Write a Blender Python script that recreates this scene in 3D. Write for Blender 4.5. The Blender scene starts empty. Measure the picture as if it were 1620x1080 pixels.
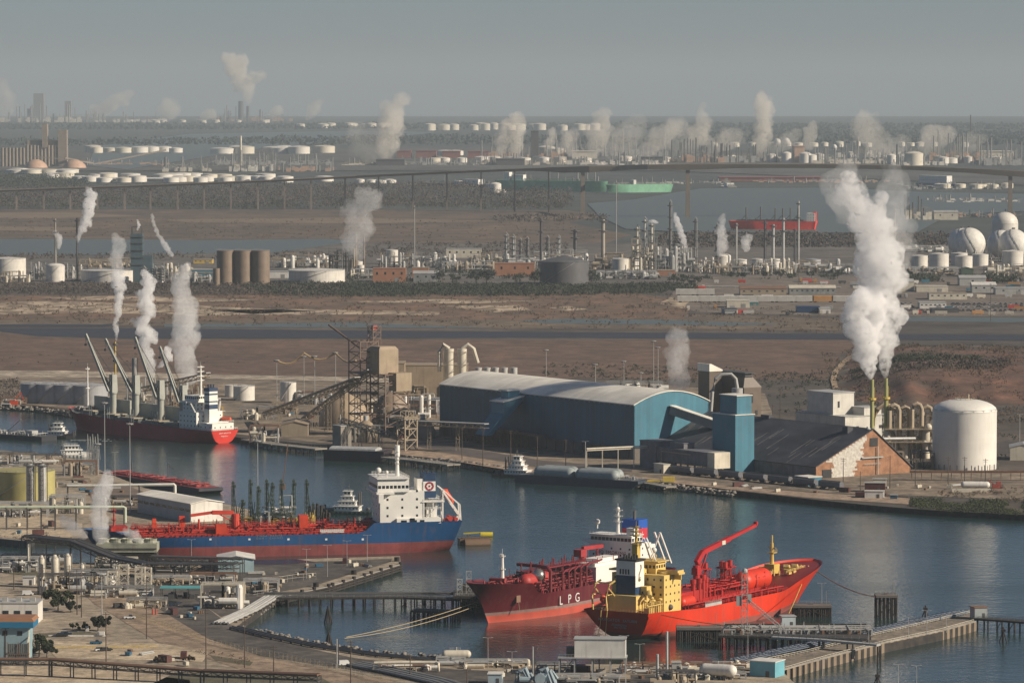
import bpy,math,random
import numpy as np
from mathutils import Vector,Matrix,noise as mnoise
R = math.radians
sc = bpy.context.scene
COL = sc.collection
# ------------------------------------------------------------------ camera
H = 235.0;F = 6666.7;YH = 131.0      # YH: row of the true horizontal; the visible horizon lies lower, the ground falls away with the earth's curve
FLAT,RC = 6000.0,5.93e6
PITCH = math.atan((540 -YH)/F)
cd = bpy.data.cameras.new('camera');cam = bpy.data.objects.new('camera',cd);COL.objects.link(cam)
cam.location = (0,0,H);cam.rotation_euler = (math.pi/2 -PITCH,0,0)
cd.sensor_width = 36;cd.lens = F/1620*36;cd.clip_start = 10;cd.clip_end = 400000
sc.camera = cam
# ------------------------------------------------------------------ sky, sun, exposure
SUN_EL,SUN_AZ = 28.0,19.0            # azimuth: degrees from +X (image right) towards the camera (-Y)
sdir = Vector((math.cos(R(SUN_EL))*math.cos(R(SUN_AZ)),-math.cos(R(SUN_EL))*math.sin(R(SUN_AZ)),math.sin(R(SUN_EL))))
w = bpy.data.worlds.new('World');sc.world = w;w.use_nodes = True
nt = w.node_tree;nt.nodes.clear()
o_ = nt.nodes.new('ShaderNodeOutputWorld');b_ = nt.nodes.new('ShaderNodeBackground');s_ = nt.nodes.new('ShaderNodeTexSky')
s_.sky_type = 'NISHITA';s_.sun_disc = False;s_.sun_elevation = R(SUN_EL);s_.sun_rotation = math.pi/2+R(SUN_AZ)
s_.altitude = 100;s_.air_density = 0.6;s_.dust_density = 0.6;s_.ozone_density = 3.0
b_.inputs[1].default_value = 0.052
nt.links.new(s_.outputs[0],b_.inputs[0]);nt.links.new(b_.outputs[0],o_.inputs[0])
ld = bpy.data.lights.new('sun','SUN');ld.energy = 5.0;ld.angle = R(0.6);ld.color = (1.0,0.87,0.70)
sun = bpy.data.objects.new('sun',ld);COL.objects.link(sun)
sun.rotation_euler = sdir.to_track_quat('Z','Y').to_euler()
sc.view_settings.view_transform = 'Standard';sc.view_settings.look = 'None';sc.view_settings.gamma = 1
sc.view_settings.exposure = 0.22
cy = sc.cycles
cy.max_bounces = 14;cy.diffuse_bounces = 2;cy.glossy_bounces = 3;cy.transmission_bounces = 2;cy.transparent_max_bounces = 16
cy.volume_bounces = 10;cy.use_denoising = True;cy.sample_clamp_indirect = 4;cy.caustics_reflective = False;cy.caustics_refractive = False
cy.volume_step_rate = 2.0;cy.volume_max_steps = 128
try: cy.denoiser = 'OPENIMAGEDENOISE'
except Exception: pass
# ------------------------------------------------------------------ helpers: pixels of the photograph to places
cP,sP = math.cos(PITCH),math.sin(PITCH)
def ray(px,py):
 a,b = (px -810)/F,(540 -py)/F
 return Vector((a,cP+b*sP,-sP+b*cP))
def GZ(Y): return -max(0.0,Y -FLAT) ** 2/(2*RC)
def G(px,py,z=3.0):
 d = ray(px,py)
 if d.z < 0:
  t = (z -H)/d.z
  if t*d.y <= FLAT: return Vector((d.x*t,d.y*t,z))
 s = d.z/d.y;q = s*s -2*(H+FLAT*s -z)/RC
 u = RC*(-s -math.sqrt(max(q,0)));u = min(u,47000.0)
 Y = FLAT+u;return Vector((d.x/d.y*Y,Y,z+GZ(Y)))
def S(p):
 """metres per photo pixel at world point p"""
 return (p[1]*cP -(p[2] -H)*sP)/F
def ZAT(py,Y):
 d = ray(810,py);return H+d.z*Y/d.y
def XAT(px,Y,z=0): return (px -810)*S((0,Y,z))
def rnd(a,b): return random.uniform(a,b)
random.seed(7)
# ------------------------------------------------------------------ materials
MAT = {}
def mat(name,col,rough=0.7,metal=0.0,var=0.12,scale=0.15,col2=None,bump=0.0,bscale=1.0,streak=0.0,mix=0.5,spec=0.5,stretch=(1,1,1),detail=6,contrast=(0.35,0.65),fine=0.0):
 if name in MAT: return MAT[name]
 m = bpy.data.materials.new(name);m.use_nodes = True;nt = m.node_tree;N = nt.nodes;L = nt.links
 b = N['Principled BSDF'];b.inputs['Roughness'].default_value = rough;b.inputs['Metallic'].default_value = metal
 b.inputs['Specular IOR Level'].default_value = spec
 tc = N.new('ShaderNodeTexCoord');mp = N.new('ShaderNodeMapping');mp.inputs['Scale'].default_value = stretch
 L.new(tc.outputs['Object'],mp.inputs[0])
 n = N.new('ShaderNodeTexNoise');n.inputs['Scale'].default_value = scale;n.inputs['Detail'].default_value = detail;n.inputs['Roughness'].default_value = 0.6
 L.new(mp.outputs[0],n.inputs['Vector'])
 rp = N.new('ShaderNodeValToRGB');rp.color_ramp.elements[0].position,rp.color_ramp.elements[1].position = contrast
 c = np.array(col);c2 = np.array(col2) if col2 is not None else c*(1 -var*2)
 if col2 is None: c = c*(1+var)
 rp.color_ramp.elements[0].color = (*np.clip(c2,0,1),1);rp.color_ramp.elements[1].color = (*np.clip(c,0,1),1)
 L.new(n.outputs['Fac'],rp.inputs[0]);out = rp.outputs[0]
 if streak > 0:
  mp2 = N.new('ShaderNodeMapping');mp2.inputs['Scale'].default_value = (0.6,0.6,0.07);L.new(tc.outputs['Object'],mp2.inputs[0])
  n2 = N.new('ShaderNodeTexNoise');n2.inputs['Scale'].default_value = 1.0;n2.inputs['Detail'].default_value = 5;L.new(mp2.outputs[0],n2.inputs['Vector'])
  mr = N.new('ShaderNodeMapRange');mr.inputs[1].default_value = 0.52;mr.inputs[2].default_value = 0.75;mr.inputs[3].default_value = 0;mr.inputs[4].default_value = streak
  L.new(n2.outputs['Fac'],mr.inputs[0])
  mx = N.new('ShaderNodeMix');mx.data_type = 'RGBA';L.new(mr.outputs[0],mx.inputs[0]);L.new(out,mx.inputs[6]);mx.inputs[7].default_value = (0.16,0.10,0.07,1)
  out = mx.outputs[2]
 if fine:
  for fs,lo,hi in ((fine,.62,1.22),(fine*6,.75,1.15)):
   n4 = N.new('ShaderNodeTexNoise');n4.inputs['Scale'].default_value = fs;n4.inputs['Detail'].default_value = 6;n4.inputs['Roughness'].default_value = .7;L.new(tc.outputs['Object'],n4.inputs['Vector'])
   m4 = N.new('ShaderNodeMapRange');m4.inputs[1].default_value = .38;m4.inputs[2].default_value = .62;m4.inputs[3].default_value = lo;m4.inputs[4].default_value = hi;L.new(n4.outputs[0],m4.inputs[0])
   x4 = N.new('ShaderNodeVectorMath');x4.operation = 'SCALE';L.new(out,x4.inputs[0]);L.new(m4.outputs[0],x4.inputs['Scale']);out = x4.outputs[0]
 L.new(out,b.inputs['Base Color'])
 if bump:
  n3 = N.new('ShaderNodeTexNoise');n3.inputs['Scale'].default_value = bscale;n3.inputs['Detail'].default_value = 4;L.new(mp.outputs[0],n3.inputs['Vector'])
  bp = N.new('ShaderNodeBump');bp.inputs['Distance'].default_value = bump;L.new(n3.outputs['Fac'],bp.inputs['Height']);L.new(bp.outputs[0],b.inputs['Normal'])
 MAT[name] = m;return m
def ribbed(name,col,period=2.0,axis=0,depth=0.15,**k):
 """painted sheet metal with panel joints"""
 m = mat(name,col,**k);nt = m.node_tree;N = nt.nodes;L = nt.links;b = N['Principled BSDF']
 tc = [n for n in N if n.type == 'TEX_COORD'][0]
 sx = N.new('ShaderNodeSeparateXYZ');L.new(tc.outputs['Object'],sx.inputs[0])
 ma = N.new('ShaderNodeMath');ma.operation = 'MULTIPLY';ma.inputs[1].default_value = 1/period;L.new(sx.outputs[axis],ma.inputs[0])
 fr = N.new('ShaderNodeMath');fr.operation = 'FRACT';L.new(ma.outputs[0],fr.inputs[0])
 fl = N.new('ShaderNodeMath');fl.operation = 'FLOOR';L.new(ma.outputs[0],fl.inputs[0])
 wn = N.new('ShaderNodeTexWhiteNoise');wn.noise_dimensions = '1D';L.new(fl.outputs[0],wn.inputs['W'])
 gt = N.new('ShaderNodeMath');gt.operation = 'GREATER_THAN';gt.inputs[1].default_value = 0.93;L.new(fr.outputs[0],gt.inputs[0])
 mr = N.new('ShaderNodeMapRange');mr.inputs[3].default_value = 1 -depth;mr.inputs[4].default_value = 1+depth*0.6;L.new(wn.outputs['Value'],mr.inputs[0])
 mj = N.new('ShaderNodeMath');mj.operation = 'MULTIPLY_ADD';mj.inputs[1].default_value = -depth*1.5;L.new(gt.outputs[0],mj.inputs[0]);L.new(mr.outputs[0],mj.inputs[2])
 old = b.inputs['Base Color'].links[0].from_socket
 mx = N.new('ShaderNodeMix');mx.data_type = 'RGBA';mx.blend_type = 'MULTIPLY';mx.inputs[0].default_value = 1
 cb = N.new('ShaderNodeCombineColor');[L.new(mj.outputs[0],cb.inputs[i]) for i in range(3)]
 L.new(old,mx.inputs[6]);L.new(cb.outputs[0],mx.inputs[7]);L.new(mx.outputs[2],b.inputs['Base Color'])
 return m
# ------------------------------------------------------------------ mesh builder
def frame_of(d):
 d = Vector(d).normalized();up = Vector((0,0,1)) if abs(d.z) < 0.95 else Vector((1,0,0))
 a = d.cross(up).normalized();return a,a.cross(d).normalized()
class MB:
 def __init__(s): s.v = [];s.f = [];s.m = [];s.mi = 0;s.cuts = []
 def cut(s): s.cuts.append((len(s.v),len(s.f)))
 def _add(s,vs,fs):
  n = len(s.v);s.v += [tuple(v) for v in vs];s.f += [tuple(i+n for i in f) for f in fs];s.m += [s.mi]*len(fs);return s
 def box(s,c,sz,rz=0.0,taper=1.0):
  """c: centre of the bottom face"""
  hx,hy,h = sz[0]/2,sz[1]/2,sz[2];ca,sa = math.cos(rz),math.sin(rz);vs = []
  for z,k in ((0,1),(h,taper)):
   for x,y in ((-hx,-hy),(hx,-hy),(hx,hy),(-hx,hy)):
    x *= k;y *= k;vs.append((c[0]+x*ca -y*sa,c[1]+x*sa+y*ca,c[2]+z))
  return s._add(vs,[(3,2,1,0),(4,5,6,7),(0,1,5,4),(1,2,6,5),(2,3,7,6),(3,0,4,7)])
 def beam(s,p0,p1,w,h=None):
  p0,p1 = Vector(p0),Vector(p1);h = h or w;d = p1 -p0
  if d.length < 1e-6: return s
  a,b = frame_of(d);a = a*w/2;b = b*h/2;vs = []
  for p in (p0,p1): vs += [p -a -b,p+a -b,p+a+b,p -a+b]
  return s._add(vs,[(3,2,1,0),(4,5,6,7),(0,1,5,4),(1,2,6,5),(2,3,7,6),(3,0,4,7)])
 def cyl(s,p0,p1,r0,r1=None,n=12,cap=True):
  p0,p1 = Vector(p0),Vector(p1);r1 = r0 if r1 is None else r1;a,b = frame_of(p1 -p0);vs = []
  for p,r in ((p0,r0),(p1,r1)):
   for i in range(n):
    t = 2*math.pi*i/n;vs.append(p+a*(r*math.cos(t))+b*(r*math.sin(t)))
  fs = [(i,n+i,n+(i+1) % n,(i+1) % n) for i in range(n)]
  if cap: fs += [tuple(range(n)),tuple(range(2*n -1,n -1,-1))]
  return s._add(vs,fs)
 def vcyl(s,x,y,z0,z1,r,n=12,r1=None): return s.cyl((x,y,z0),(x,y,z1),r,r1,n)
 def lathe(s,c,prof,n=24):
  """prof: list of (r, z) from the bottom to the top about a vertical axis through c"""
  vs = [];k = len(prof)
  for r,z in prof:
   for i in range(n):
    t = 2*math.pi*i/n;vs.append((c[0]+r*math.cos(t),c[1]+r*math.sin(t),c[2]+z))
  fs = [(j*n+i,j*n+(i+1) % n,(j+1)*n+(i+1) % n,(j+1)*n+i) for j in range(k -1) for i in range(n)]
  return s._add(vs,fs)
 def tube(s,pts,r,n=8):
  pts = [Vector(p) for p in pts];vs = []
  for i,p in enumerate(pts):
   d = (pts[min(i+1,len(pts) -1)] -pts[max(i -1,0)]);a,b = frame_of(d)
   for j in range(n):
    t = 2*math.pi*j/n;vs.append(p+a*(r*math.cos(t))+b*(r*math.sin(t)))
  fs = [(i*n+j,(i+1)*n+j,(i+1)*n+(j+1) % n,i*n+(j+1) % n) for i in range(len(pts) -1) for j in range(n)]
  fs += [tuple(range(n)),tuple(range(len(vs) -1,len(vs) -n -1,-1))]
  return s._add(vs,fs)
 def prism(s,poly,z0,z1):
  n = len(poly);vs = [(x,y,z0) for x,y in poly]+[(x,y,z1) for x,y in poly]
  ar = sum(poly[i][0]*poly[(i+1) % n][1] -poly[(i+1) % n][0]*poly[i][1] for i in range(n))
  fs = [(i,(i+1) % n,n+(i+1) % n,n+i) for i in range(n)]+[tuple(range(n))[::-1],tuple(range(n,2*n))]
  return s._add(vs,fs)
 def extr(s,prof,a,b):
  """profile list of (u,z) swept from point a to point b; u is horizontal, square to a-b"""
  a,b = Vector(a),Vector(b);d = (b -a).normalized();u = Vector((-d.y,d.x,0)).normalized();n = len(prof)
  vs = [a+u*p[0]+Vector((0,0,p[1])) for p in prof]+[b+u*p[0]+Vector((0,0,p[1])) for p in prof]
  return s._add(vs,[(i,(i+1) % n,n+(i+1) % n,n+i) for i in range(n)]+[tuple(range(n))[::-1],tuple(range(n,2*n))])
 def sphere(s,c,r,n=12,sz=1.0,ang=(-90,90)):
  k = n // 2;prof = [(max(0.001,r*math.cos(R(ang[0]+(ang[1] -ang[0])*i/k))),r*sz*math.sin(R(ang[0]+(ang[1] -ang[0])*i/k))) for i in range(k+1)]
  return s.lathe(c,prof,n)
 def truss(s,p0,p1,w,h,nb,t=0.3):
  """box truss between two points"""
  p0,p1 = Vector(p0),Vector(p1);d = p1 -p0;a,b = frame_of(d);a = a*w/2;b = b*h/2
  cs = [a+b,a -b,-a -b,-a+b]
  for c in cs: s.beam(p0+c,p1+c,t)
  for i in range(nb):
   q0 = p0+d*(i/nb);q1 = p0+d*((i+1)/nb)
   for k in range(4):
    s.beam(q0+cs[k],q1+cs[(k+1) % 4],t*.7);s.beam(q0+cs[k],q0+cs[(k+1) % 4],t*.7)
  return s
 def tower(s,x,y,z0,z1,w,lv,t=0.3,top=None,dp=None):
  """lattice tower with landings"""
  top = top or w;dp = dp or w
  for i in range(lv):
   za = z0+(z1 -z0)*i/lv;zb = z0+(z1 -z0)*(i+1)/lv;wa = (w+(top -w)*i/lv)/2;wb = (w+(top -w)*(i+1)/lv)/2
   ra = dp/w
   A = [(x+sx*wa,y+sy*wa*ra,za) for sx,sy in ((-1,-1),(1,-1),(1,1),(-1,1))]
   B = [(x+sx*wb,y+sy*wb*ra,zb) for sx,sy in ((-1,-1),(1,-1),(1,1),(-1,1))]
   for k in range(4):
    s.beam(A[k],B[k],t);s.beam(A[k],B[(k+1) % 4],t*.6);s.beam(B[k],B[(k+1) % 4],t*.8)
  return s
 def rail(s,pts,h=1.2,step=3.0,t=0.09,mid=True):
  pts = [Vector(p) for p in pts]
  for a,b in zip(pts[:-1],pts[1:]):
   up = Vector((0,0,h));s.beam(a+up,b+up,t)
   if mid: s.beam(a+up*.5,b+up*.5,t*.8)
   n = max(1,int((b -a).length/step))
   for i in range(n+1):
    p = a+(b -a)*(i/n);s.beam(p,p+up,t)
  return s
 def build(s,name,m,parent=None,loc=(0,0,0),rz=0,smooth=False):
  if not s.v: return None
  me = bpy.data.meshes.new(name);me.from_pydata(s.v,[],s.f)
  ms = m if isinstance(m,(list,tuple)) else [m]
  for x in ms: me.materials.append(x)
  if len(ms) > 1: me.polygons.foreach_set('material_index',s.m)
  if smooth:
   me.polygons.foreach_set('use_smooth',[True]*len(me.polygons));me.set_sharp_from_angle(angle=R(35))
  me.update();o = bpy.data.objects.new(name,me);COL.objects.link(o)
  if parent: o.parent = parent
  o.location = loc;o.rotation_euler = (0,0,rz);return o
def tag(o,label=None,cat=None,group=None,kind=None):
 if label: o['label'] = label
 if cat: o['category'] = cat
 if group: o['group'] = group
 if kind: o['kind'] = kind
 return o
def thing(name,label,cat,loc,rz=0,group=None):
 o = bpy.data.objects.new(name,None);COL.objects.link(o);o.location = loc;o.rotation_euler = (0,0,rz);o.empty_display_size = 1
 return tag(o,label,cat,group)
def part(name,mb,m,t,smooth=False,label=None):
 if len(mb.cuts) > 1:        # each marked piece becomes a part of its own
  ends = mb.cuts[1:]+[(len(mb.v),len(mb.f))]
  for (v0,f0),(v1,f1) in list(zip(mb.cuts,ends))[:100]:
   q = MB();q.v = mb.v[v0:v1];q.f = [tuple(i -v0 for i in f) for f in mb.f[f0:f1]];q.m = mb.m[f0:f1];q.build(name,m,t,smooth=smooth)
  return
 o = mb.build(name,m,t,smooth=smooth)
 if o and label: o['label'] = label
 return o
def solo(name,mb,m,loc,label,cat,group=None,rz=0,smooth=False):
 return tag(mb.build(name,m,None,loc,rz,smooth),label,cat,group)
def copy_tree(o,parent=None):
 c = o.copy();COL.objects.link(c)
 if parent: c.parent = parent
 for ch in list(o.children): copy_tree(ch,c)
 return c
ORD = 'first second third fourth fifth sixth seventh eighth ninth tenth eleventh twelfth thirteenth fourteenth fifteenth sixteenth seventeenth eighteenth nineteenth twentieth'.split()
ORD += ['twenty-'+x for x in ORD[:9]]+['thirtieth']
def nth(i,n):
 return 'leftmost' if i == 0 else ('rightmost' if i == n -1 else ORD[i])
def text_part(txt,size,m,parent,loc,rot,depth=0.05,spacing=1.0,name='lettering',squeeze=1.0):
 cu = bpy.data.curves.new(name,'FONT');cu.body = txt;cu.size = size;cu.extrude = depth;cu.align_x = 'CENTER';cu.space_character = spacing
 t = bpy.data.objects.new('tmp',cu);COL.objects.link(t);dg = bpy.context.evaluated_depsgraph_get()
 me = bpy.data.meshes.new_from_object(t.evaluated_get(dg));bpy.data.objects.remove(t)
 me.materials.clear();me.materials.append(m);o = bpy.data.objects.new(name,me);COL.objects.link(o)
 o.parent = parent;o.location = loc;o.rotation_euler = rot;o.scale = (squeeze,1,1);return o
def sheet(name,pix,m,z=3.0,kind='structure',label=None,jitter=0.0,skirt=0.0,sub=6):
 """a flat piece of ground whose outline is given by its corners in the photograph, set on height z"""
 pts = [G(x,y,z) for x,y in pix];out = []
 for p in pts: p.z = z
 for i,p in enumerate(pts):
  q = pts[(i+1) % len(pts)]
  if jitter:
   L = (q -p).length;
   for k in range(sub):
    r = p.lerp(q,k/sub)
    if k: r = r+Vector((mnoise.noise(r*0.013) ,mnoise.noise(r*0.017+Vector((9,3,1))),0))*jitter*S(r)*Vector((1,6,0)).y
    r.z = z;out.append(r)
  else: out.append(p)
 c = sum(out,Vector())/len(out);c.z = 0
 mb = MB();poly = [(p.x -c.x,p.y -c.y) for p in out]
 if skirt: mb.prism(poly,z -skirt,z);m = [m,bankm]
 else: mb._add([(x,y,z) for x,y in poly],[tuple(range(len(poly)))])
 o = mb.build(name,m,None,(c.x,c.y,0));me = o.data
 import bmesh
 bm = bmesh.new();bm.from_mesh(me);bmesh.ops.triangulate(bm,faces=[f for f in bm.faces if len(f.verts) > 4]);bmesh.ops.recalc_face_normals(bm,faces=bm.faces)
 ups = sum(f.normal.z*f.calc_area() for f in bm.faces)
 if not skirt and ups < 0: bmesh.ops.reverse_faces(bm,faces=bm.faces)
 bmesh.ops.translate(bm,verts=bm.verts,vec=(0,c.y,0))
 ymax = max(v.co.y for v in bm.verts);Y = FLAT
 while Y < ymax:
  bmesh.ops.bisect_plane(bm,geom=bm.verts[:]+bm.edges[:]+bm.faces[:],plane_co=(0,Y,0),plane_no=(0,1,0));Y += max(400,(Y -FLAT)*.12)
 for v in bm.verts: v.co.z += GZ(v.co.y)
 bmesh.ops.translate(bm,verts=bm.verts,vec=(0,-c.y,0))
 if skirt:
  for f in bm.faces: f.material_index = 0 if f.normal.z > .5 else 1
 bm.to_mesh(me);bm.free()
 return tag(o,label,None,None,kind)
def np_mesh(name,V,Fs,m,loc=(0,0,0),smooth=False):
 me = bpy.data.meshes.new(name);k = Fs.shape[1]
 me.vertices.add(len(V));me.vertices.foreach_set('co',V.astype(np.float32).ravel())
 me.loops.add(Fs.size);me.loops.foreach_set('vertex_index',Fs.astype(np.int32).ravel())
 me.polygons.add(len(Fs));me.polygons.foreach_set('loop_start',np.arange(0,Fs.size,k,dtype=np.int32));me.polygons.foreach_set('loop_total',np.full(len(Fs),k,dtype=np.int32))
 me.update(calc_edges=True);me.validate();me.materials.append(m)
 if smooth: me.polygons.foreach_set('use_smooth',[True]*len(me.polygons))
 o = bpy.data.objects.new(name,me);COL.objects.link(o);o.location = loc;return o
rng = np.random.default_rng(5)
def clumps(C,Rr,per,leaf):
 """leaf-sized quads scattered in ellipsoids. C centres (n,3), Rr radii (n,3)"""
 n = len(C)*per;idx = np.repeat(np.arange(len(C)),per)
 d = rng.normal(size=(n,3));d /= np.linalg.norm(d,axis=1)[:,None];r = rng.random(n) ** 0.45
 P = C[idx]+d*Rr[idx]*r[:,None]
 a = rng.normal(size=(n,3));a /= np.linalg.norm(a,axis=1)[:,None];b = np.cross(a,rng.normal(size=(n,3)));b /= np.linalg.norm(b,axis=1)[:,None]
 s = (leaf*rng.uniform(.5,1.3,n)*(Rr[idx].mean(axis=1) ** .5))[:,None]
 V = np.stack([P -a*s -b*s*.6,P+a*s -b*s*.6,P+a*s*.8+b*s*.6,P -a*s*.7+b*s*.7],axis=1).reshape(-1,3)
 Fs = np.arange(4*n).reshape(-1,4);return V,Fs
def in_poly(P,poly):
 x,y = P[:,0],P[:,1];ins = np.zeros(len(P),bool);n = len(poly)
 for i in range(n):
  x0,y0 = poly[i];x1,y1 = poly[(i+1) % n]
  c = ((y0 > y) != (y1 > y)) & (x < (x1 -x0)*(y -y0)/(y1 -y0+1e-9)+x0);ins ^= c
 return ins
def belt(name,pix,n,size,m,label,z=3.0,per=14,leaf=0.5,hf=0.8,thin=0.3,zf=None):
 """a tract of scrub or far wood over a ground outline"""
 pts = [G(x,y,z) for x,y in pix];xs = [p.x for p in pts];ys = [p.y for p in pts]
 P = np.column_stack([rng.uniform(min(xs),max(xs),n*3),rng.uniform(min(ys),max(ys),n*3)])
 P = P[in_poly(P,[(p.x,p.y) for p in pts])]
 sc_ = (max(xs) -min(xs))/30
 keep = np.array([mnoise.noise(Vector((p[0]/size/6,p[1]/size/14,3))) > -thin for p in P],bool) if len(P) else []
 P = P[keep][:n];k = len(P);s = size*rng.uniform(.45,1.25,k)
 C = np.column_stack([P,z+s*hf*.5]);Rr = np.column_stack([s*.6,s*.6,s*hf*.55])
 if zf: C[:,2] += np.array([zf(a,b) -z for a,b in P])
 C[:,2] -= np.maximum(0,C[:,1] -FLAT) ** 2/(2*RC)
 V,Fs = clumps(C,Rr,per,leaf);c = np.array([np.mean(xs),np.mean(ys),0])
 o = np_mesh(name,V -c,Fs,m,tuple(c));return tag(o,label,None,None,'stuff')
# ================================================================== SETTING
# water
wm = bpy.data.materials.new('water');wm.use_nodes = True;nt = wm.node_tree;b = nt.nodes['Principled BSDF']
b.inputs['Base Color'].default_value = (0.020,0.044,0.043,1);b.inputs['Roughness'].default_value = 0.10;b.inputs['IOR'].default_value = 1.33
tc = nt.nodes.new('ShaderNodeTexCoord');acc = None
def wave(scale,stretch,dist,prev):
 mp = nt.nodes.new('ShaderNodeMapping');mp.inputs['Scale'].default_value = stretch;nt.links.new(tc.outputs['Object'],mp.inputs[0])
 n = nt.nodes.new('ShaderNodeTexNoise');n.inputs['Scale'].default_value = scale;n.inputs['Detail'].default_value = 3;nt.links.new(mp.outputs[0],n.inputs['Vector'])
 bp = nt.nodes.new('ShaderNodeBump');bp.inputs['Distance'].default_value = dist;nt.links.new(n.outputs['Fac'],bp.inputs['Height'])
 if prev: nt.links.new(prev.outputs[0],bp.inputs['Normal'])
 return bp
acc = wave(0.5,(1,1,1),0.16,None);acc = wave(0.12,(1,1.3,1),0.38,acc)
nt.links.new(acc.outputs[0],b.inputs['Normal'])
# long wind slicks change the roughness
n = nt.nodes.new('ShaderNodeTexNoise');mp = nt.nodes.new('ShaderNodeMapping');mp.inputs['Scale'].default_value = (0.002,0.008,1);nt.links.new(tc.outputs['Object'],mp.inputs[0])
nt.links.new(mp.outputs[0],n.inputs['Vector']);n.inputs['Scale'].default_value = 1;n.inputs['Detail'].default_value = 4
mr = nt.nodes.new('ShaderNodeMapRange');mr.inputs[1].default_value = .35;mr.inputs[2].default_value = .7;mr.inputs[3].default_value = 0.06;mr.inputs[4].default_value = 0.2
nt.links.new(n.outputs['Fac'],mr.inputs[0]);nt.links.new(mr.outputs[0],b.inputs['Roughness'])
ms = nt.nodes.new('ShaderNodeMapRange');ms.inputs[1].default_value = .38;ms.inputs[2].default_value = .62;ms.inputs[3].default_value = .35;ms.inputs[4].default_value = 1.0;nt.links.new(n.outputs['Fac'],ms.inputs[0]);nt.links.new(ms.outputs[0],acc.inputs['Strength'])
# ground as one sheet that reaches the horizon
land_m = mat('land',(0.115,0.088,0.066),rough=.95,scale=.004,col2=(0.065,0.058,0.05),detail=9,fine=0.01)
def grid_sheet(name,m,z,y0,y1,hw):
 ys = [y0]
 while ys[-1] < y1: ys.append(min(y1,ys[-1]+(1000 if ys[-1] < FLAT else max(400,(ys[-1] -FLAT)*.12))))
 V = [(x,y,z+GZ(y)) for y in ys for x in (-hw,hw)];mb = MB();mb._add(V,[(2*i,2*i+1,2*i+3,2*i+2) for i in range(len(ys) -1)])
 return tag(mb.build(name,m),None,None,None,'structure')
grid_sheet('ground',land_m,-3.0,-3000,75000,42000)
mb = MB();mb._add([(-2500,-500,0),(2500,-500,0),(2500,4300,0),(-2500,4300,0)],[(0,1,2,3)])
tag(mb.build('water',wm),None,None,None,'structure')
north = [(-900,632),(-60,636),(0,640),(60,642),(118,650),(240,668),(380,692),(470,700),(520,706),(560,712),(620,716),(700,725),(760,732),(830,741),(900,748),(1000,757),(1060,763),(1150,774),(1230,783),(1300,791),(1380,799),(1440,804),(1500,808),(1620,814),(1700,818),(2600,850)]
mb = MB()
pts = [G(x,y,3) for x,y in north];far = [(9000,FLAT),(-9000,FLAT)]
poly = [(p.x,p.y) for p in pts]+far
ob = None
m_land = MB();m_land.prism(poly,-3.5,3.0)
m_land.m = [1]*(len(poly))+[0,0];o = m_land.build('terrain',[land_m,mat('bank',(.055,.047,.040),rough=.9,scale=.3,col2=(.02,.018,.018))]);tag(o,None,None,None,'structure')
grid_sheet('plain',mat('far_plain',(.060,.072,.064),rough=.95,scale=.0012,col2=(.038,.052,.050),detail=9,fine=.004),3.0,FLAT,75000,42000)  # bluish tint of distant haze put into the ground colour
# near shore: terminals on our side of the channel
bankm = mat('bank',(.055,.047,.040),rough=.9,scale=.3,col2=(.02,.018,.018))
gravel = mat('gravel',(0.42,0.345,0.25),rough=.95,scale=.02,col2=(0.27,0.22,0.16),detail=10,contrast=(.3,.7),fine=0.22)
asph = mat('asphalt',(0.115,0.10,0.085),rough=.9,scale=.03,col2=(0.075,0.066,0.058),detail=9,fine=0.12)
sand = mat('sand',(0.58,0.47,0.33),rough=.95,scale=.02,col2=(0.42,0.33,0.225),detail=10,fine=0.2)
brown = mat('field',(0.165,0.100,0.066),rough=.98,scale=.012,col2=(0.112,0.072,0.052),detail=10,stretch=(1,.5,1),fine=0.05)
grassy = mat('grass_soil',(0.085,0.085,0.045),rough=.98,scale=.05,col2=(0.16,0.13,0.085),detail=9,fine=0.2)
darkmud = mat('dark_mud',(0.022,0.030,0.050),rough=.85,scale=.01,col2=(0.022,0.026,0.036),detail=8)
redscrub = mat('red_scrub',(0.22,0.125,0.075),rough=.98,scale=.02,col2=(0.10,0.075,0.05),detail=12,stretch=(1,.4,1),fine=0.06)
tanscrub = mat('tan_scrub',(0.19,0.14,0.092),rough=.98,scale=.01,col2=(0.10,0.08,0.06),detail=12,stretch=(1,.35,1),fine=0.05)
# behind the blue tanker
backland = [(-700,700),(0,712),(60,716),(118,726),(180,752),(230,772),(300,786),(372,800),(395,806),(395,846),(0,853),(-700,850)]
sheet('ground',backland,gravel,3.0,'structure',skirt=6)
foreland = [(-700,890),(0,902),(40,896),(110,889),(250,891),(380,889),(470,884),(560,881),(633,879),(634,893),(520,928),(438,944),(400,972),(372,992),(420,1004),(500,1021),(600,1036),(700,1046),(860,1050),(1040,1050),(1150,1052),(1235,1058),(1262,1085),(1500,1500),(-900,1500)]
sheet('ground',foreland,gravel,3.0,'structure',skirt=6)
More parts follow.
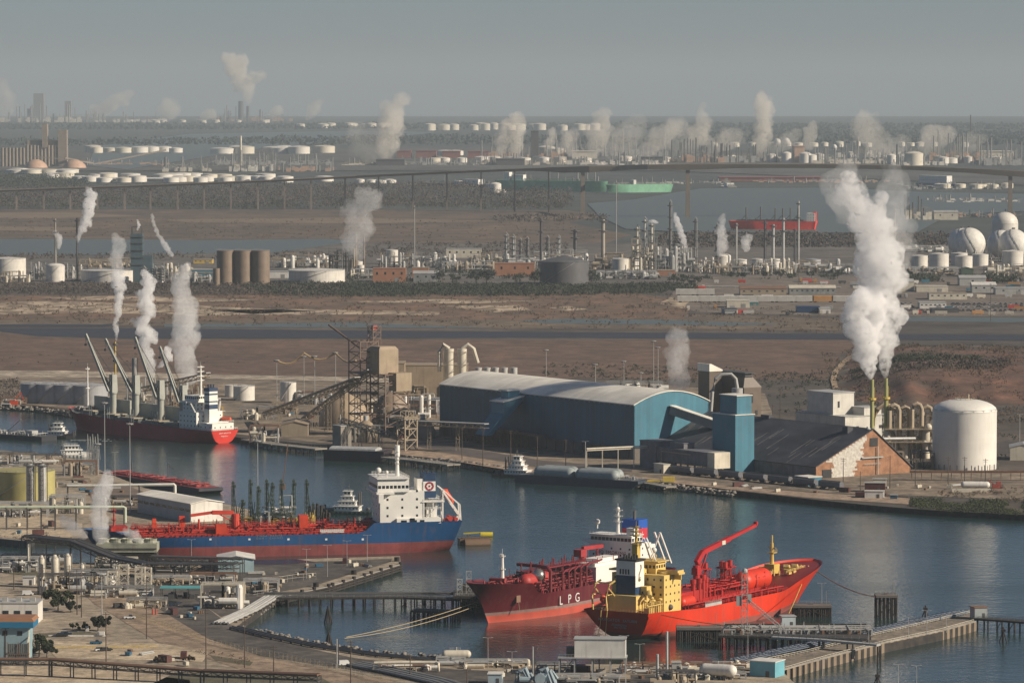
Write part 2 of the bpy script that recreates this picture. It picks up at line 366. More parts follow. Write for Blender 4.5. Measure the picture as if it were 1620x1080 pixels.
# patches on the near side
sheet('road',[(130,912),(190,905),(260,912),(300,940),(360,985),(430,1012),(560,1040),(720,1058),(900,1066),(1080,1066),(1080,1100),(760,1100),(600,1066),(400,1035),(230,980),(160,940)],asph,3.03,'structure',jitter=.3)
sheet('pavement',[(235,895),(330,893),(380,893),(620,883),(618,888),(500,925),(430,938),(395,962),(350,975),(290,935),(240,915)],asph,3.06,'structure',jitter=.3)
sheet('path',[(95,905),(150,905),(200,930),(260,968),(330,1010),(420,1040),(560,1066),(700,1090),(560,1100),(400,1065),(250,1015),(150,955)],mat('dirt_track',(.36,.265,.18),rough=.95,scale=.03,col2=(.25,.185,.13),detail=10,fine=0.2),3.09,'structure',jitter=.3)
sheet('lawn',[(150,915),(180,925),(130,930),(60,912),(0,905),(0,898),(60,903)],grassy,3.12,'structure',jitter=.3)
sheet('lawn',[(50,1002),(130,998),(175,1003),(60,1008)],grassy,3.12,'structure',jitter=.3)
sheet('lawn',[(330,1035),(400,1046),(395,1052),(340,1044)],grassy,3.13,'structure',jitter=.3)
sheet('lawn',[(280,1062),(500,1066),(560,1100),(200,1100)],grassy,3.12,'structure',jitter=.3)
sheet('sand',[(-60,1046),(80,1048),(170,1058),(300,1075),(300,1100),(-60,1110)],sand,3.12,'structure',jitter=.3)
sheet('sand',[(60,1012),(260,1018),(330,1030),(320,1046),(90,1040)],sand,3.10,'structure',jitter=.3)
sheet('sand',[(40,850),(-80,850),(-80,822),(60,815),(130,828),(130,849)],sand,3.05,'structure',jitter=.2)
sheet('path',[(135,770),(180,762),(300,800),(240,815),(150,800)],mat('rail_bed',(.17,.125,.095),rough=.95,scale=.05),3.05,'structure',jitter=.3)
# far side: yards of the plant, quay road
sheet('yard',[(-200,592),(180,590),(430,596),(700,602),(1020,606),(1210,622),(1230,680),(1330,690),(1480,740),(1620,745),(1700,790),(1620,790),(1440,783),(1290,778),(1150,768),(1040,757),(830,742),(700,722),(560,705),(380,687),(118,646),(0,636),(-200,630)],mat('yard_dirt',(.30,.235,.165),rough=.95,scale=.02,col2=(.16,.13,.098),detail=11,fine=0.08),3.08,'structure',jitter=.5)
sheet('road',[(560,704),(700,716),(840,738),(1040,756),(1150,768),(1290,779),(1440,788),(1437,797),(1290,788),(1150,773),(1040,761),(835,748),(700,726),(560,711)],mat('quay_dirt',(.40,.29,.20),rough=.95,scale=.05,col2=(.30,.22,.16),fine=0.2),3.14,'structure',jitter=.2)
sheet('road',[(640,700),(720,706),(860,728),(1000,740),(1000,746),(850,738),(700,714)],mat('dark_road',(.10,.085,.08),rough=.95,scale=.05),3.18,'structure',jitter=.2)  # darker strip of road along the hall front
# brown dredge field
sheet('field',[(-300,524),(0,526),(60,533),(200,537),(700,537),(1340,538),(1360,548),(1330,560),(1310,600),(1100,600),(430,594),(-300,588)],brown,3.10,'structure',jitter=.2)
sheet('sand',[(-300,586),(100,586),(330,592),(560,596),(680,600),(660,606),(430,600),(200,597),(-300,594)],mat('pale_gravel',(.52,.44,.33),rough=.95,scale=.05,col2=(.28,.23,.18),detail=10,fine=0.1),3.16,'structure',jitter=.5)
sheet('basin',[(-300,523),(0,524),(60,531),(200,535),(500,534),(900,534),(1700,539),(1700,530),(900,525),(500,522),(200,519),(-300,518)],darkmud,3.20,'structure',jitter=.15)
sheet('basin',[(-300,512),(160,513),(200,510),(165,517),(-300,516)],darkmud,3.20,'structure',jitter=.1)
farw = bpy.data.materials.new('far_water');farw.use_nodes = True;b = farw.node_tree.nodes['Principled BSDF'];b.inputs['Base Color'].default_value = (.115,.135,.125,1);b.inputs['Roughness'].default_value = .4;b.inputs['Specular IOR Level'].default_value = .35;b.inputs['IOR'].default_value = 1.33
sheet('pond',[(260,513),(560,510),(640,513),(790,519),(600,518),(260,517)],farw,3.20,'structure',jitter=.1)
sheet('pond',[(820,507),(900,504),(1060,506),(1100,508),(1250,512),(1150,515),(860,511)],farw,3.20,'structure',jitter=.1)
sheet('pond',[(1340,502),(1480,501),(1620,503),(1700,506),(1600,510),(1440,508)],farw,3.20,'structure',jitter=.1)
sheet('field',[(-300,500),(400,500),(1000,494),(1330,504),(1330,522),(700,518),(-300,512)],tanscrub,3.10,'structure',jitter=.2)
sheet('field',[(-300,468),(700,466),(1000,462),(1100,480),(1080,504),(560,506),(-300,506)],redscrub,3.14,'structure',jitter=.3)
for px in [[(-50,480),(60,476),(150,478),(330,484),(500,492),(330,500),(130,494),(20,498),(-50,492)],[(60,470),(200,468),(420,474),(300,478),(120,474)],[(330,490),(470,489),(700,493),(690,499),(560,497),(420,498)],[(540,477),(700,473),(860,476),(740,480),(640,479)],[(700,484),(820,482),(840,490),(780,494)],[(1060,470),(1090,476),(1080,488),(1040,480)],[(870,487),(900,484),(930,489),(890,492)]]:
 sheet('sand',px,mat('bank_sand',(.54,.43,.30),rough=.95,scale=.06,col2=(.20,.145,.10),detail=12,stretch=(1,.5,1),contrast=(.42,.6),fine=0.08),3.24,'structure',jitter=1.0)
sheet('yard',[(1080,438),(1300,436),(1700,444),(1700,500),(1340,500),(1100,494),(1060,470)],mat('rail_yard',(.14,.115,.095),rough=.95,scale=.02,col2=(.22,.18,.14),detail=10,fine=0.04),3.16,'structure',jitter=.2)
sheet('yard',[(-300,384),(1080,384),(1700,400),(1700,446),(1080,448),(540,448),(-300,447)],mat('plant_dirt',(.16,.14,.115),rough=.95,scale=.01,col2=(.09,.08,.075),detail=11,fine=0.03),3.12,'structure',jitter=.2)
sheet('water',[(-300,379),(100,378),(330,380),(520,378),(560,382),(440,399),(160,403),(-300,404)],farw,3.3,'structure',jitter=.2)
sheet('field',[(-300,331),(560,331),(900,333),(960,342),(900,352),(1000,372),(960,384),(560,384),(300,380),(-300,378)],mat('marsh',(.150,.105,.070),rough=.98,scale=.006,col2=(.090,.066,.050),detail=11,stretch=(1,.3,1),fine=0.012),3.2,'structure',jitter=.2)
for px in [[(-80,336),(120,336),(230,342),(60,346),(-80,344)],[(250,347),(560,344),(800,350),(560,354),(300,352)],[(820,343),(930,341),(940,345),(850,348)],[(0,358),(160,360),(90,366),(-60,364)]]:
 sheet('field',px,mat('straw',(.20,.15,.10),rough=.98,scale=.01,col2=(.15,.112,.078),detail=9),3.5,'structure',jitter=.6)
sheet('water',[(930,322),(1000,316),(1110,298),(1320,297),(1460,304),(1700,308),(1700,330),(1500,340),(1450,368),(1100,368),(990,362),(948,342)],farw,4.0,'structure',jitter=.2)
sheet('water',[(330,283),(420,281),(430,284),(340,286)],farw,6.0,'structure')
sheet('water',[(150,232),(300,212),(560,207),(700,209),(600,220),(420,234),(200,268),(140,262)],farw,6.0,'structure',jitter=.1)
sheet('field',[(-300,270),(1060,270),(1700,296),(1700,288),(1060,232),(-300,240)],mat('far_land',(.090,.092,.084),rough=.98,scale=.002,detail=9,fine=0.006),5.0,'structure',jitter=.1)  # cool haze tint put into the far land colour as well
# spoil hill at the right
def hill(name,pix,ht,m,nx=90,ny=34,z=3.2):
 (x0,y0),(x1,y1) = pix;mb = MB();V = []
 for j in range(ny+1):
  for i in range(nx+1):
   p = G(x0+(x1 -x0)*i/nx,y1+(y0 -y1)*j/ny,z)
   w1 = 5*mnoise.noise(Vector((j*.35,1,4)));w2 = 1.0*mnoise.noise(Vector((i*.2,7,4)));e = min(1,max(0,i -6+w1)/16)*min(1,max(0,j -2+w2)/7)*min(1,max(0,ny -j -2+w2)/5)
   e = max(0,e);h = ht*(e*e*(3 -2*e))*(.75+.45*mnoise.noise(Vector((p.x*.004,p.y*.003,2))))+e*2.0*mnoise.noise(Vector((p.x*.02,p.y*.01,5)))
   V.append((p.x,p.y,z -1.4+h+(1.0 if e > 0 else 0)*min(1,e*8)))
 mb._add(V,[(j*(nx+1)+i,j*(nx+1)+i+1,(j+1)*(nx+1)+i+1,(j+1)*(nx+1)+i) for j in range(ny) for i in range(nx)])
 o = mb.build(name,m,smooth=True);return tag(o,None,None,None,'structure')
hill('hill',((1285,546),(1900,648)),16,mat('hill_scrub',(.19,.095,.062),rough=.98,scale=.02,col2=(.085,.060,.044),detail=12,contrast=(.38,.62),fine=0.06))
from mathutils.bvhtree import BVHTree
hob = bpy.data.objects[[o.name for o in bpy.data.objects if o.name.startswith('hill')][0]]
hbv = BVHTree.FromPolygons([v.co.copy() for v in hob.data.vertices],[tuple(p.vertices) for p in hob.data.polygons])
def hz(x,y):
 r = hbv.ray_cast(Vector((x,y,200)),Vector((0,0,-1)));return max(3.2,r[0].z) if r[0] else 3.2
def on_hill(px,py):
 z = 3.2
 for _ in range(12): p = G(px,py,z);z = .5*z+.5*hz(p.x,p.y)
 return G(px,py,z)
mb = MB();rp_ = [(1322,616,9),(1318,600,9),(1322,588,9),(1334,574,10),(1348,563,12),(1372,554,16),(1420,551,22),(1480,550,30),(1560,548,40)]
L_,R_ = [],[]
for (x0,y0,w0),(x1,y1,w1) in zip(rp_[:-1],rp_[1:]):
 for k in range(8): u = k/8;a = x0+(x1 -x0)*u;b = y0+(y1 -y0)*u;ww = w0+(w1 -w0)*u;q = on_hill(a -ww/2,b);r = on_hill(a+ww/2,b);L_.append((q.x,q.y,hz(q.x,q.y)+.5));R_.append((r.x,r.y,hz(r.x,r.y)+.5))
mb._add(L_+R_,[(i,len(L_)+i,len(L_)+i+1,i+1) for i in range(len(L_) -1)]);tag(mb.build('road',mat('hill_road',(.42,.31,.20),rough=.95,scale=.05,fine=.1)),None,None,None,'structure')
# haze: one closed box of even air round the camera and the whole scene
HZ = bpy.data.materials.new('haze');HZ.use_nodes = True;nt = HZ.node_tree;nt.nodes.clear()
o_ = nt.nodes.new('ShaderNodeOutputMaterial');pv = nt.nodes.new('ShaderNodeVolumePrincipled');nt.links.new(pv.outputs[0],o_.inputs['Volume'])
pv.inputs['Color'].default_value = (0.565,0.65,0.71,1);pv.inputs['Density'].default_value = 3.3e-5;pv.inputs['Anisotropy'].default_value = 0.0
mb = MB();mb.box((0,76500,-430),(86000,160000,1100));tag(mb.build('haze',HZ),None,None,None,'stuff')
# ------------------------------------------------------------------ shared paints
def paint(n,c,rough=.55,streak=.25,var=.08,scale=.12,**k): return mat(n,c,rough=rough,streak=streak,var=var,scale=scale,**k)
white = paint('white_paint',(.72,.70,.64));cream = paint('cream_paint',(.62,.57,.46));grey = paint('grey_steel',(.26,.26,.25));dgrey = paint('dark_steel',(.085,.085,.085))
black = mat('black_paint',(.018,.018,.02),rough=.6);glass = mat('dark_glass',(.02,.03,.04),rough=.15,var=.05)
rust = paint('rusty_steel',(.22,.13,.085));tan = paint('tan_steel',(.34,.28,.20));galv = paint('galvanised',(.42,.42,.40),rough=.5)
wood = mat('old_timber',(.050,.042,.038),rough=.95,scale=.3,col2=(.022,.02,.02));woodl = mat('pole_timber',(.10,.075,.06),rough=.9,scale=.5)
conc = mat('concrete',(.36,.33,.28),rough=.9,scale=.08,col2=(.22,.20,.17),streak=.25,detail=8);concd = mat('dark_concrete',(.16,.145,.13),rough=.9,scale=.1,detail=8,streak=.3)
red = paint('red_paint',(.50,.055,.035));orange = paint('orange_paint',(.62,.075,.02));yellow = paint('yellow_paint',(.62,.46,.09));navy = paint('navy_paint',(.012,.045,.115));green = paint('green_paint',(.07,.115,.075))
# ================================================================== SHIPS
def sm(x,a=0.0,b=1.0):
 x = min(1,max(0,(x -a)/(b -a)));return x*x*(3 -2*x)
class Ship:
 def __init__(s,name,label,cat,stern,bow,group=None):
  a,b = G(*stern,0),G(*bow,0);s.L = (b -a).length;s.u = (b -a).normalized();s.c = (a+b)/2;s.a = a
  s.v = Vector((-s.u.y,s.u.x,0));s.t = thing(name,label,cat,s.c,math.atan2(s.u.y,s.u.x),group)
 def at(s,px,yo=0):
  k = (px -810)/F;p = s.c+s.v*yo;return (k*p.y*1.001 -p.x)/(s.u.x -k*s.u.y)
 def z(s,py,x,yo=0):
  p = s.c+s.u*x+s.v*yo;return ZAT(py,p.y)
 def P(s,px,py,yo=0):
  x = s.at(px,yo);return (x,yo,s.z(py,x,yo))
def hull(sh,B,zd,splits,mats,names,rake=8,fw_bow=.70,fd_bow=.84,stern_w=.12,deck_stern=.86,inset=4,deckmat=None,nst=44,flare_p=1.3,zbot=-2.0,stern_p=.5,box=False,trans_mat=None):
 """lofted hull. zd(t): deck height; splits: heights at which the paint changes"""
 L = sh.L;zs = [zbot]+list(splits)+[None];rows = []
 def half(t,z,zt):
  if box:
   e = sm(t,1.02,.90)*.35+.65 if t > .9 else 1;return B/2*(e if z > 0 else e*.97)
  dk = 1.0;wl = 1.0
  if t < .14: dk = deck_stern+(1 -deck_stern)*sm(t,0,.14)
  if t < .26: wl = stern_w+(1 -stern_w)*sm(t,-.06,.26)
  if t > fd_bow: q = (t -fd_bow)/(1 -fd_bow);dk = max(.0,1 -q ** 2.3) ** .75
  if t > fw_bow: q = (t -fw_bow)/(1 -fw_bow);wl = max(.015,(1 -q ** 1.5))
  s = max(0,min(1,z/zt));p = stern_p+(flare_p -stern_p)*sm(t,.1,.8)
  return B/2*max(.012,wl+(dk -wl)*s ** p)
 def xx(t,z,zt):
  s = max(0,min(1,z/zt));x = -L/2+L*t
  x += rake*(s ** 1.0)*sm(t,.78,1.0);x += inset*(1 -s)*sm(t,.1,0) if not box else 0
  return x
 ts = [i/nst for i in range(nst+1)];ts = sorted(set(ts+[.985,.995,.955,.97]))
 for k in range(len(zs) -1):
  z0 = zs[k];mb = MB();nv = 6;tm = MB()
  for sgn in (-1,1):
   V = []
   for t in ts:
    zt = zd(t);z1 = zt if zs[k+1] is None else zs[k+1]
    for j in range(nv+1):
     z = z0+(z1 -z0)*j/nv;V.append((xx(t,z,zt),sgn*half(t,z,zt),z))
   n1 = nv+1
   fs = [(i*n1+j,(i+1)*n1+j,(i+1)*n1+j+1,i*n1+j+1) for i in range(len(ts) -1) for j in range(nv)]
   if sgn > 0: fs = [f[::-1] for f in fs]
   mb._add(V,fs)
  for e in (0,len(ts) -1):     # transom and stem closing
   t = ts[e];zt = zd(t);z1 = zt if zs[k+1] is None else zs[k+1]
   V = [(xx(t,z0+(z1 -z0)*j/nv,zt),sg*half(t,z0+(z1 -z0)*j/nv,zt),z0+(z1 -z0)*j/nv) for j in range(nv+1) for sg in (-1,1)]
   mb._add(V,[(2*j,2*j+1,2*j+3,2*j+2) if e else (2*j,2*j+2,2*j+3,2*j+1) for j in range(nv)])
  part(names[k],mb,mats[k],sh.t,smooth=True)
 dm = MB();V = []
 for t in ts:
  zt = zd(t) ;z = zt -.9
  for sg in (-1,1): V.append((xx(t,z,zt) -(.3 if t > .99 else 0),sg*max(.01,half(t,z,zt) -.15),z))
 dm._add(V,[(2*i,2*i+2,2*i+3,2*i+1) for i in range(len(ts) -1)])
 part('deck',dm,deckmat,sh.t)
 sh.half = half;sh.xx = xx;sh.zd = zd
 return sh
def hull_pt(sh,t,z,sgn):
 zt = sh.zd(t);return Vector((sh.xx(t,z,zt),sgn*sh.half(t,z,zt),z))
def house(mw,mg,x0,x1,y0,y1,z0,z1,rows=(),n=8,wh=.9,faces='xXyY',ww=.8):
 """a deckhouse with rows of windows given by height"""
 if x0 > x1: x0,x1 = x1,x0
 mw.box(((x0+x1)/2,(y0+y1)/2,z0),(x1 -x0,y1 -y0,z1 -z0))
 for z in rows:
  for f in faces:
   horiz = f in 'yY';a,b = (x0,x1) if horiz else (y0,y1);k = max(1,int((b -a)/n))
   for i in range(k):
    u = a+(b -a)*(i+.5)/k;s = ww if ww > 0 else (b -a)/k*.78
    if f == 'y': mg.box((u,y0,z),(s,.12,wh))
    if f == 'Y': mg.box((u,y1,z),(s,.12,wh))
    if f == 'x': mg.box((x0,u,z),(.12,s,wh))
    if f == 'X': mg.box((x1,u,z),(.12,s,wh))
def pipes(mb,x0,x1,y0,y1,z,n=10,h=2.5,r=.3,cross=6,posts=20):
 for i in range(n):
  y = y0+(y1 -y0)*(i+rnd(.1,.9))/n;zz = z+rnd(.5,1)*h;a,b = sorted((rnd(x0,x1),rnd(x0,x1)))
  if i % 2: a,b = x0,x1
  mb.cyl((a,y,zz),(b,y,zz),rnd(.6,1.2)*r,n=6)
  k = max(2,int(abs(b -a)/8))
  for j in range(k+1): mb.beam((a+(b -a)*j/k,y,z),(a+(b -a)*j/k,y,zz),.22)
 for i in range(cross):
  x = rnd(x0,x1);zz = z+rnd(.5,1.1)*h;mb.cyl((x,y0,zz),(x,y1,zz),rnd(.6,1)*r,n=6)
 for i in range(posts):
  x,y = rnd(x0,x1),rnd(y0,y1);hh = rnd(.6,1.7)*h;mb.box((x,y,z),(rnd(.4,1.3),rnd(.4,1.3),hh*.6));mb.vcyl(x,y,z,z+hh,.16,5)
def mast(mb,x,y,z0,z1,r=.6,arms=3,aw=4):
 mb.vcyl(x,y,z0,z1,r,8,r*.55)
 for i in range(arms):
  z = z0+(z1 -z0)*(.5+.45*i/max(1,arms -1));mb.beam((x,y -aw/2,z),(x,y+aw/2,z),.3,.35);mb.box((x,y,z -.4),(2.0,2.0,.25));mb.rail([(x -1,y -1,z -.2),(x+1,y -1,z -.2),(x+1,y+1,z -.2)],.9,1)
 mb.beam((x -1.4,y,z1 -1.2),(x+1.4,y,z1 -1.2),.25);mb.vcyl(x,y,z1,z1+2.5,.09,4)
def radome(name,sh,p,r=1.2):
 m = MB();m.vcyl(p[0],p[1],p[2] -2,p[2],.35,8);m.sphere((p[0],p[1],p[2]+r*.8),r,14);return part(name,m,white,sh.t,smooth=True)
pipered = paint('pipe_red',(.44,.024,.012),var=.25,scale=.4);hullred = ribbed('hull_antifouling',(.23,.045,.045),period=8,axis=0,depth=.07,rough=.7,streak=.7,var=.15,scale=.15);bluep = ribbed('hull_blue',(.006,.070,.20),period=8,axis=0,depth=.06,rough=.5,streak=.4,var=.08,scale=.1)
decklite = mat('deck_red',(.10,.016,.014),rough=.8,scale=.1)
shipwhite = paint('ship_white',(.80,.78,.72),streak=.06,var=.03)
# ---------------------------------------------------------------- 1. blue chemical tanker
sh = Ship('chemical_tanker','long blue chemical tanker with dark red bottom and white block aft, moored left of centre','tanker ship',(724,868),(160,881))
zd = lambda t: 15.6 if t < .25 else (15.6 -5.0*sm(t,.25,.285) if t < .9 else 10.6+3.6*sm(t,.9,.94))
hull(sh,27,zd,[5.4],[hullred,bluep],['boot_topping','hull'],rake=9,deckmat=decklite,deck_stern=.9,inset=5)
t = sh.t;near = 1
Dz = 14.7;x_f,x_a = sh.at(598,6),sh.at(668,6)
zt = sh.z(778,x_f,10);mw,mg = MB(),MB()
house(mw,mg,x_f,x_a,-11,11,Dz,zt,rows=[Dz+3.4+4.1*i for i in range(4)],n=6.5,wh=1.1,ww=1.0)
zb = sh.z(757,x_f,10);xb = sh.at(643,6)
part('accommodation_block',mw,shipwhite,t);part('glazing',mg,glass,t)
mw,mg = MB(),MB();house(mw,mg,x_f+1.5,xb,-12.5,12.5,zt+.05,zb,rows=[zt+1.9],n=1.9,wh=1.5,ww=1.45)
mw.box(((x_f+xb)/2+1,0,zb),(abs(xb -x_f)+2,27.5,.4));mw.box((x_f -2,0,zt -.8),(9,30,1.0));mw.prism([(x_f+1.5,12.4),(x_f -1,12.4),(x_f -1,15.5),(x_f+1.5,15.5)],zt -5,zt -.8)
mw.rail([(x_f -6.3,14.8,zt+.2),(x_f+2,14.8,zt+.2)],1.3,1.5);mw.rail([(x_f,13.5,zb+.4),(xb,13.5,zb+.4),(xb,-13.5,zb+.4),(x_f,-13.5,zb+.4),(x_f,13.5,zb+.4)],1.2,2)
wh_ = part('wheelhouse',mw,shipwhite,t);part('glazing',mg,glass,wh_)
m = MB();xm = sh.at(628);mast(m,xm,0,zb+.4,sh.z(712,xm),1.1,4,7);m.vcyl(xm,0,sh.z(722,xm),sh.z(704,xm),1.3,8);part('radar_mast',m,shipwhite,t)
radome('radome',sh,(sh.at(598,4),4,zb+2.5),1.5);radome('radome',sh,(sh.at(611,6),6,zb+2),1.0)
# lower houses
m,mg,ms = MB(),MB(),MB();x1,x2 = sh.at(627,12),sh.at(697,12);zl = sh.z(820,x1,12)
house(m,mg,x1,x2,-12.6,12.6,Dz,zl);mg2 = [(634,643),(650,659),(664,671)]
for a,b in mg2: mg.box(((sh.at(a,12.6)+sh.at(b,12.6))/2,12.6,zl -3.2),(abs(sh.at(a,12.6) -sh.at(b,12.6)),.2,2.4))
mg.box((sh.at(652,12.6),12.7,Dz),(2.4,.3,2.8))
lh = part('deckhouse',m,shipwhite,t);part('opening',mg,glass,lh)
m = MB();za = sh.z(793,x1,8);xa,xb2 = sh.at(668,8),sh.at(698,8)
m.box(((xa+xb2)/2,0,zl+.02),(abs(xa -xb2)*.55,15,za -zl -.4));m.box(((xa+xb2)/2,0,za -.35),(abs(xa -xb2)+2,23,.35))
for sx in (xa,(xa+xb2)/2,xb2):
 for sy in (-11,11): m.beam((sx,sy,zl),(sx,sy,za -.35),.45)
m.rail([(xa,11.4,za),(xb2 -1,11.4,za),(xb2 -1,-11,za)],1.3,1.5);m.rail([(xa,12.4,zl),(xb2,12.4,zl)],1.3,1.2);m.rail([(xa,11,zl+4),(xb2,11,zl+4)],1.2,1.2,.14)
for k in range(7): m.beam((xa -1 -k*.9,11.8,zl+k*.9),(xa -2 -k*.9,11.8,zl+.9+k*.9),.5,.2)
part('funnel_deck',m,shipwhite,t)
# funnel: navy, white band, navy, with a ring emblem
f0,f1 = sh.at(689,5),sh.at(669,5);zs_ = [sh.z(r,f0,5) for r in (787,776,761,750)]
def funnel_body(mb,x0,x1,y,z0,z1,k0=1,k1=1): mb._add([((x0 if i in (0,3) else x1)+(0 if k == 0 else 0),(-y if i < 2 else y),z) for z,k in ((z0,0),(z1,1)) for i in range(4)],[(3,2,1,0),(4,5,6,7),(0,1,5,4),(1,2,6,5),(2,3,7,6),(3,0,4,7)])
m = MB();cx = (f0+f1)/2;wx = abs(f1 -f0)
m.mi = 0;m.box((cx,0,zs_[0]),(wx,10,zs_[1] -zs_[0]));m.mi = 1;m.box((cx -.0,0,zs_[1]),(wx*.97,9.8,zs_[2] -zs_[1]));m.mi = 0;m.box((cx,0,zs_[2]),(wx*.94,9.6,zs_[3] -zs_[2]));m.box((cx -.4,0,zs_[3]),(wx*1.05,9.9,.4))
m.mi = 2
for i in range(4): m.vcyl(cx -2+1.3*i,(-1) ** i*2,zs_[3],zs_[3]+1.6,.45,8)
m.mi = 1;m.box((cx+wx*.7,0,zs_[0]),(wx*.5,9,(zs_[3] -zs_[0])*.82))
fn = part('funnel',m,[navy,shipwhite,black],t)
m = MB();ec = Vector((cx,4.9+.06,(zs_[1]+zs_[2])/2));rr = 2.25;V = [];n = 48
for i in range(n):
 a = 2*math.pi*i/n;star = rr*(.62+.16*math.cos(6*a)) ;V.append((ec.x+rr*math.cos(a),ec.y,ec.z+rr*math.sin(a)));V.append((ec.x+star*math.sin(a+0)*1.0,ec.y,ec.z+star*math.cos(a)))
V = []
for i in range(n):
 a = 2*math.pi*i/n;star = rr*(.60+.20*abs(((a*6/(2*math.pi)) % 1) -.5)*2 -.08)
 for y in (0,.08): V += [(ec.x+rr*math.cos(a),ec.y+y,ec.z+rr*math.sin(a)),(ec.x+star*math.cos(a),ec.y+y,ec.z+star*math.sin(a))]
m._add(V,[(4*i+2,4*i+3,4*((i+1) % n)+3,4*((i+1) % n)+2) for i in range(n)]);m.cyl(ec,ec+Vector((0,.1,0)),.5,n=12)
part('emblem',m,mat('emblem_red',(.30,.02,.04),rough=.5),fn)
# free-fall lifeboat on its slide
m = MB();p0 = Vector((sh.at(699,3),3,sh.z(776,sh.at(699,3),3)));p1 = Vector((sh.at(726,3),3,sh.z(814,sh.at(726,3),3)))
for sy in (-2.2,2.2):
 o = Vector((0,sy,0));m.beam(p0+o,p1+o,.7,.9);m.beam(p0+o+Vector((2,0,2.5)),p1+o+Vector((0,0,5.5)),.5);m.beam(p1+o,(p1.x+1.5,sy+3,Dz),.8);m.beam(p1+o+Vector((0,0,5.5)),(p1.x -.5,sy+3,Dz),.6);m.beam(p0+o,(p0.x,sy+3,Dz),.5)
for k in range(5): q = p0.lerp(p1,k/4);m.beam(q+Vector((0,-2.2,0)),q+Vector((0,2.2,0)),.4)
part('lifeboat_slide',m,shipwhite,t)
d = (p1 -p0).normalized();q0 = p0+d*1.0+Vector((0,0,1.6));m = MB()
m.cyl(q0,q0+d*1.6,.6,1.5,10);m.cyl(q0+d*1.6,q0+d*6.5,1.5,1.5,10);m.cyl(q0+d*6.5,q0+d*9,1.5,.3,10);m.box(q0+d*2.6+Vector((0,0,.8)),(1.6,1.6,1.4))
part('lifeboat',m,mat('lifeboat_orange',(.75,.10,.03),rough=.5),t,smooth=True)
m = MB();xw = sh.at(707);m.box((xw,5,Dz),(5,4,1.6));m.cyl((xw,2,Dz+1.8),(xw,9,Dz+1.8),1.3,n=10);m.cyl((sh.at(716),2,Dz+1.4),(sh.at(716),9,Dz+1.4),1.0,n=10);part('mooring_winch',m,paint('winch_red',(.5,.05,.03)),t)
# cargo deck: red pipework
m = MB();xs,xe = sh.at(585),sh.at(205);z0 = 9.7
pipes(m,xe,xs,-7,9,z0,n=22,h=5.0,r=.38,cross=34,posts=170)
pipes(m,xe,xs,8,12.5,z0,n=5,h=2.2,r=.3,cross=10,posts=90)
for i in range(46):
 x = xs+(xe -xs)*i/45;m.box((x,11.5,z0),(abs(xs -xe)/45*.55,2.2,1.7)) if rnd(0,1) < .8 else None
cat_z = z0+5.4;m.box(((xs+xe)/2,0,cat_z),(abs(xe -xs),2.2,.35));m.rail([(xe,1.1,cat_z+.3),(xs,1.1,cat_z+.3)],1.2,3)
for i in range(30): x = xs+(xe -xs)*i/29;m.beam((x,1,z0),(x,1,cat_z),.4);m.beam((x,-8,z0+3),(x,10,z0+3),.35)
m.rail([(xe,12.9,z0+.8),(xs,12.9,z0+.8)],1.2,3)
part('deck_pipework',m,pipered,t)
for lx,ly,lw,ld,lh_,tp_ in ((345,10,5.5,4,6.6,1),(478,3,4.5,6,9.5,1),(287,0,2.8,3,10,1),(515,0,3,3,7,.4),(243,0,3,3,9,.6)):
 m = MB();m.box((sh.at(lx,3),ly,z0),(lw,ld,lh_),0,tp_);part('deck_locker',m,mat('locker_orange',(.62,.05,.012),rough=.6),t)
m = MB();xc = sh.at(371,4);zc = sh.z(812,xc,4);m.vcyl(xc,4,z0,zc,1.9,12);tip = Vector((sh.at(300,4),4,sh.z(815,sh.at(300,4),4)));el = Vector((xc+1,4,zc+.5))
m.beam(el,el.lerp(tip,.5)+Vector((0,0,.8)),1.9,2.0);m.beam(el.lerp(tip,.5)+Vector((0,0,.8)),tip,1.2,1.4);m.beam((xc,4,zc -5),el.lerp(tip,.35),.6);m.vcyl(sh.at(313,4),4,z0,sh.z(818,0,4),.5,8)
part('hose_crane',m,mat('crane_red',(.58,.055,.03),rough=.5,streak=.1),t)
m = MB();xg,xh = sh.at(505,12),sh.at(543,12);m.box(((xg+xh)/2,12.2,z0+1.3),(abs(xg -xh),1.1,1.5));m.rail([(xg,12.9,z0+2.4),(xh,12.9,z0+2.4)],.8,1);part('gangway',m,shipwhite,t)
m = MB();m.box((sh.at(185),0,13.3),(8,10,2.2));mast(m,sh.at(178),0,13.3,24,.6,2,3);m.vcyl(sh.at(172),4,13.3,15,1.2,10);part('forecastle_gear',m,pipered,t)
letm = mat('letter_white',(.75,.75,.73),rough=.6)
for txt,row in (('VINGA  MARINE',846.8),('DON I  GANNES',850.6)):
 x = sh.at(425,13.6);text_part(txt,1.35,mat('letter_faint',(.22,.30,.40)),t,(x,13.62,sh.z(row+1.6,x,13.6)),(math.pi/2,0,math.pi),.03,1.4)
for px in (331,393,455,515,573): m = MB();x = sh.at(px,13.5);m.box((x,13.5,sh.z(854,x,13.5)),(1.1,.1,.9));part('hull_mark',m,letm,t)
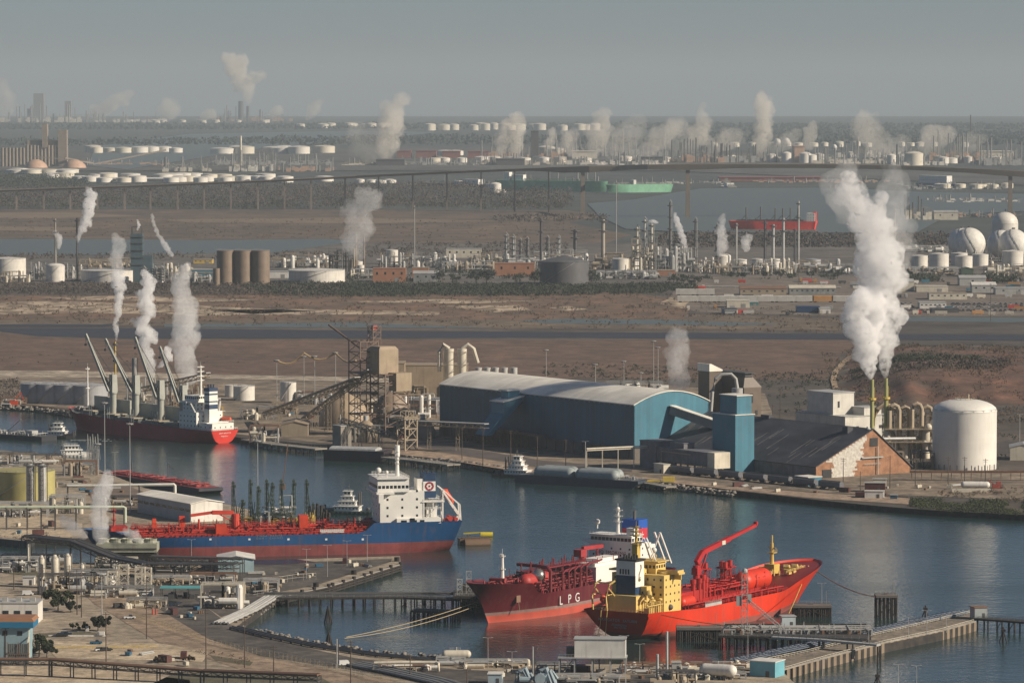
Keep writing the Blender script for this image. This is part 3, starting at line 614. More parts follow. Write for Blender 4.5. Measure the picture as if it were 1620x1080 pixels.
# ---------------------------------------------------------------- 2. orange gas carrier
sh = Ship('gas_carrier','bright orange-red gas carrier with yellow accommodation block, raised red crane and stern towards us','tanker ship',(974,1012),(1262,952));t = sh.t
org = ribbed('hull_orange',(.66,.036,.007),period=7.5,axis=0,depth=.05,rough=.5,streak=.38,var=.07,scale=.1);mar = paint('hull_maroon',(.25,.012,.022),streak=.1)
zd = lambda q: 12.3 -1.9*sm(q,0,.3) if q < .7 else 10.4+6.6*sm(q,.70,.92)+1.4*sm(q,.86,1)
hull(sh,34,zd,[2.4],[paint('hull_grey_bottom',(.28,.075,.06),streak=.6),org],['boot_topping','hull'],rake=15,deckmat=paint('deck_crimson',(.20,.012,.012)),stern_w=.08,deck_stern=.95,inset=7,fd_bow=.80,fw_bow=.62,flare_p=1.1,stern_p=.42)
L2 = -sh.L/2
yel = paint('ship_yellow',(.70,.50,.16),streak=.12,var=.05);yeld = paint('ship_ochre',(.60,.42,.10),streak=.15)
mw,mg = MB(),MB();z0 = 10.5
house(mw,mg,L2+17,L2+31,-13.5,12.5,z0,26.5,rows=[z0+4.2,z0+7.4,z0+10.6,z0+13.6],n=3.2,wh=.9,ww=.8)
house(mw,mg,L2+12,L2+17,-8,9,z0,22,rows=[z0+5,z0+8.5],n=3.5)
house(mw,mg,L2+5,L2+16,-7,7,z0,18.5,rows=[],n=3)
part('accommodation_block',mw,yel,t);part('glazing',mg,glass,t)
mw,mg = MB(),MB();house(mw,mg,L2+21,L2+29,-7,8,26.52,31.5,rows=[28.8],n=1.8,wh=1.3,ww=1.2);house(mw,mg,L2+14,L2+20,-3,6,24,29,rows=[26],n=2)
mw.box((L2+25,0,26.55),(5,35,.8));mw.box((L2+25,-16.8,27.3),(5,.3,1.1));mw.box((L2+22.6,-12,27.3),(.3,9.6,1.1));mw.box((L2+25,0,31.5),(9.5,17,.35));mw.box((L2+25,-15,24.3),(.5,4.5,2.3))
mw.rail([(L2+21,-7,31.8),(L2+29,-7,31.8)],1.2,1.5);mw.rail([(L2+17,-12,26.6),(L2+22,-12,26.6)],1.2,1.5)
wh_ = part('wheelhouse',mw,yel,t);part('glazing',mg,glass,wh_)
# funnel
fx0,fx1 = L2+8,L2+15;fy = 4.8;zf = [18.5,21.5,26.5,33.5]
m = MB();m.mi = 0;m.box(((fx0+fx1)/2,0,zf[0]),(7,9.6,8.2));m.mi = 1;m.box(((fx0+fx1)/2,0,zf[0]+8.2),(6.9,9.5,6.2));m.mi = 2;m.box(((fx0+fx1)/2,0,zf[0]+14.4),(7.6,11,.7))
m.mi = 1;m.box(((fx0+fx1)/2,-4.75,zf[0]+3.4),(6.95,.25,4.9));m.mi = 2
for i in range(6): m.vcyl(fx0+1.5+(i % 3)*2,-2.2+(i // 3)*3.8,33.3,35.0+(i % 2)*.6,.5,8)
for i in range(4): m.box((fx0 -.02,-1.4+i*1.35,27.2),(.1,.7,2.2))
fn = part('funnel',m,[navy,shipwhite,black],t)
# seahorse-like gold curl on the white side of the funnel
m = MB();cyv = -4.95;cx = (fx0+fx1)/2;pts = []
for i in range(26):
 a = i/25;pts.append((cx+1.05*math.sin(a*5.4+.6)*(1 -.35*a),cyv,31.2 -a*6.6))
m.tube(pts,.24,6);pts = [(cx -.2+(1.3 -i*.1)*math.cos(i*.7+1),cyv,24.9+(1.0 -i*.07)*math.sin(i*.7+1)) for i in range(11)];m.tube(pts,.2,6)
part('emblem',m,mat('emblem_gold',(.30,.22,.10),rough=.5),fn)
m = MB();xm = L2+18;m.box((xm,1,26),(2.6,2.6,13));m.box((xm,1,39),(3.6,3.6,.3));m.rail([(xm -1.8,-.8,39.2),(xm+1.8,-.8,39.2)],1.2,1);mast(m,xm,1,39,46.5,.7,3,6);part('radar_mast',m,yeld,t)
m = MB();m.beam((xm+1,-3.5,42),(xm+6,-6,30),.5);m.beam((xm+1,-2,42),(xm+5,-4,30),.5);m.beam((xm,-3.5,40),(xm,1,40),.5);part('aerial_frame',m,shipwhite,t)
radome('radome',sh,(L2+26,-3,35),1.25);m = MB();m.tower(L2+26,-3,31.8,34,1.6,1,.2);part('radome_stand',m,yel,t)
# poop: lifeboat davits, vents, rails
m = MB()
for y0 in (12.5,5.5):
 m.tube([(L2+2,y0,z0+.8),(L2+2,y0+.6,z0+7),(L2+3,y0 -.5,z0+12.5),(L2+5,y0 -2,z0+14)],.45,6);m.beam((L2+3,y0,z0+11),(L2+7,y0 -4,z0+4),.5);m.beam((L2+2.2,y0,z0+8),(L2+7,y0,z0+8),.4)
m.beam((L2+4,12,z0+13),(L2+4,4,z0+13),.5)
m.rail([(L2+1,-12,z0+1.5),(L2+1,12,z0+1.5)],1.3,1.5,.12)
for px,py_,zz in ((8,-9.5,6),(11,-11,7),(14,-10,5.5),(16,-12.2,6)):
 m.vcyl(L2+px,py_,z0,z0+zz,.35,8);m.sphere((L2+px,py_,z0+zz),1.1,10,.6)
m.tube([(L2+13,-8,z0+9),(L2+11,-10,z0+9.4),(L2+8,-12,z0+8)],1.0,8);m.box((L2+9,-11,z0),(4,3,3));m.box((L2+15,-11,z0),(3.5,3,3.4));m.box((L2+20,-12.6,z0),(5,1.2,5))
for i in range(9): m.vcyl(L2+6+1.5*i,-12.8,z0,z0+4,.2,6)
m.box((L2+11,-12.9,z0+4),(13,.6,.3));m.rail([(L2+5,-13,z0+4.3),(L2+18,-13,z0+4.3)],1.2,1.3)
part('poop_fittings',m,yel,t)
m = MB();m.cyl((L2+4.5,9,z0+6.0),(L2+11,9,z0+6.0),1.7,1.7,12);m.sphere((L2+4.5,9,z0+6),1.7,10);m.box((L2+9,9,z0+7),(2,2,1.6));part('lifeboat',m,mat('lifeboat_orange',(.75,.10,.03)),t,smooth=True)
m = MB();m.sphere((L2+22,-13.6,z0+2.2),1.3,12);part('fender_ball',m,dgrey,t)
# cargo deck
crim = paint('deck_machinery_red',(.42,.014,.010),streak=.15)
m = MB();z1 = 9.6;xs,xe = L2+36,L2+118
m.box(((L2+72),1,z1),(76,17,2.4));pipes(m,xs,xe,-6.5,8,z1+2.4,n=20,h=4.0,r=.4,cross=22,posts=90);pipes(m,xs,xe,-15.5,-8,z1,n=9,h=2.6,r=.35,cross=0,posts=60)
m.box((L2+48,-2,z1+2.4),(22,11,4.2));m.rail([(xs,-16.5,z1+1),(xe,-16.5,z1+1)],1.2,2.5,.12);pipes(m,xs,xe,8,15,z1,n=7,h=3,r=.3,cross=0,posts=60)
part('deck_pipework',m,crim,t)
m = MB()
for px,py_,hh,r in ((52,-7,8.5,1.0),(57,-7,8.5,1.0),(62,-6,9.5,1.0),(66,-5,8,.9)): m.vcyl(L2+px,py_,z1+2,z1+2+hh,r,10);m.vcyl(L2+px,py_,z1+2+hh -1,z1+3+hh,r*1.35,10)
part('ventilator',m,crim,t)
for px,py_,hh in ((74,3,16),(79,3,15.5),(98,4,14),(102,4,14.5),(100,7,14)):
 m = MB();m.vcyl(L2+px,py_,z1,z1+hh,.45,8);m.vcyl(L2+px,py_,z1+hh -2.6,z1+hh,1.2,8);m.tower(L2+px,py_,z1,z1+hh -2.5,3,3,.22);m.box((L2+px,py_,z1+hh -3),(4.4,4.4,.3));part('vent_mast',m,crim,t)
m = MB();c0 = Vector((L2+112,-2,z1+5.2));m.cyl(c0 -Vector((8,0,0)),c0+Vector((8,0,0)),4.6,4.6,24);m.sphere(c0 -Vector((8,0,0)),4.6,20);m.sphere(c0+Vector((8,0,0)),4.6,20);part('deck_tank',m,org,t,smooth=True);m = MB()
m.cyl((L2+39,-9,z1+3),(L2+46,-9,z1+3),2.6,2.6,16);m.sphere((L2+39,-9,z1+3),2.6,14);m.sphere((L2+46,-9,z1+3),2.6,14);part('deck_tank',m,org,t,smooth=True)
m = MB();cb = Vector((sh.at(1103,0),0,z1));e = Vector((cb.x,0,sh.z(890,cb.x)));tp = Vector((sh.at(1197,0),0,sh.z(830,sh.at(1197,0))));m.vcyl(cb.x,0,z1,e.z -1,1.5,10);kn = e+Vector((5,0,4.2));m.beam(e,kn,1.8,2.4);m.beam(kn,kn.lerp(tp,.5),1.7,2.0);m.beam(kn.lerp(tp,.5),tp,1.1,1.4);m.beam((cb.x+1.5,0,e.z -7),kn+Vector((5,0,1)),.6);m.box((cb.x,0,e.z -5),(3.4,3,3));m.box(tp,(1.2,1.6,1.6))
part('deck_crane',m,paint('crane_crimson',(.42,.014,.016),streak=.1),t)
m = MB();m.box((sh.at(1143,0),0,sh.z(861,sh.at(1143,0))),(3,2.3,1.8));part('boom_plate',m,cream,t)
m = MB();xf = L2+136;zf_ = 15.6
m.box((xf,2,zf_ -.5),(5,5,4.2));m.vcyl(xf,2,zf_+3,sh.z(858,xf,2),.95,10,.65);m.box((xf,2,sh.z(874,xf,2)),(3.4,3.4,.3));m.rail([(xf -1.7,.3,sh.z(874,xf,2)+.3),(xf+1.7,.3,sh.z(874,xf,2)+.3)],1.2,1);m.vcyl(xf,2,sh.z(858,xf,2),sh.z(846,xf,2),.4,8);m.beam((xf,0,sh.z(866,xf,2)),(xf,4,sh.z(866,xf,2)),.4)
part('foremast',m,yeld,t)
m = MB()
for px,y in ((142,-5),(146,0),(143,6),(150,-2),(151,3),(138,8),(136,-6),(155,1)): m.box((L2+px,y,zf_ -.4),(2.4,3,1.0));m.cyl((L2+px,y -1.5,zf_+1.1),(L2+px,y+1.5,zf_+1.1),.8,n=10)
for i in range(20): m.vcyl(L2+rnd(126,156),rnd(-6,8),zf_ -.4,zf_+1.6,.35,8)
m.rail([(L2+128,-10,zf_+1),(L2+152,-6,zf_+1)],1.0,2,.14);part('mooring_winches',m,yel,t)
m = MB();m.box((L2+53,-16.2,z1+.6),(14,1,1.4));m.rail([(L2+46,-16.6,z1+1.9),(L2+60,-16.6,z1+1.9)],.9,1.5);part('gangway',m,galv,t)
# transom plate (the shaded stern carries name and port) 
for txt,row,sz,sp in (('NAVIGATOR  SATURN',983.5,1.7,1.15),('MONROVIA',991.2,1.35,1.1),('IMO 9177583',995.2,1.0,1.1)):
 z = sh.z(row,L2,0);q = sh.xx(0,z+sz,zd(0));text_part(txt,sz,mat('letter_pale',(.45,.42,.42),rough=.6),t,(q -.12,0,z),(math.pi/2,0,-math.pi/2),.03,sp)
for k in range(2):
 m = MB();p0 = Vector((L2 -1,3.6+k*3,12.4));m.tube([p0,p0+Vector((-.4,.2,-6)),p0+Vector((-1,.5+k,-12.3))],.13,5);part('stern_rope',m,yel,t)
# ---------------------------------------------------------------- 3. dark red LPG carrier
stem = (772,985);p = G(*stem,0);q = p+Vector((.52,.854,0)).normalized()*148;k = q.y
sh = Ship('gas_carrier','dark red gas carrier with LPG on its side, bow towards us behind the orange one','tanker ship',(810+q.x/q.y*F*1.0,131+235/q.y*F*1.0),stem);t = sh.t;Ls = sh.L/2
maro = ribbed('hull_dark_red',(.12,.010,.018),period=7,axis=0,depth=.07,rough=.5,streak=.3,var=.08,scale=.1);salm = paint('hull_salmon',(.50,.085,.055),streak=.25)
zd = lambda q: 11.2 if q < .82 else 11.2+6.0*sm(q,.83,.87)+1.2*sm(q,.87,1)
scuff = paint('hull_scuffed',(.27,.17,.155),streak=.5,scale=.3)
hull(sh,26,zd,[3.2,4.6],[salm,scuff,maro],['boot_topping','waterline_band','hull'],rake=11,deckmat=paint('deck_dark_red',(.20,.02,.025)),fw_bow=.66,fd_bow=.88,flare_p=1.7)
near = 1      # camera side of this ship in its own axes
mw,mg = MB(),MB();xa = Ls -103;z0 = 10.3
house(mw,mg,xa -15,xa,-12,12,z0,25.3,rows=[z0+3,z0+6.2,z0+9.4,z0+12.4],n=4.4,wh=.9);part('accommodation_block',mw,shipwhite,t);part('glazing',mg,glass,t)
mw,mg = MB(),MB();house(mw,mg,xa -9,xa+.5,-11,11,25.32,29.2,rows=[26.7],n=2.0,wh=1.5,ww=1.7);mw.box((xa -3,0,25.35),(6,32,1.2));mw.box((xa -4,0,29.2),(11,23,.3));mw.rail([(xa+1,-11,29.5),(xa+1,11,29.5),(xa -9,11,29.5)],1.2,1.6);mw.box((xa -2,10,29.5),(4,4,3.4))
wh_ = part('wheelhouse',mw,shipwhite,t);part('glazing',mg,glass,wh_)
text_part('NO SMOKING',2.1,mat('letter_red',(.25,.03,.04),rough=.6),t,(xa+.08,0,z0+10.3),(math.pi/2,0,math.pi/2),.04,1.25)
m = MB();mast(m,xa -4,1.0,29.5,41,.9,3,5);m.sphere((xa -4,1,41),.9,8);part('radar_mast',m,shipwhite,t,smooth=False)
radome('radome',sh,(xa -3,-9.5,33.5),1.3)
m = MB();fx = xa -17;m.mi = 0;m.box((fx,2,24),(8,9,2.2));m.mi = 1;m.box((fx,2,26.2),(7.9,8.9,5.0));m.mi = 0;m.box((fx,2,31.2),(7.9,8.9,4));m.mi = 2
for i in range(3): m.vcyl(fx -2+2*i,2+(i -1),35.2,39,.6,8)
part('funnel',m,[paint('funnel_blue',(.01,.09,.42)),paint('funnel_red',(.55,.03,.05)),dgrey],t)
m = MB();m.box((fx+1,2,z0),(12,16,13.6));m.beam((fx -6,12,29),(fx -16,12,14),.7);m.beam((fx -6,9,29),(fx -16,9,14),.7);m.beam((fx -6,12,29),(fx -6,9,22),.7);part('engine_casing',m,shipwhite,t)
m,mg = MB(),MB();xx0 = Ls -84
m.box((xx0,6.5,z0),(26,10,8));m.box((xx0+1,6,z0+8),(22,8.6,1.3));m.box((xx0 -2,5,z0+9.3),(17,7,1.6));mg.box((xx0 -8,11.55,z0+4),(3.6,.12,1.1));dh = part('compressor_house',m,shipwhite,t);part('glazing',mg,glass,dh)
m = MB();pipes(m,Ls -100,Ls -26,-10,10,z0,n=26,h=7,r=.42,cross=34,posts=150)
m.box((Ls -62,-2,z0),(66,13,2.6));pipes(m,Ls -70,Ls -26,6,11.5,z0,n=8,h=3.5,r=.4,cross=14,posts=70)
for k in range(5): m.tube([(Ls -42 -k*5,12,z0+1),(Ls -42 -k*5,12,z0+8+k*.3),(Ls -46 -k*5,11,z0+9+k*.3),(Ls -60 -k*5,9,z0+9.3+k*.3)],.45,8)
m.tube([(Ls -32,12,z0),(Ls -32,12,z0+10),(Ls -33,10,z0+11.5),(Ls -36,2,z0+11.5),(Ls -36,-8,z0+11.5)],.8,8)
m.box((Ls -55,4,z0+10),(34,3,.6));m.rail([(Ls -72,5.4,z0+10.6),(Ls -38,5.4,z0+10.6)],1.2,2,.14);m.box((Ls -50,-4,z0+8),(30,8,.4))
for k in range(14): m.vcyl(Ls -30 -k*3,-2+(k % 3)*3,z0+7,z0+12+rnd(0,2),.35,6)
part('deck_pipework',m,paint('pipe_dark_red',(.19,.018,.025),streak=.2),t)
m = MB();m.vcyl(Ls -78,0,z0,24,1.7,12);m.box((Ls -76,0,22),(5,4,3.2));m.beam((Ls -78,0,25.5),(Ls -98,-2,24.6),1.5,1.7);m.beam((Ls -94,-2,24),(Ls -94,-2,16),.5);part('deck_crane',m,paint('crane_dark_red',(.36,.03,.035)),t)
m = MB();m.cyl((Ls -24,4,16),(Ls -40,4,16),3.4,3.4,20);m.sphere((Ls -24,4,16),3.4,16);part('deck_tank',m,paint('tank_red',(.42,.035,.03)),t,smooth=True)
m = MB();m.sphere((Ls -31,6.5,18.2),3.0,18);part('tank_dome',m,mat('polished_steel',(.55,.52,.45),rough=.25,metal=.8),t,smooth=True)
m = MB();xf = Ls -10;mast(m,xf,1,16.5,sh.z(876,xf),.95,2,3);part('foremast',m,shipwhite,t)
m = MB();pipes(m,Ls -20,Ls -2,-5,5,16.6,n=3,h=1.5,cross=2,posts=26);m.cyl((Ls -8,-4,18),(Ls -8,4,18),1.1,n=10);part('mooring_winches',m,paint('winch_maroon',(.28,.04,.04)),t)
def on_side(sh,tt,z,sg,off):
 a = hull_pt(sh,tt,z,sg);b = hull_pt(sh,tt+.02,z,sg);c = hull_pt(sh,tt,z+1,sg);n = (b -a).cross(c -a).normalized()
 if n.y*sg < 0: n = -n
 return a+n*off,math.atan2(n.y,n.x)+math.pi/2,n
for ch,px,rr in (('L',888,952),('P',901.5,948),('G',914,944.5)):
 x = sh.at(px,13.05);z = sh.z(rr+6,x,13.05);text_part(ch,5.6,letm,t,(x,13.06,max(4.9,z -1.2)),(math.pi/2,0,math.pi),.04)
m = MB();a,ang,n = on_side(sh,.90,10.5,1,.5);m.box((a.x,a.y,a.z -1.6),(2.4,.8,3.0),ang);m.beam(a,a+Vector((-.6,.2,-5)),.35);part('anchor',m,rust,t)
# ---------------------------------------------------------------- 4. red bulk carrier with four cranes
sh = Ship('bulk_carrier','dark red bulk carrier with four raised pale cranes unloading at the far quay','cargo ship',(356,701),(122,678));t = sh.t;Lb = sh.L/2
zd = lambda q: 8.6+1.2*sm(q,.0,.6)+2.6*sm(q,.5,.95)+2.2*sm(q,.9,.93)
hull(sh,25,zd,[],[paint('hull_bulk_red',(.36,.022,.034),streak=.25)],['hull'],rake=7,deckmat=paint('deck_green_grey',(.13,.15,.15)),stern_w=.25,deck_stern=.92,inset=1.5)
m = MB();zt = 8.6
w_ = [(sh.half(0,z,zt)+.02,z,sh.xx(0,z,zt) -.12) for z in [i*zt/8 for i in range(9)]]
V = [(x,s_*h_*.97,z) for h_,z,x in w_ for s_ in (-1,1)];m._add(V,[(2*j,2*j+2,2*j+3,2*j+1) for j in range(8)]);part('transom_plate',m,paint('transom_red',(.68,.045,.03),streak=.05),t)
for txt,z,sz in (('SEA BRAVE',6.3,1.9),('MAJURO',4.3,1.5)): text_part(txt,sz,letm,t,(sh.xx(0,z,zt) -.22,0,z),(math.pi/2,0,-math.pi/2),.03,1.1)
pale = paint('crane_pale',(.36,.37,.33),streak=.2)
for i,(pp,jt,top) in enumerate((((178,0),(135,528),592),((214,0),(166,536),593),((253,0),(213,533),601),((289,0),(252,548),609))):
 c = bpy.data.objects.new('deck_crane',None);COL.objects.link(c);c.parent = t
 x = sh.at(pp[0]);zt_ = sh.z(top,x);zz = zd((x+Lb)/sh.L) -1
 m = MB();m.vcyl(x,0,zz,zt_ -13,2.2,14);m.vcyl(x,0,zt_ -13,zt_ -12,2.8,14);m.box((x,0,zt_ -12),(4.2,4.6,12),0,.85);part('pedestal',m,pale,c,smooth=True)
 j0 = Vector((x,2.8,zt_ -11));xt = sh.at(jt[0],8);j1 = Vector((xt,8,sh.z(jt[1],xt,8)));m = MB();m.beam(j0+Vector((0,-1,0)),j1,1.1,1.5);m.beam(j0+Vector((0,1.4,0)),j1,1.1,1.5)
 for k in range(8): q = j0.lerp(j1,k/8);m.beam(q+Vector((0,-1,0)),q+Vector((0,1.2,0)),.4)
 part('jib',m,pale,c);m = MB();m.beam((x,0,zt_),j1,.16);m.beam((x,1,zt_),j1,.16);m.beam(j1,j1+Vector((0,0,-7)),.14);m.box(j1+Vector((0,0,-8)),(1.2,1.2,1.4));m.box((x,2.4,zt_ -7),(1.6,1.4,2.4));part('hoist_cable',m,dgrey,c)
m = MB();hm = MB()
for k,(a,b) in enumerate(((196,172),(232,197),(270,236),(300,272),(160,140))):
 x0,x1 = sh.at(a),sh.at(b);z = zd(((x0+x1)/2+Lb)/sh.L) -.9;m.box(((x0+x1)/2,0,z),(abs(x1 -x0)*.82,17,2.2));hm.box(((x0+x1)/2,0,z+2.2),(abs(x1 -x0)*.6,15.5,.6))
part('hatch_coaming',m,paint('coaming_green',(.10,.12,.12)),t);part('cargo_heap',hm,mat('cargo_tan',(.42,.36,.26),rough=.95),t)
m = MB()
for a,b in ((168,150),(203,183),(240,222),(283,262),(176,169),(250,243)):
 m.cut();x0,x1 = sh.at(a,-6),sh.at(b,-6);z = zd((x0+Lb)/sh.L);m.box(((x0+x1)/2,-6.5,z+1.5),(abs(x0 -x1)+2.5,1.4,9.5))
part('hatch_cover',m,pale,t)
m = MB();m.rail([(hull_pt(sh,q/30,zd(q/30),1)) for q in range(0,29)],1.2,3,.12);m.rail([(hull_pt(sh,q/30,zd(q/30),-1)) for q in range(0,29)],1.2,3,.12)
for a in (140,143,203,206,209,238,241,244,247,165,168,171): x = sh.at(a,12);m.vcyl(x,11.8,zd(.5) -1,zd(.5)+8.5,.22,5)
part('deck_rail',m,paint('stanchion_grey',(.22,.25,.26)),t)
mw,mg = MB(),MB();z0 = 7.8
x1 = -Lb+34
house(mw,mg,-Lb+16,x1,-11,11,z0,z0+12,rows=[z0+2.6,z0+5.6,z0+8.8],n=3.4,faces='xXY');house(mw,mg,-Lb+20,x1,-8,8,z0+12,z0+18,rows=[z0+13.5,z0+16],n=3);house(mw,mg,-Lb+2,-Lb+16,-9,9,z0,z0+5.2,rows=[z0+2.2],n=4);mw.box((-Lb+27,0,z0+18),(7,27,1.1));mw.box((-Lb+12,0,z0+5.2),(9,18.6,.4))
house(mw,mg,-Lb+23,x1 -1,-7,7,z0+19,z0+22.4,rows=[z0+20.2],n=1.7,wh=1.4,ww=1.3);mw.rail([(-Lb+2,9,z0+5.6),(-Lb+2,-9,z0+5.6)],1.2,1.5,.12);mw.rail([(-Lb+.5,11,z0+1),(-Lb+.5,-11,z0+1)],1.2,1.5,.12)
for sy in (-1,1): mw.beam((-Lb+20,sy*12.5,z0+18),(-Lb+18,sy*9.5,z0+11),.8)
part('accommodation_block',mw,shipwhite,t);part('glazing',mg,glass,t)
m = MB();fx = -Lb+12;m.mi = 0;m.box((fx,2,z0+5.2),(5.5,7,9));m.mi = 1;m.box((fx,2,z0+14.2),(5.5,7,3.0));m.mi = 0;m.box((fx,2,z0+17.2),(5.4,6.9,1.4));m.mi = 1;m.box((fx,2,z0+18.6),(5.4,6.9,.9));m.mi = 0;m.box((fx,2,z0+19.5),(5.4,6.9,3.9));m.mi = 1;m.box((fx,2,z0+23.4),(5.3,6.8,1));m.mi = 0;m.box((fx,2,z0+24.4),(5.3,6.8,1.5));m.mi = 1;m.box((fx,2,z0+25.9),(5.7,7.2,2.2))
for i in range(3): m.vcyl(fx -1.5+1.5*i,2+(i -1),z0+28,z0+30.4,.5,8)
part('funnel',m,[shipwhite,navy],t)
m = MB();xm = -Lb+25;mast(m,xm,0,z0+22.4,sh.z(578,xm),1.0,4,6);part('radar_mast',m,shipwhite,t)
m = MB();m.cyl((-Lb+8,-10.5,z0+7),(-Lb+15,-10.5,z0+7),1.4,1.4,10);m.sphere((-Lb+8,-10.5,z0+7),1.4,10);part('lifeboat',m,MAT['lifeboat_orange'],t,smooth=True)
m = MB();mast(m,Lb -12,0,14,sh.z(580,Lb -12),.7,2,3);part('foremast',m,shipwhite,t)
m = MB();pipes(m,Lb -14,Lb -3,-6,6,13.6,n=4,h=2,cross=3,posts=30);m.cyl((Lb -9,-5,15.2),(Lb -9,5,15.2),1.2,n=10);part('mooring_winches',m,grey,t)
# ---------------------------------------------------------------- smaller craft
def towboat(loc,L,B,rz,label,hullm,levels=3,group=None,name='towboat'):
 t = thing(name,label,name.replace('_',' '),loc,rz,group);m = MB()
 m.prism([(-L/2,-B/2),(L*.32,-B/2),(L/2,-B*.3),(L/2,B*.3),(L*.32,B/2),(-L/2,B/2)],-.6,1.7);m.prism([(L*.25,-B/2),(L*.5,-B*.32),(L*.5,B*.32),(L*.25,B/2)],1.7,2.8)
 for k in range(9): m.cyl((-L*.45+L*.09*k,B/2,1.0),(-L*.45+L*.09*k,B/2+.5,1.0),.55,n=8);m.cyl((-L*.45+L*.09*k,-B/2 -.5,1.0),(-L*.45+L*.09*k,-B/2,1.0),.55,n=8)
 part('hull',m,hullm,t);mw,mg = MB(),MB();z = 1.7;l,b = L*.5,B*.72
 for k in range(levels):
  house(mw,mg,-l/2+.02*L,l/2+.02*L,-b/2,b/2,z,z+2.5,rows=[z+1.1 if k < levels -1 else z+.9],n=1.8,wh=.8 if k < levels -1 else 1.2,ww=.7 if k < levels -1 else 1.3);mw.box((.02*L,0,z+2.5),(l+1.2,b+1.2,.2));mw.rail([(-l/2,b/2+.5,z+2.7),(l/2,b/2+.5,z+2.7)],1.0,1.5,.08);z += 2.7;l *= .66;b *= .78
 part('deckhouse',mw,shipwhite,t);part('glazing',mg,glass,t)
 m = MB();m.vcyl(0,0,z,z+4,.2,6);m.beam((0,-1.6,z+2.6),(0,1.6,z+2.6),.2);m.vcyl(-L*.22,B*.22,4,z -.5,.5,8);m.vcyl(-L*.22,-B*.22,4,z -.5,.5,8);part('mast',m,dgrey,t)
 m = MB();m.box((L*.5,-B*.2,1.2),(.9,1.2,3.4));m.box((L*.5,B*.2,1.2),(.9,1.2,3.4));m.cyl((-L*.38,-1.5,2.7),(-L*.38,1.5,2.7),.9,n=10);part('push_knee',m,dgrey,t)
 return t
a = G(818,754,0);towboat((a.x,a.y,0),29,10.5,math.atan2(-.42,.9) ,'white towboat tied behind the grey domed gas barge',black,4)
a = G(552,812,0);towboat((a.x,a.y,0),28,9.5,R(168),'dark green tugboat beyond the deck of the blue tanker',paint('tug_green',(.03,.055,.055)),4,name='tugboat')
a = G(91,692,0);towboat((a.x,a.y,0),23,9,R(-12),'small dark towboat with foaming wake pushing left of the bulk carrier',black,3)
a = G(112,722,0);tb = towboat((a.x,a.y,0),26,9,R(8),'white workboat moored at the near bank below the moving towboat',paint('boat_white',(.55,.54,.50)),2,name='workboat')
def barge(label,stern,bow,B,h,hm,dm,name='barge',group=None):
 sh = Ship(name,label,'barge',stern,bow,group);L = sh.L;m = MB()
 m.extr([(-B/2,-.6),(B/2,-.6),(B/2,h),(-B/2,h)],(-L/2,0,0),(L/2 -5,0,0))
 m._add([(L/2 -5,-B/2,-.6),(L/2 -5,B/2,-.6),(L/2 -5,B/2,h),(L/2 -5,-B/2,h),(L/2,-B/2,h -1.6),(L/2,B/2,h -1.6),(L/2,B/2,h),(L/2,-B/2,h)],[(0,4,5,1),(4,7,6,5),(2,6,7,3),(0,3,7,4),(1,5,6,2)])
 part('hull',m,hm,sh.t);m = MB();m.box((-1,0,h+.01),(L -6,B -1,.12));part('deck',m,dm,sh.t);return sh
sh = barge('grey gas barge carrying two long domed tanks beside the blue warehouse quay',(826,761),(1020,772),16,4.6,paint('barge_slate',(.05,.065,.085)),paint('barge_deck',(.16,.17,.17)),'gas_barge')
for y in (-3.9,3.9):
 for x0,x1 in ((-sh.L*.37,-sh.L*.06),(-sh.L*.03,sh.L*.30)):
  m = MB();x1 += (2 if y < 0 else 0);r = 3.8;m.cyl((x0+r,y,6.4),(x1 -r,y,6.4),r,r,18);m.sphere((x0+r,y,6.4),r,16);m.sphere((x1 -r,y,6.4),r,16);part('cargo_tank',m,paint('tank_slate',(.30,.34,.34)),sh.t,smooth=True)
m = MB();pipes(m,-sh.L*.4,sh.L*.45,-6.5,6.5,4.7,n=4,h=1.8,r=.15,cross=4,posts=26);m.rail([(-sh.L*.4,-7.6,4.7),(sh.L*.46,-7.6,4.7)],1.0,3);part('deck_fittings',m,galv,sh.t)
sh = barge('black grain barge with pale rounded hatch covers at the far conveyor',(519,727),(614,730),15,6.8,paint('barge_black',(.030,.024,.032)),dgrey,'covered_barge')
m = MB();L = sh.L
for k in range(7): x0 = -L/2+3+k*(L -9)/7;m.extr([(-6,6.9),(6,6.9),(5.6,7.9),(2,8.8),(-2,8.8),(-5.6,7.9)],(x0,0,0),(x0+(L -9)/7 -.3,0,0))
part('hatch_cover',m,paint('cover_pale',(.42,.43,.42)),sh.t)
sh = barge('long red-decked tank barge moored along the near bank upstream of the white shed',(176,755),(334,781),16,3.4,paint('barge_navy',(.028,.030,.045)),paint('barge_deck_red',(.32,.05,.05)),'tank_barge')
m = MB();pipes(m,-sh.L*.42,sh.L*.44,-6,6,3.5,n=7,h=1.6,r=.25,cross=14,posts=70);m.box((0,0,3.6),(sh.L*.84,9,.9));part('deck_pipework',m,paint('barge_pipe_red',(.38,.06,.055)),sh.t)
m = MB();m.vcyl(sh.L*.05,2,3.6,14,.3,8);m.beam((sh.L*.05,2,13),(sh.L*.12,2,10),.3);m.vcyl(-sh.L*.3,1,3.6,11,.3,8);part('hose_derrick',m,dgrey,sh.t)
sh = barge('low dark barge with deck gear pushed by the small towboat',(78,697),(-60,688),15,3.0,paint('barge_dark',(.03,.032,.04)),dgrey,'deck_barge')
m = MB();pipes(m,-sh.L*.42,sh.L*.4,-6,6,3.1,n=5,h=2,r=.2,cross=8,posts=40);m.box((sh.L*-.3,0,3.1),(6,6,3));m.beam((sh.L*.0,0,3),(sh.L*-.18,0,13),.5);m.box((sh.L*.2,1,3.1),(4,4,4));part('deck_fittings',m,galv,sh.t)
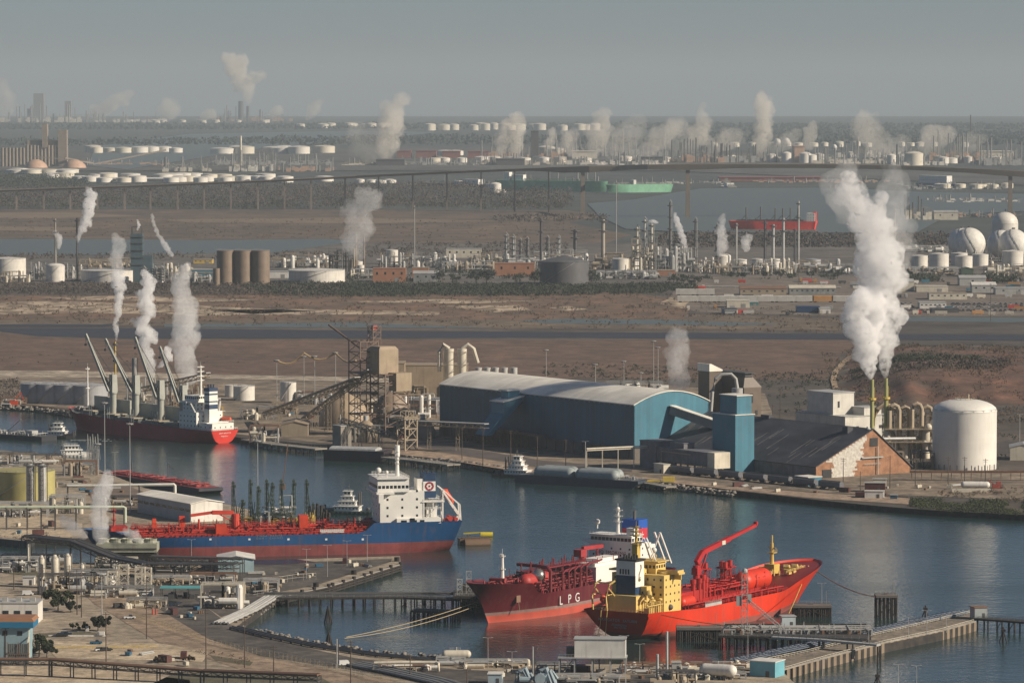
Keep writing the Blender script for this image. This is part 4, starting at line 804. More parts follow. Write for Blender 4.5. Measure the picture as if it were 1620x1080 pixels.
# wake
m = MB();a = G(112,696,.06);n = 26
for k in range(n):
 u0,u1 = k/n,(k+1)/n;w0,w1 = 2+5*u0,2+5*u1
 for s_ in (-1,1):
  if rnd(0,1) < .75 -.5*u0: m._add([(34*u0,s_*w0 -.8,0),(34*u1,s_*w1 -.8,0),(34*u1,s_*w1+.9,0),(34*u0,s_*w0+.9,0)],[(0,1,2,3)])
tag(m.build('wake',mat('foam',(.55,.57,.56),rough=.8,var=.2,scale=.8),None,a),'pale foam trail behind the moving towboat',None,None,'stuff')
# far vessels
sh = Ship('crude_tanker','bright red tanker low in the far basin behind the refinery stacks','tanker ship',(1292,367),(1158,366));zd = lambda q: 10.5
S_ = S(sh.c);zd = lambda q: 17*S_ ;hull(sh,26,zd,[],[paint('far_red',(.80,.05,.03),streak=0)],['hull'],rake=6,deckmat=dgrey)
m = MB();k = S_
for px in (1180,1203,1226,1238,1250,1262): x = sh.at(px);m.vcyl(x,0,15*k,sh.z(327+(px % 3),x),1.1,8);m.beam((x,0,sh.z(340,x)),(x+8,0,sh.z(348,x)),.8)
pipes(m,sh.at(1270),sh.at(1165),-8,8,15*k,n=6,h=5,r=.8,cross=6,posts=60);part('deck_mast',m,dgrey,sh.t)
m,mg = MB(),MB();x = sh.at(1283);house(m,mg,x -7,x+6,-9,9,15*k,30*k,rows=[18*k,22*k,27*k],n=3.5,wh=1.4);part('accommodation_block',m,shipwhite,sh.t);part('glazing',mg,glass,sh.t)
m = MB();m.box((sh.at(1289),3,15*k),(5,6,17*k));part('funnel',m,MAT['far_red'],sh.t)
def far_ship(name,label,a,b,h,hm,blocks,cat='ship',rows=()):
 sh = Ship(name,label,cat,a,b);k = S(sh.c+Vector((0,0,GZ(sh.c.y))));sh.t.location.z = sh.c.z
 hull(sh,26,lambda q: h*k,[],[hm],['hull'],rake=5,deckmat=hm);m,mg = MB(),MB();sh.z = lambda py,x,yo=0: 0
 for px0,px1,z0,z1 in blocks: a_,b_ = sorted((sh.at(px0),sh.at(px1)));house(m,mg,a_,b_,-8,8,z0*k -.5,z1*k,rows=[(z0*.6+z1*.4)*k],n=6,wh=2)
 part('deckhouse',m,shipwhite,sh.t);part('glazing',mg,glass,sh.t)
 m = MB();pipes(m,-sh.L*.4,sh.L*.4,-8,8,h*k,n=4,h=3*k,r=.6,cross=5,posts=40)
 for q in range(5): x = sh.L*(-.35+.16*q);m.vcyl(x,3,h*k,h*k+rnd(7,13)*k,.8,6)
 part('deck_mast',m,grey,sh.t);return sh
grn = paint('far_green',(.22,.50,.32),streak=.1)
far_ship('tanker','bright green hull lying beyond the bridge piers',(786,304),(958,306),19,grn,[(812,830,16,28),(800,808,16,32)])
far_ship('dry_dock','low green floating dock beside the far bank, right of the green hull',(1062,306),(962,307),15,grn,[(1000,1004,10,22)])
far_ship('cargo_ship','long navy hull behind the bridge piers with a white block at its end',(772,298),(664,296),6,navy,[(735,760,6,14),(722,730,6,11)])
far_ship('cargo_ship','blue ship with a broad white upper works under the right end of the bridge',(1521,300),(1452,298),9,paint('far_blue',(.02,.12,.22)),[(1457,1501,8,21)])
far_ship('ferry','small white boat crossing the far basin',(1159,299),(1147,298),4,white,[(1150,1155,4,9)])
far_ship('towboat','tiny towboat in the far basin behind the tall steam column',(1367,318),(1357,318),3,dgrey,[(1359,1364,3,9)])
# anchor buoy and mooring pontoon
a = G(752,861,0);t = thing('pontoon','brown moored pontoon off the stern of the blue tanker','pontoon',a,R(12));m = MB();m.cyl((-6,-2,.6),(7,-2,.6),2.6,2.6,14);m.box((0,3,-.3),(16,7,3.4));m.box((-2,2,3),(9,3,.6));part('float',m,paint('rust_float',(.16,.10,.06)),t);m = MB();m.box((-3,3,3.4),(1,1,1.5));m.rail([(-7,0,3.1),(7,0,3.1)],1,2);part('rail',m,dgrey,t)
a = G(770,848,0);m = MB();m.cyl((-3.2,0,.8),(3.2,0,.8),1.5,1.5,14);m.beam((-3.2,0,2),(-12,0,1.5),.7);solo('mooring_buoy',m,mat('buoy_yellow',(.68,.55,.04),rough=.5),a,'bright yellow drum buoy beside the brown pontoon','buoy')
# ================================================================== GENERAL BUILDERS
tankw = ribbed('tank_shell_white',(.70,.67,.60),period=2.7,axis=2,depth=.035,rough=.5,streak=.28,var=.06,scale=.08)
def tank(px,row,wpx,hpx,label,m=None,group=None,roof='cone',name='storage_tank',n=28,rail=True,z=3.0,rise=None,stair=True):
 p = G(px,row,z);s = S(p);r = wpx*s/2;h = hpx*s;p = p+Vector((0,r,0));m = tankw if (m is None or m is white) else m
 t = thing(name,label,'tank',p,0,group);mb = MB();mb.lathe((0,0,0),[(r,0),(r,h)],n);part('shell',mb,m,t,smooth=True)
 mb = MB();k = rise if rise is not None else {'cone': .12,'dome': .32,'flat': .02}[roof]
 prof = [(r*1.01,h -.02),(r*1.01,h+.25)]+[(r*math.cos(R(a)),h+.25+r*k*math.sin(R(a))) if roof == 'dome' else (r*(1 -a/90),h+.25+r*k*a/90) for a in range(0,91,15)]
 prof[-1] = (.01,prof[-1][1]);mb.lathe((0,0,0),prof,n);part('roof',mb,m,t,smooth=True)
 if rail and wpx > 18:
  mb = MB();pts = [(r*math.cos(R(a)),r*math.sin(R(a)),h+.2) for a in range(-180,190,20)];mb.rail(pts,1.1,4,.12)
  if stair:
   for a in range(14): q = R(-150+6*a);z_ = h*a/14;mb.beam(((r+.6)*math.cos(q),(r+.6)*math.sin(q),z_),((r+.6)*math.cos(q+R(6)),(r+.6)*math.sin(q+R(6)),z_+h/14),.9,.25)
  part('stair_rail',mb,galv,t)
 return t
def stack(px,row,top,wpx,label,m,group=None,name='chimney',z=3.0,taper=.85,guy=False,plats=2,cat='chimney'):
 p = G(px,row,z);s = S(p);h = ZAT(top,p.y) -p.z;r = wpx*s/2;t = thing(name,label,cat,p,0,group)
 mb = MB();mb.vcyl(0,0,0,h,r,14,r*taper);mb.box((0,0,0),(r*3,r*3,1.5));part('shaft',mb,m,t,smooth=True)
 mb = MB()
 for i in range(plats): zz = h*(1 -.12*(i*1.8+.4));mb.lathe((0,0,zz),[(r,0),(r*2+.4,0),(r*2+.4,1.1),(r*2+.3,1.1),(r*2+.3,.1),(r,.1)],10)
 mb.beam((r+.3,0,0),(r+.3,0,h),.35);part('platform',mb,dgrey,t);return t
def column(px,row,top,wpx,label,m,group=None,z=3.0):
 """distillation column with ring platforms, side pipe and ladder"""
 p = G(px,row,z);s = S(p);h = ZAT(top,p.y) -p.z;r = wpx*s/2;t = thing('distillation_column',label,'process column',p,0,group)
 mb = MB();mb.lathe((0,0,0),[(r*1.2,0),(r,h*.1),(r,h*.55),(r*.8,h*.6),(r*.8,h*.96),(.05,h)],14);part('vessel',mb,m,t,smooth=True)
 mb = MB()
 for i in range(5): zz = h*(.2+.18*i);mb.lathe((0,0,zz),[(r,0),(r*1.5+1.0,0),(r*1.5+1.0,1.1),(r*1.5+.9,1.1),(r*1.5+.9,.12),(r,.12)],10)
 part('platform',mb,dgrey,t);mb = MB();mb.tube([(r*1.2,-r*.5,0),(r*1.2,-r*.5,h*.98),(0,0,h+r)],.3+r*.12,6);part('riser_pipe',mb,galv,t);return t
def shed(px0,px1,row,hpx,label,wm,rm,depth=None,name='warehouse',rz=0,roof='gable',group=None,z=3.0,rise=.25,cat='building',door=True,wins=0):
 a,b = G(px0,row,z),G(px1,row,z);s = S((a+b)/2);wdt = (b -a).length;h = hpx*s;d = depth or wdt*.5;c = (a+b)/2
 t = thing(name,label,cat,c,rz,group);mb = MB();hw = wdt/2
 rs = min(d,wdt)*rise*.5 if roof == 'gable' else 0
 mb.box((0,d/2,0),(wdt,d,h))
 if roof == 'gable':
  if wdt >= d: mb._add([(-hw,0,h),(-hw,d,h),(-hw,d/2,h+rs),(hw,0,h),(hw,d,h),(hw,d/2,h+rs)],[(0,1,2),(3,5,4)])
  else: mb._add([(-hw,0,h),(hw,0,h),(0,0,h+rs),(-hw,d,h),(hw,d,h),(0,d,h+rs)],[(0,1,2),(3,5,4)])
 part('wall',mb,wm,t);mb = MB();e = .5
 if roof == 'gable':
  if wdt >= d: mb.extr([(-.01 -e,h),(d/2,h+rs),(d+e,h),(d+e,h+.4),(d/2,h+rs+.4),(-e,h+.4)],(-hw -e,0,0),(hw+e,0,0))
  else: mb.extr([(-hw -e,h),(0,h+rs),(hw+e,h),(hw+e,h+.4),(0,h+rs+.4),(-hw -e,h+.4)],(0,d+e,0),(0,-e,0))
 else: mb.box((0,d/2,h),(wdt+.6,d+.6,.5))
 part('roof',mb,rm,t)
 if door:
  mb = MB();mb.box((hw*.45,-.05,0),(min(5,wdt*.2),.15,min(5,h*.6)));part('door',mb,grey,t)
 for i in range(wins):
  mb = MB();mb.box((-hw+wdt*(i+.5)/wins,-.04,h*.55),(min(2.2,wdt/wins*.5),.12,h*.2));part('window',mb,glass,t)
 return t
def unit(px0,px1,row,hpx,label,seed=0,dens=1.0,m=None,group=None,name='process_unit',z=3.0,depth=None,cat='process unit'):
 """open steel structure crowded with vessels and pipes"""
 random.seed(1000+seed);a,b = G(px0,row,z),G(px1,row,z);s = S((a+b)/2);W = (b -a).length;Hh = hpx*s;D = depth or min(45,W*.6);c = (a+b)/2;t = thing(name,label,cat,c,0,group)
 fr = MB();nx = max(2,int(W/9));lv = max(1,int(Hh/6))
 hs = [max(1,int(lv*rnd(.35,1.0))) for _ in range(nx)]
 for i in range(nx):
  x0,x1 = -W/2+W*i/nx,-W/2+W*(i+1)/nx;n = hs[i]
  for y in (0,D*.5,D):
   fr.beam((x0,y,0),(x0,y,n*Hh/lv),.45);fr.beam((x1,y,0),(x1,y,n*Hh/lv),.45)
   for k in range(1,n+1): fr.beam((x0,y,k*Hh/lv),(x1,y,k*Hh/lv),.4)
  for k in range(1,n+1):
   fr.box(((x0+x1)/2,D*rnd(.2,.8),k*Hh/lv),((x1 -x0)*rnd(.3,1),D*rnd(.1,.35),.2));fr.rail([(x0,0,k*Hh/lv),(x1,0,k*Hh/lv)],1.1,3,.14,False)
  if rnd(0,1) < .5: fr.beam((x0,0,0),(x1,0,Hh/lv),.3)
 part('steel_frame',fr,m or grey,t);v = MB();n = int(W/4.5*dens)
 for i in range(n):
  v.cut();x,y = rnd(-W/2,W/2),rnd(-2,D);r = rnd(1.0,3.2)*(1 if Hh < 40 else 1.4)*(.5 if name == 'process_unit' and W < 38 else 1);hh = rnd(.25,.9)*Hh
  if rnd(0,1) < .6: v.vcyl(x,y,0,hh,r,9);v.sphere((x,y,hh),r,8)
  else: zz = rnd(.15,.6)*Hh;v.cyl((x -4,y,zz),(x+4,y,zz),r,n=9)
 part('vessel',v,[cream,galv,white,tan][seed % 4],t);p_ = MB()
 for i in range(int(W/3.5*dens)):
  x,y = rnd(-W/2,W/2),rnd(-3,D);zz = rnd(.15,.95)*Hh;x2 = x+rnd(-.4,.4)*W;x2 = max(-W/2,min(W/2,x2));p_.tube([(x,y,0),(x,y,zz),(x2,y,zz),(x2,y,zz*rnd(.3,1))],rnd(.3,.75),5)
 part('pipework',p_,[galv,tan,grey][seed % 3],t);return t
def sphere_tank(px,row,wpx,label,group=None,z=3.0):
 p = G(px,row,z);s = S(p);r = wpx*s/2;p = p+Vector((0,r,0));t = thing('spherical_tank',label,'tank',p,0,group);mb = MB();mb.sphere((0,0,r*1.12),r,28);part('shell',mb,white,t,smooth=True)
 mb = MB()
 for i in range(10): mb.cut();a = 2*math.pi*i/10;mb.vcyl(r*.93*math.cos(a),r*.93*math.sin(a),0,r*1.1,.6,8)
 part('leg',mb,white,t);mb = MB();pts = [(r*1.02*math.cos(a)*math.cos(b_),-r*1.02*math.cos(a)*math.sin(b_),r*1.12+r*1.02*math.sin(a)) for a,b_ in [(R(-40+10*i),R(60+6*i)) for i in range(14)]];mb.tube(pts,.28,4);mb.vcyl(0,0,r*2.1,r*2.2,2.2,10);part('stair',mb,dgrey,t);return t
def pole(px,row,top,label,m=None,kind='lamp',r=.28,group=None,z=3.0,name=None,rz=0):
 p = G(px,row,z);h = ZAT(top,p.y) -p.z;name = name or {'lamp': 'lamp_mast','util': 'utility_pole','street': 'street_lamp','tower': 'lattice_mast'}[kind]
 t = thing(name,label,name.replace('_',' '),p,rz,group);mb = MB();m = m or galv
 if kind == 'tower': mb.tower(0,0,0,h,max(2.5,h*.06),max(6,int(h/5)),.3,top=.8)
 else: mb.vcyl(0,0,0,h,r,8,r*.55)
 part('shaft',mb,m,t);mb = MB()
 if kind == 'lamp':
  mb.lathe((0,0,h -.8),[(.3,0),(2.0,0),(2.0,.3),(.3,.3)],10)
  hd = MB()
  for i in range(6): a = i*math.pi/3;hd.box((1.9*math.cos(a),1.9*math.sin(a),h -1.4),(.7,.7,.6),a)
  part('crown',mb,galv,t);part('lamp_head',hd,dgrey,t)
 elif kind == 'util': mb.beam((-1.5,0,h -.8),(1.5,0,h -.8),.2);mb.beam((-1.1,0,h -1.8),(1.1,0,h -1.8),.18);part('crossarm',mb,woodl,t)
 elif kind == 'street': mb.beam((0,0,h -.1),(1.4,0,h+.1),.14);mb.beam((0,0,h -.1),(-1.4,0,h+.1),.14);part('arm',mb,galv,t);mb = MB();mb.box((1.6,0,h),(.9,.35,.18));mb.box((-1.6,0,h),(.9,.35,.18));part('lamp_head',mb,galv,t)
 return t
# ================================================================== FERTILISER PLANT
DX = Vector((.567,-.825,0)).normalized();RZ = math.atan2(DX.y,DX.x)
blue_w = ribbed('blue_cladding_shaded',(.032,.112,.175),period=3.0,axis=0,depth=.12,rough=.55,var=.10,scale=.05,streak=.22)  # base blue darkened, putting the long wall's shade into the colour
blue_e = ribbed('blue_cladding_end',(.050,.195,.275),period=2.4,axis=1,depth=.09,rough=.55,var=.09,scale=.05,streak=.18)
roofw = ribbed('white_roof_sheet',(.84,.80,.70),period=4.0,axis=0,depth=.07,rough=.6,var=.10,scale=.05)
p = G(1003,727,3);t = thing('storage_hall','huge blue storage hall with a white curved roof on the far quay','warehouse',p,RZ)
LW,WW,HE,RI = 217,58,33.5,7.6
arc = [(WW*i/14,HE+RI*math.sin(math.pi*i/14) ** .85) for i in range(15)]
m = MB();m.mi = 0;m.box((-LW/2,.3,7),(LW,.6,HE -7));m.mi = 1;m._add([(0,y,7) for y,z in arc]+[(0,y,z) for y,z in arc] ,[tuple([0,14]+list(range(29,14,-1)))]);m._add([(-LW,y,7) for y,z in arc]+[(-LW,y,z) for y,z in arc],[tuple(([0,14]+list(range(29,14,-1)))[::-1])]);m.mi = 0;m.box((-LW/2,WW -.3,7),(LW,.6,HE -7))
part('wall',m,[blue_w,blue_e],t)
m = MB();m.box((-LW/2,.3,0),(LW,1.4,7));m.box((.2,WW/2,0),(1.0,WW,7));m.box((-LW/2,WW,0),(LW,1,7))
for i in range(22): m.box((-LW*(i+.5)/22,-.7,0),(1.2,1.2,7))
part('plinth',m,concd,t)
m = MB();V = []
for x in (-LW -.6,.6):
 V += [(x,y+(-.6 if i == 0 else .6 if i == 14 else 0),z+.03) for i,(y,z) in enumerate(arc)]+[(x,y+(-.6 if i == 0 else .6 if i == 14 else 0),z+.6) for i,(y,z) in enumerate(arc)]
m._add(V,[(30+i,30+i+1,i+1,i) for i in range(14)]+[(15+i,15+i+1,45+i+1,45+i) for i in range(14)]+[(0,15,45,30),(14,44,59,29)]+[(i,i+1,16+i,15+i) for i in range(14)]+[(30+i+1,30+i,45+i,46+i) for i in range(14)])
part('roof',m,roofw,t,smooth=False)
m = MB()
for i in range(40): m.box((-LW*(i+.5)/40,-1.0,HE -.7),(.5,.5,.4))
part('eave_bracket',m,galv,t)
def xp(mb,poly,x0,x1):       # side outline (y,z) extruded along x
 n = len(poly);V = [(x0,y,z) for y,z in poly]+[(x1,y,z) for y,z in poly];mb._add(V,[(i,n+i,n+(i+1) % n,(i+1) % n) for i in range(n)]+[tuple(range(n)),tuple(range(2*n -1,n -1,-1))])
m = MB();s0 = -LW+84;s1 = -LW+98;m.mi = 0;xp(m,[(0,31.5),(-16,28.5),(-16,21.5),(-29,8),(-25,8),(-.2,30)],s0,s1);m.box(((s0+s1)/2,-6,29),(8,9,6.6))
m.mi = 1;xp(m,[(0,32.6),(-17,29.2),(-17,28.6),(0,31.8)],s0 -.6,s1+.6);m.box(((s0+s1)/2,-6.5,35.6),(9.5,11,.7))
part('chute_housing',m,[blue_e,roofw],t)
m = MB();m.mi = 0;a,b = Vector((0,29,29.5)),Vector((34,44,20));m.beam(a,b,5.5,5.0);m.mi = 1;m.beam(a+Vector((0,0,2.8)),b+Vector((0,0,2.8)),6.2,.6);part('conveyor_gallery',m,[paint('gallery_grey',(.24,.24,.25)),roofw],t)
m = MB()
for k in range(9): m.tower(-LW+40+k*9,-9,0,9+(k % 2)*2,4,2,.35)
m.box((-LW+84,-9,9),(100,8,.6));m.rail([(-LW+36,-13,9.6),(-LW+132,-13,9.6)],1.1,3,.15);part('walkway',m,rust,t)
# ridge fans? none. small silos behind the hall
for i,px in enumerate((757,771,784,798,813)): tank(px,650,11,68,f'{nth(i,5)} of five pale silos peeping over the curved roof',galv,'silos behind the storage hall',rail=False,n=14)
# blue elevator tower
p = G(1163,747,3);t = thing('elevator_tower','tall blue conveyor tower in two steps between the storage hall and the dark roofed shed','tower',p,RZ)
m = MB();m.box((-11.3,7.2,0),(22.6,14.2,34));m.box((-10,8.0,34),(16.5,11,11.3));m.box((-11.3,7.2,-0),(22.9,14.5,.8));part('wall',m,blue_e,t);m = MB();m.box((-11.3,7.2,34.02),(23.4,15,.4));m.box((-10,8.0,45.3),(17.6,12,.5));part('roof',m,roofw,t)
# grey transfer house at the foot of the tower
p = G(1160,750,3);t = thing('transfer_house','grey corrugated transfer house with a white end at the foot of the blue tower','building',p,RZ);greyc = ribbed('grey_cladding',(.17,.17,.19),period=1.5,axis=0,depth=.1,rough=.7)
m = MB();m.box((-34,-9,5),(56,12,8));m.box((-64,-8,0),(16,16,16));m.box((-40,-8,13),(14,8,3.5));part('wall',m,greyc,t);m = MB();m.box((-2.4,-9,4),(7,11.6,9.5));part('end_bay',m,cream,t);m = MB();m.box((-34,-9,13.02),(57,13,.3));m.box((-40,-8,16.5),(15,9,.3));m.box((-64,-8,16.02),(16.6,16.6,.3));part('roof',m,greyc,t)
m = MB()
for k in range(8): m.beam((-54+k*7,-14,0),(-54+k*7,-14,5),.5);m.beam((-54+k*7,-4,0),(-54+k*7,-4,5),.5)
m.beam((-50,-16,11),(-20,-16,11),.6);m.beam((-50,-16,11),(-50,-16,0),.6);part('support',m,tan,t)
# dark roofed brick shed
p = G(1291,757,3);t = thing('brick_shed','long shed with a dark streaked roof and an orange brick gable patched with white','warehouse',p,RZ);SL,SW,ZA,ZL,ZR = 165,72,27,7,3.5;AP = 43
br = bpy.data.materials.new('brick');br.use_nodes = True;nt = br.node_tree;b = nt.nodes['Principled BSDF'];b.inputs['Roughness'].default_value = .9
tc = nt.nodes.new('ShaderNodeTexCoord');sx = nt.nodes.new('ShaderNodeSeparateXYZ');cb = nt.nodes.new('ShaderNodeCombineXYZ');nt.links.new(tc.outputs['Object'],sx.inputs[0]);nt.links.new(sx.outputs[1],cb.inputs[0]);nt.links.new(sx.outputs[2],cb.inputs[1])
bt = nt.nodes.new('ShaderNodeTexBrick');nt.links.new(cb.outputs[0],bt.inputs[0]);bt.inputs['Scale'].default_value = .5;bt.inputs['Color1'].default_value = (.52,.22,.10,1);bt.inputs['Color2'].default_value = (.38,.15,.07,1);bt.inputs['Mortar'].default_value = (.30,.19,.12,1);bt.inputs['Mortar Size'].default_value = .06
nz = nt.nodes.new('ShaderNodeTexNoise');nz.inputs['Scale'].default_value = .25;nz.inputs['Detail'].default_value = 8;nt.links.new(cb.outputs[0],nz.inputs[0]);mx = nt.nodes.new('ShaderNodeMix');mx.data_type = 'RGBA';mx.blend_type = 'MULTIPLY';mx.inputs[0].default_value = .8;nt.links.new(bt.outputs[0],mx.inputs[6])
rp = nt.nodes.new('ShaderNodeValToRGB');rp.color_ramp.elements[0].position = .3;rp.color_ramp.elements[0].color = (.5,.5,.5,1);rp.color_ramp.elements[1].position = .6;nt.links.new(nz.outputs[0],rp.inputs[0]);nt.links.new(rp.outputs[0],mx.inputs[7]);nt.links.new(mx.outputs[2],b.inputs[0])
m = MB();prof = [(0,0),(SW,0),(SW,ZR),(AP,ZA),(0,ZL)]
xp(m,prof,0,-.8);m.box((-SL/2,SW -.4,0),(SL,.7,ZR -.05));xp(m,prof,-SL,-SL+.8);part('wall',m,br,t);m = MB();m.box((-SL/2 -.5,.4,0),(SL -1,.7,ZL -.05));part('side_wall',m,greyc,t)
m = MB();ppts = []
random.seed(3)
edge = [(11,.1),(11,5)];ys = []
L_ = [(14,.1),(34,.1)]
outline = []
# stepped white patch (lime-washed bricks) between the left verge and the middle of the gable
rows_ = 22
for k in range(rows_):
 z0,z1 = ZA*.93*k/rows_,ZA*.93*(k+1)/rows_;lo = max((z1 -ZL)/(ZA -ZL)*AP,0)+.4 if z1 > ZL else 0
 l = max(lo,(12+rnd(-1.5,1.5)) if z0 < ZL*1.25 else lo);r_ = 33+rnd(-2,2) -(5*abs(z0/14 -.9) if z0 < 14 else 0)+(2 if 9 < z0 < 18 else 0)
 if z0 > 18: r_ = 37+rnd(-1.5,1.5)
 if r_ > l+.5: m.box((.05,(l+r_)/2,z0),(.1,r_ -l,z1 -z0+.002*(k % 2)))
part('whitewash_patch',m,mat('whitewash',(.66,.64,.58),rough=.9,scale=.6,col2=(.42,.38,.33),detail=9),t)
rfm = mat('dark_roof_sheet',(.075,.080,.095),rough=.7,scale=.18,col2=(.035,.036,.045),stretch=(.25,.12,1),detail=9);
m = MB();V = []
for x in (-SL -1,.8): V += [(x,-1,ZL -.35),(x,AP,ZA+.05),(x,SW+1,ZR -.35),(x,-1,ZL+.15),(x,AP,ZA+.6),(x,SW+1,ZR+.15)]
m._add(V,[(3,4,10,9),(4,5,11,10),(0,6,7,1),(1,7,8,2),(0,3,9,6),(2,8,11,5),(0,1,4,3),(1,2,5,4),(6,9,10,7),(7,10,11,8)])
m.box((-SL*.10,AP -6,ZA -3),(5,4,4));m.box((-SL*.62,AP,ZA),(8,3,2.0));part('roof',m,rfm,t)
random.seed(11);m = MB()
for k in range(26):
 x = -SL*rnd(.02,.97);u0 = rnd(0,.6);u1 = min(1,u0+rnd(.12,.4));P_ = lambda u: (x,-1+(AP+1)*u,ZL+.19+(ZA+.45 -ZL)*u);m.beam(P_(u0),P_(u1),rnd(.25,.7),.05)
part('roof_streak',m,mat('roof_streak',(.24,.22,.21),rough=.8,var=.2),t)
m = MB();m.box((.15,43.5,17),(.3,6,5));m.box((.15,8,0),(.3,7,5));part('opening',m,black,t)
m = MB();m.beam((.8,34,10.5),(.8,50,10.5),.8);m.beam((1,46,0),(1,46,17),.5);m.tube([(-2,AP -3,ZA+1),(-2,AP+5,ZA -3),(-2,AP+8,ZA -6),(-2,AP+34,ZA -7)],.8,8);m.rail([(1,36,6),(1,48,6)],1,2,.15);part('pipework',m,galv,t)
# white ammonia tank
t = tank(1531,745,102,92,'great white domed tank standing at the right edge of the plant',ribbed('tank_white',(.74,.72,.66),period=3.2,axis=2,depth=.025,rough=.5,streak=.14,var=.04,scale=.05),None,'dome',n=56,rise=.36,stair=False);m = MB();R0 = 51*S(G(1531,745));h = 92*S(G(1531,745))
m.lathe((0,0,h+R0*.335),[(4.5,0),(4.5,.3),(4.4,.3)],16);m.rail([(6*math.cos(R(a)),6*math.sin(R(a)),h+R0*.32) for a in range(0,370,30)],1.4,3,.2);m.vcyl(2,0,h+5,h+R0*.36+3,.8,8);m.tube([(-R0*.99,-4,h),(-R0*.7,-4,h+R0*.24),(-R0*.3,-2,h+R0*.34)],.35,6);part('roof_platform',m,tan,t)
m = MB()
for k in range(30): m.cut();a = 2*math.pi*k/30;m.vcyl((R0+1.2)*math.cos(a),(R0+1.2)*math.sin(a),0,3.5,.3,5)
part('anchor_post',m,dgrey,t)
p = G(1545,760,3);m = MB();m.box((0,0,4.6),(78,3,.5))
for k in range(14): m.beam((-38+k*5.8,0,0),(-38+k*5.8,0,4.6),.35)
for k in range(3): m.cyl((-39,-1+k,5.5),(39,-1+k,5.5),.35,n=6)
m.rail([(-39,-1.5,5.1),(39,-1.5,5.1)],1.1,3,.12);solo('pipe_rack',m,rust,p,'low rusty pipe rack in front of the great white tank','pipe rack')
# twin green stacks
stk = paint('stack_green',(.33,.33,.13),streak=.3)
for i,(px,top) in enumerate(((1379,600),(1401,598))):
 t = stack(px,724,top,6.2,f'{("left","right")[i]} one of the twin olive green stacks steaming behind the brick gable',stk,'twin green stacks',taper=.95,plats=0)
 m = MB();hh = ZAT(top,t.location.y) -3;m.lathe((0,0,hh*.74),[(1.2,0),(2.6,0),(2.6,1.2),(2.4,1.2),(2.4,.2),(1.2,.2)],10);m.beam((1.5,0,0),(1.5,0,hh*.9),.4);part('platform',m,yellow,t)
# white process building
wb = paint('render_white',(.60,.58,.52),streak=.2)
p = G(1310,712,3);t = thing('process_building','tall blank white building rising behind the dark shed roof','building',p,RZ);m = MB();m.box((-10,10,0),(26,17,36));m.box((8,24,0),(14,14,27));m.box((-8,18,0),(50,36,22));part('wall',m,wb,t);m = MB();m.box((-10,10,36),(26.8,17.8,.6));m.box((-8,18,22),(50.8,36.8,.5));m.box((8,24,27),(14.6,14.6,.4));part('roof',m,galv,t)
for y_,z_,w_,h_ in ((6,27,1.5,4),(10,20,2,2),(30,23,5,2)): m = MB();m.box((3.05 if z_ == 27 else 17.1,y_,z_ if z_ == 27 else 14),(.2,w_,h_));part('window',m,black,t)
# scrubber ducts and vessels beside the stacks
random.seed(21);p = G(1442,724,3);t = thing('scrubber_train','tangle of bent tan ducts and round vessels right of the twin stacks','process unit',p,0);tanp = paint('duct_tan',(.42,.34,.24),streak=.3);m = MB()
for k in range(5):
 x = -14+k*7;y = rnd(-3,8);z = rnd(24,32);r = 1.5;m.tube([(x,y,0),(x,y,z),(x+1,y,z+2.5),(x+3,y,z+3.4),(x+5,y,z+2.5),(x+6,y,z),(x+6,y,z*.45)],r,10)
m.tube([(-24,5,20),(-21,5,30),(-17,5,33),(-9,5,30),(-4,5,22)],1.8,10);part('duct',m,tanp,t,smooth=True);m = MB()
for k in range(9): x,y,z = rnd(-16,14),rnd(-6,4),rnd(2,20);m.sphere((x,y,z+3),rnd(2,3.4),12,1.2)
for k in range(5): x,y = rnd(-16,14),rnd(-5,8);m.vcyl(x,y,0,rnd(8,18),rnd(1.4,2.4),12)
part('vessel',m,cream,t,smooth=True);m = MB()
for k in range(4): m.tower(-14+k*9,5,0,26,7,5,.35)
m.box((-2,-2,10),(32,10,.3));m.box((-2,-2,18),(30,10,.3));m.rail([(-18,-7,10.3),(14,-7,10.3)],1.1,2.5,.14);m.rail([(-17,-7,18.3),(13,-7,18.3)],1.1,2.5,.14);part('steel_frame',m,tan,t)
unit(1445,1478,742,26,'dark steel rack with small drums left of the great white tank',31,1.2,dgrey,z=3.0,depth=20)
shed(1598,1640,728,20,'low cream shed with a grey roller door right of the white tank',cream,galv,20,'shed',rz=R(-6))
shed(1455,1482,716,20,'small tan windowless building between ducts and white tank',tan,tan,18,'shed',roof='flat')
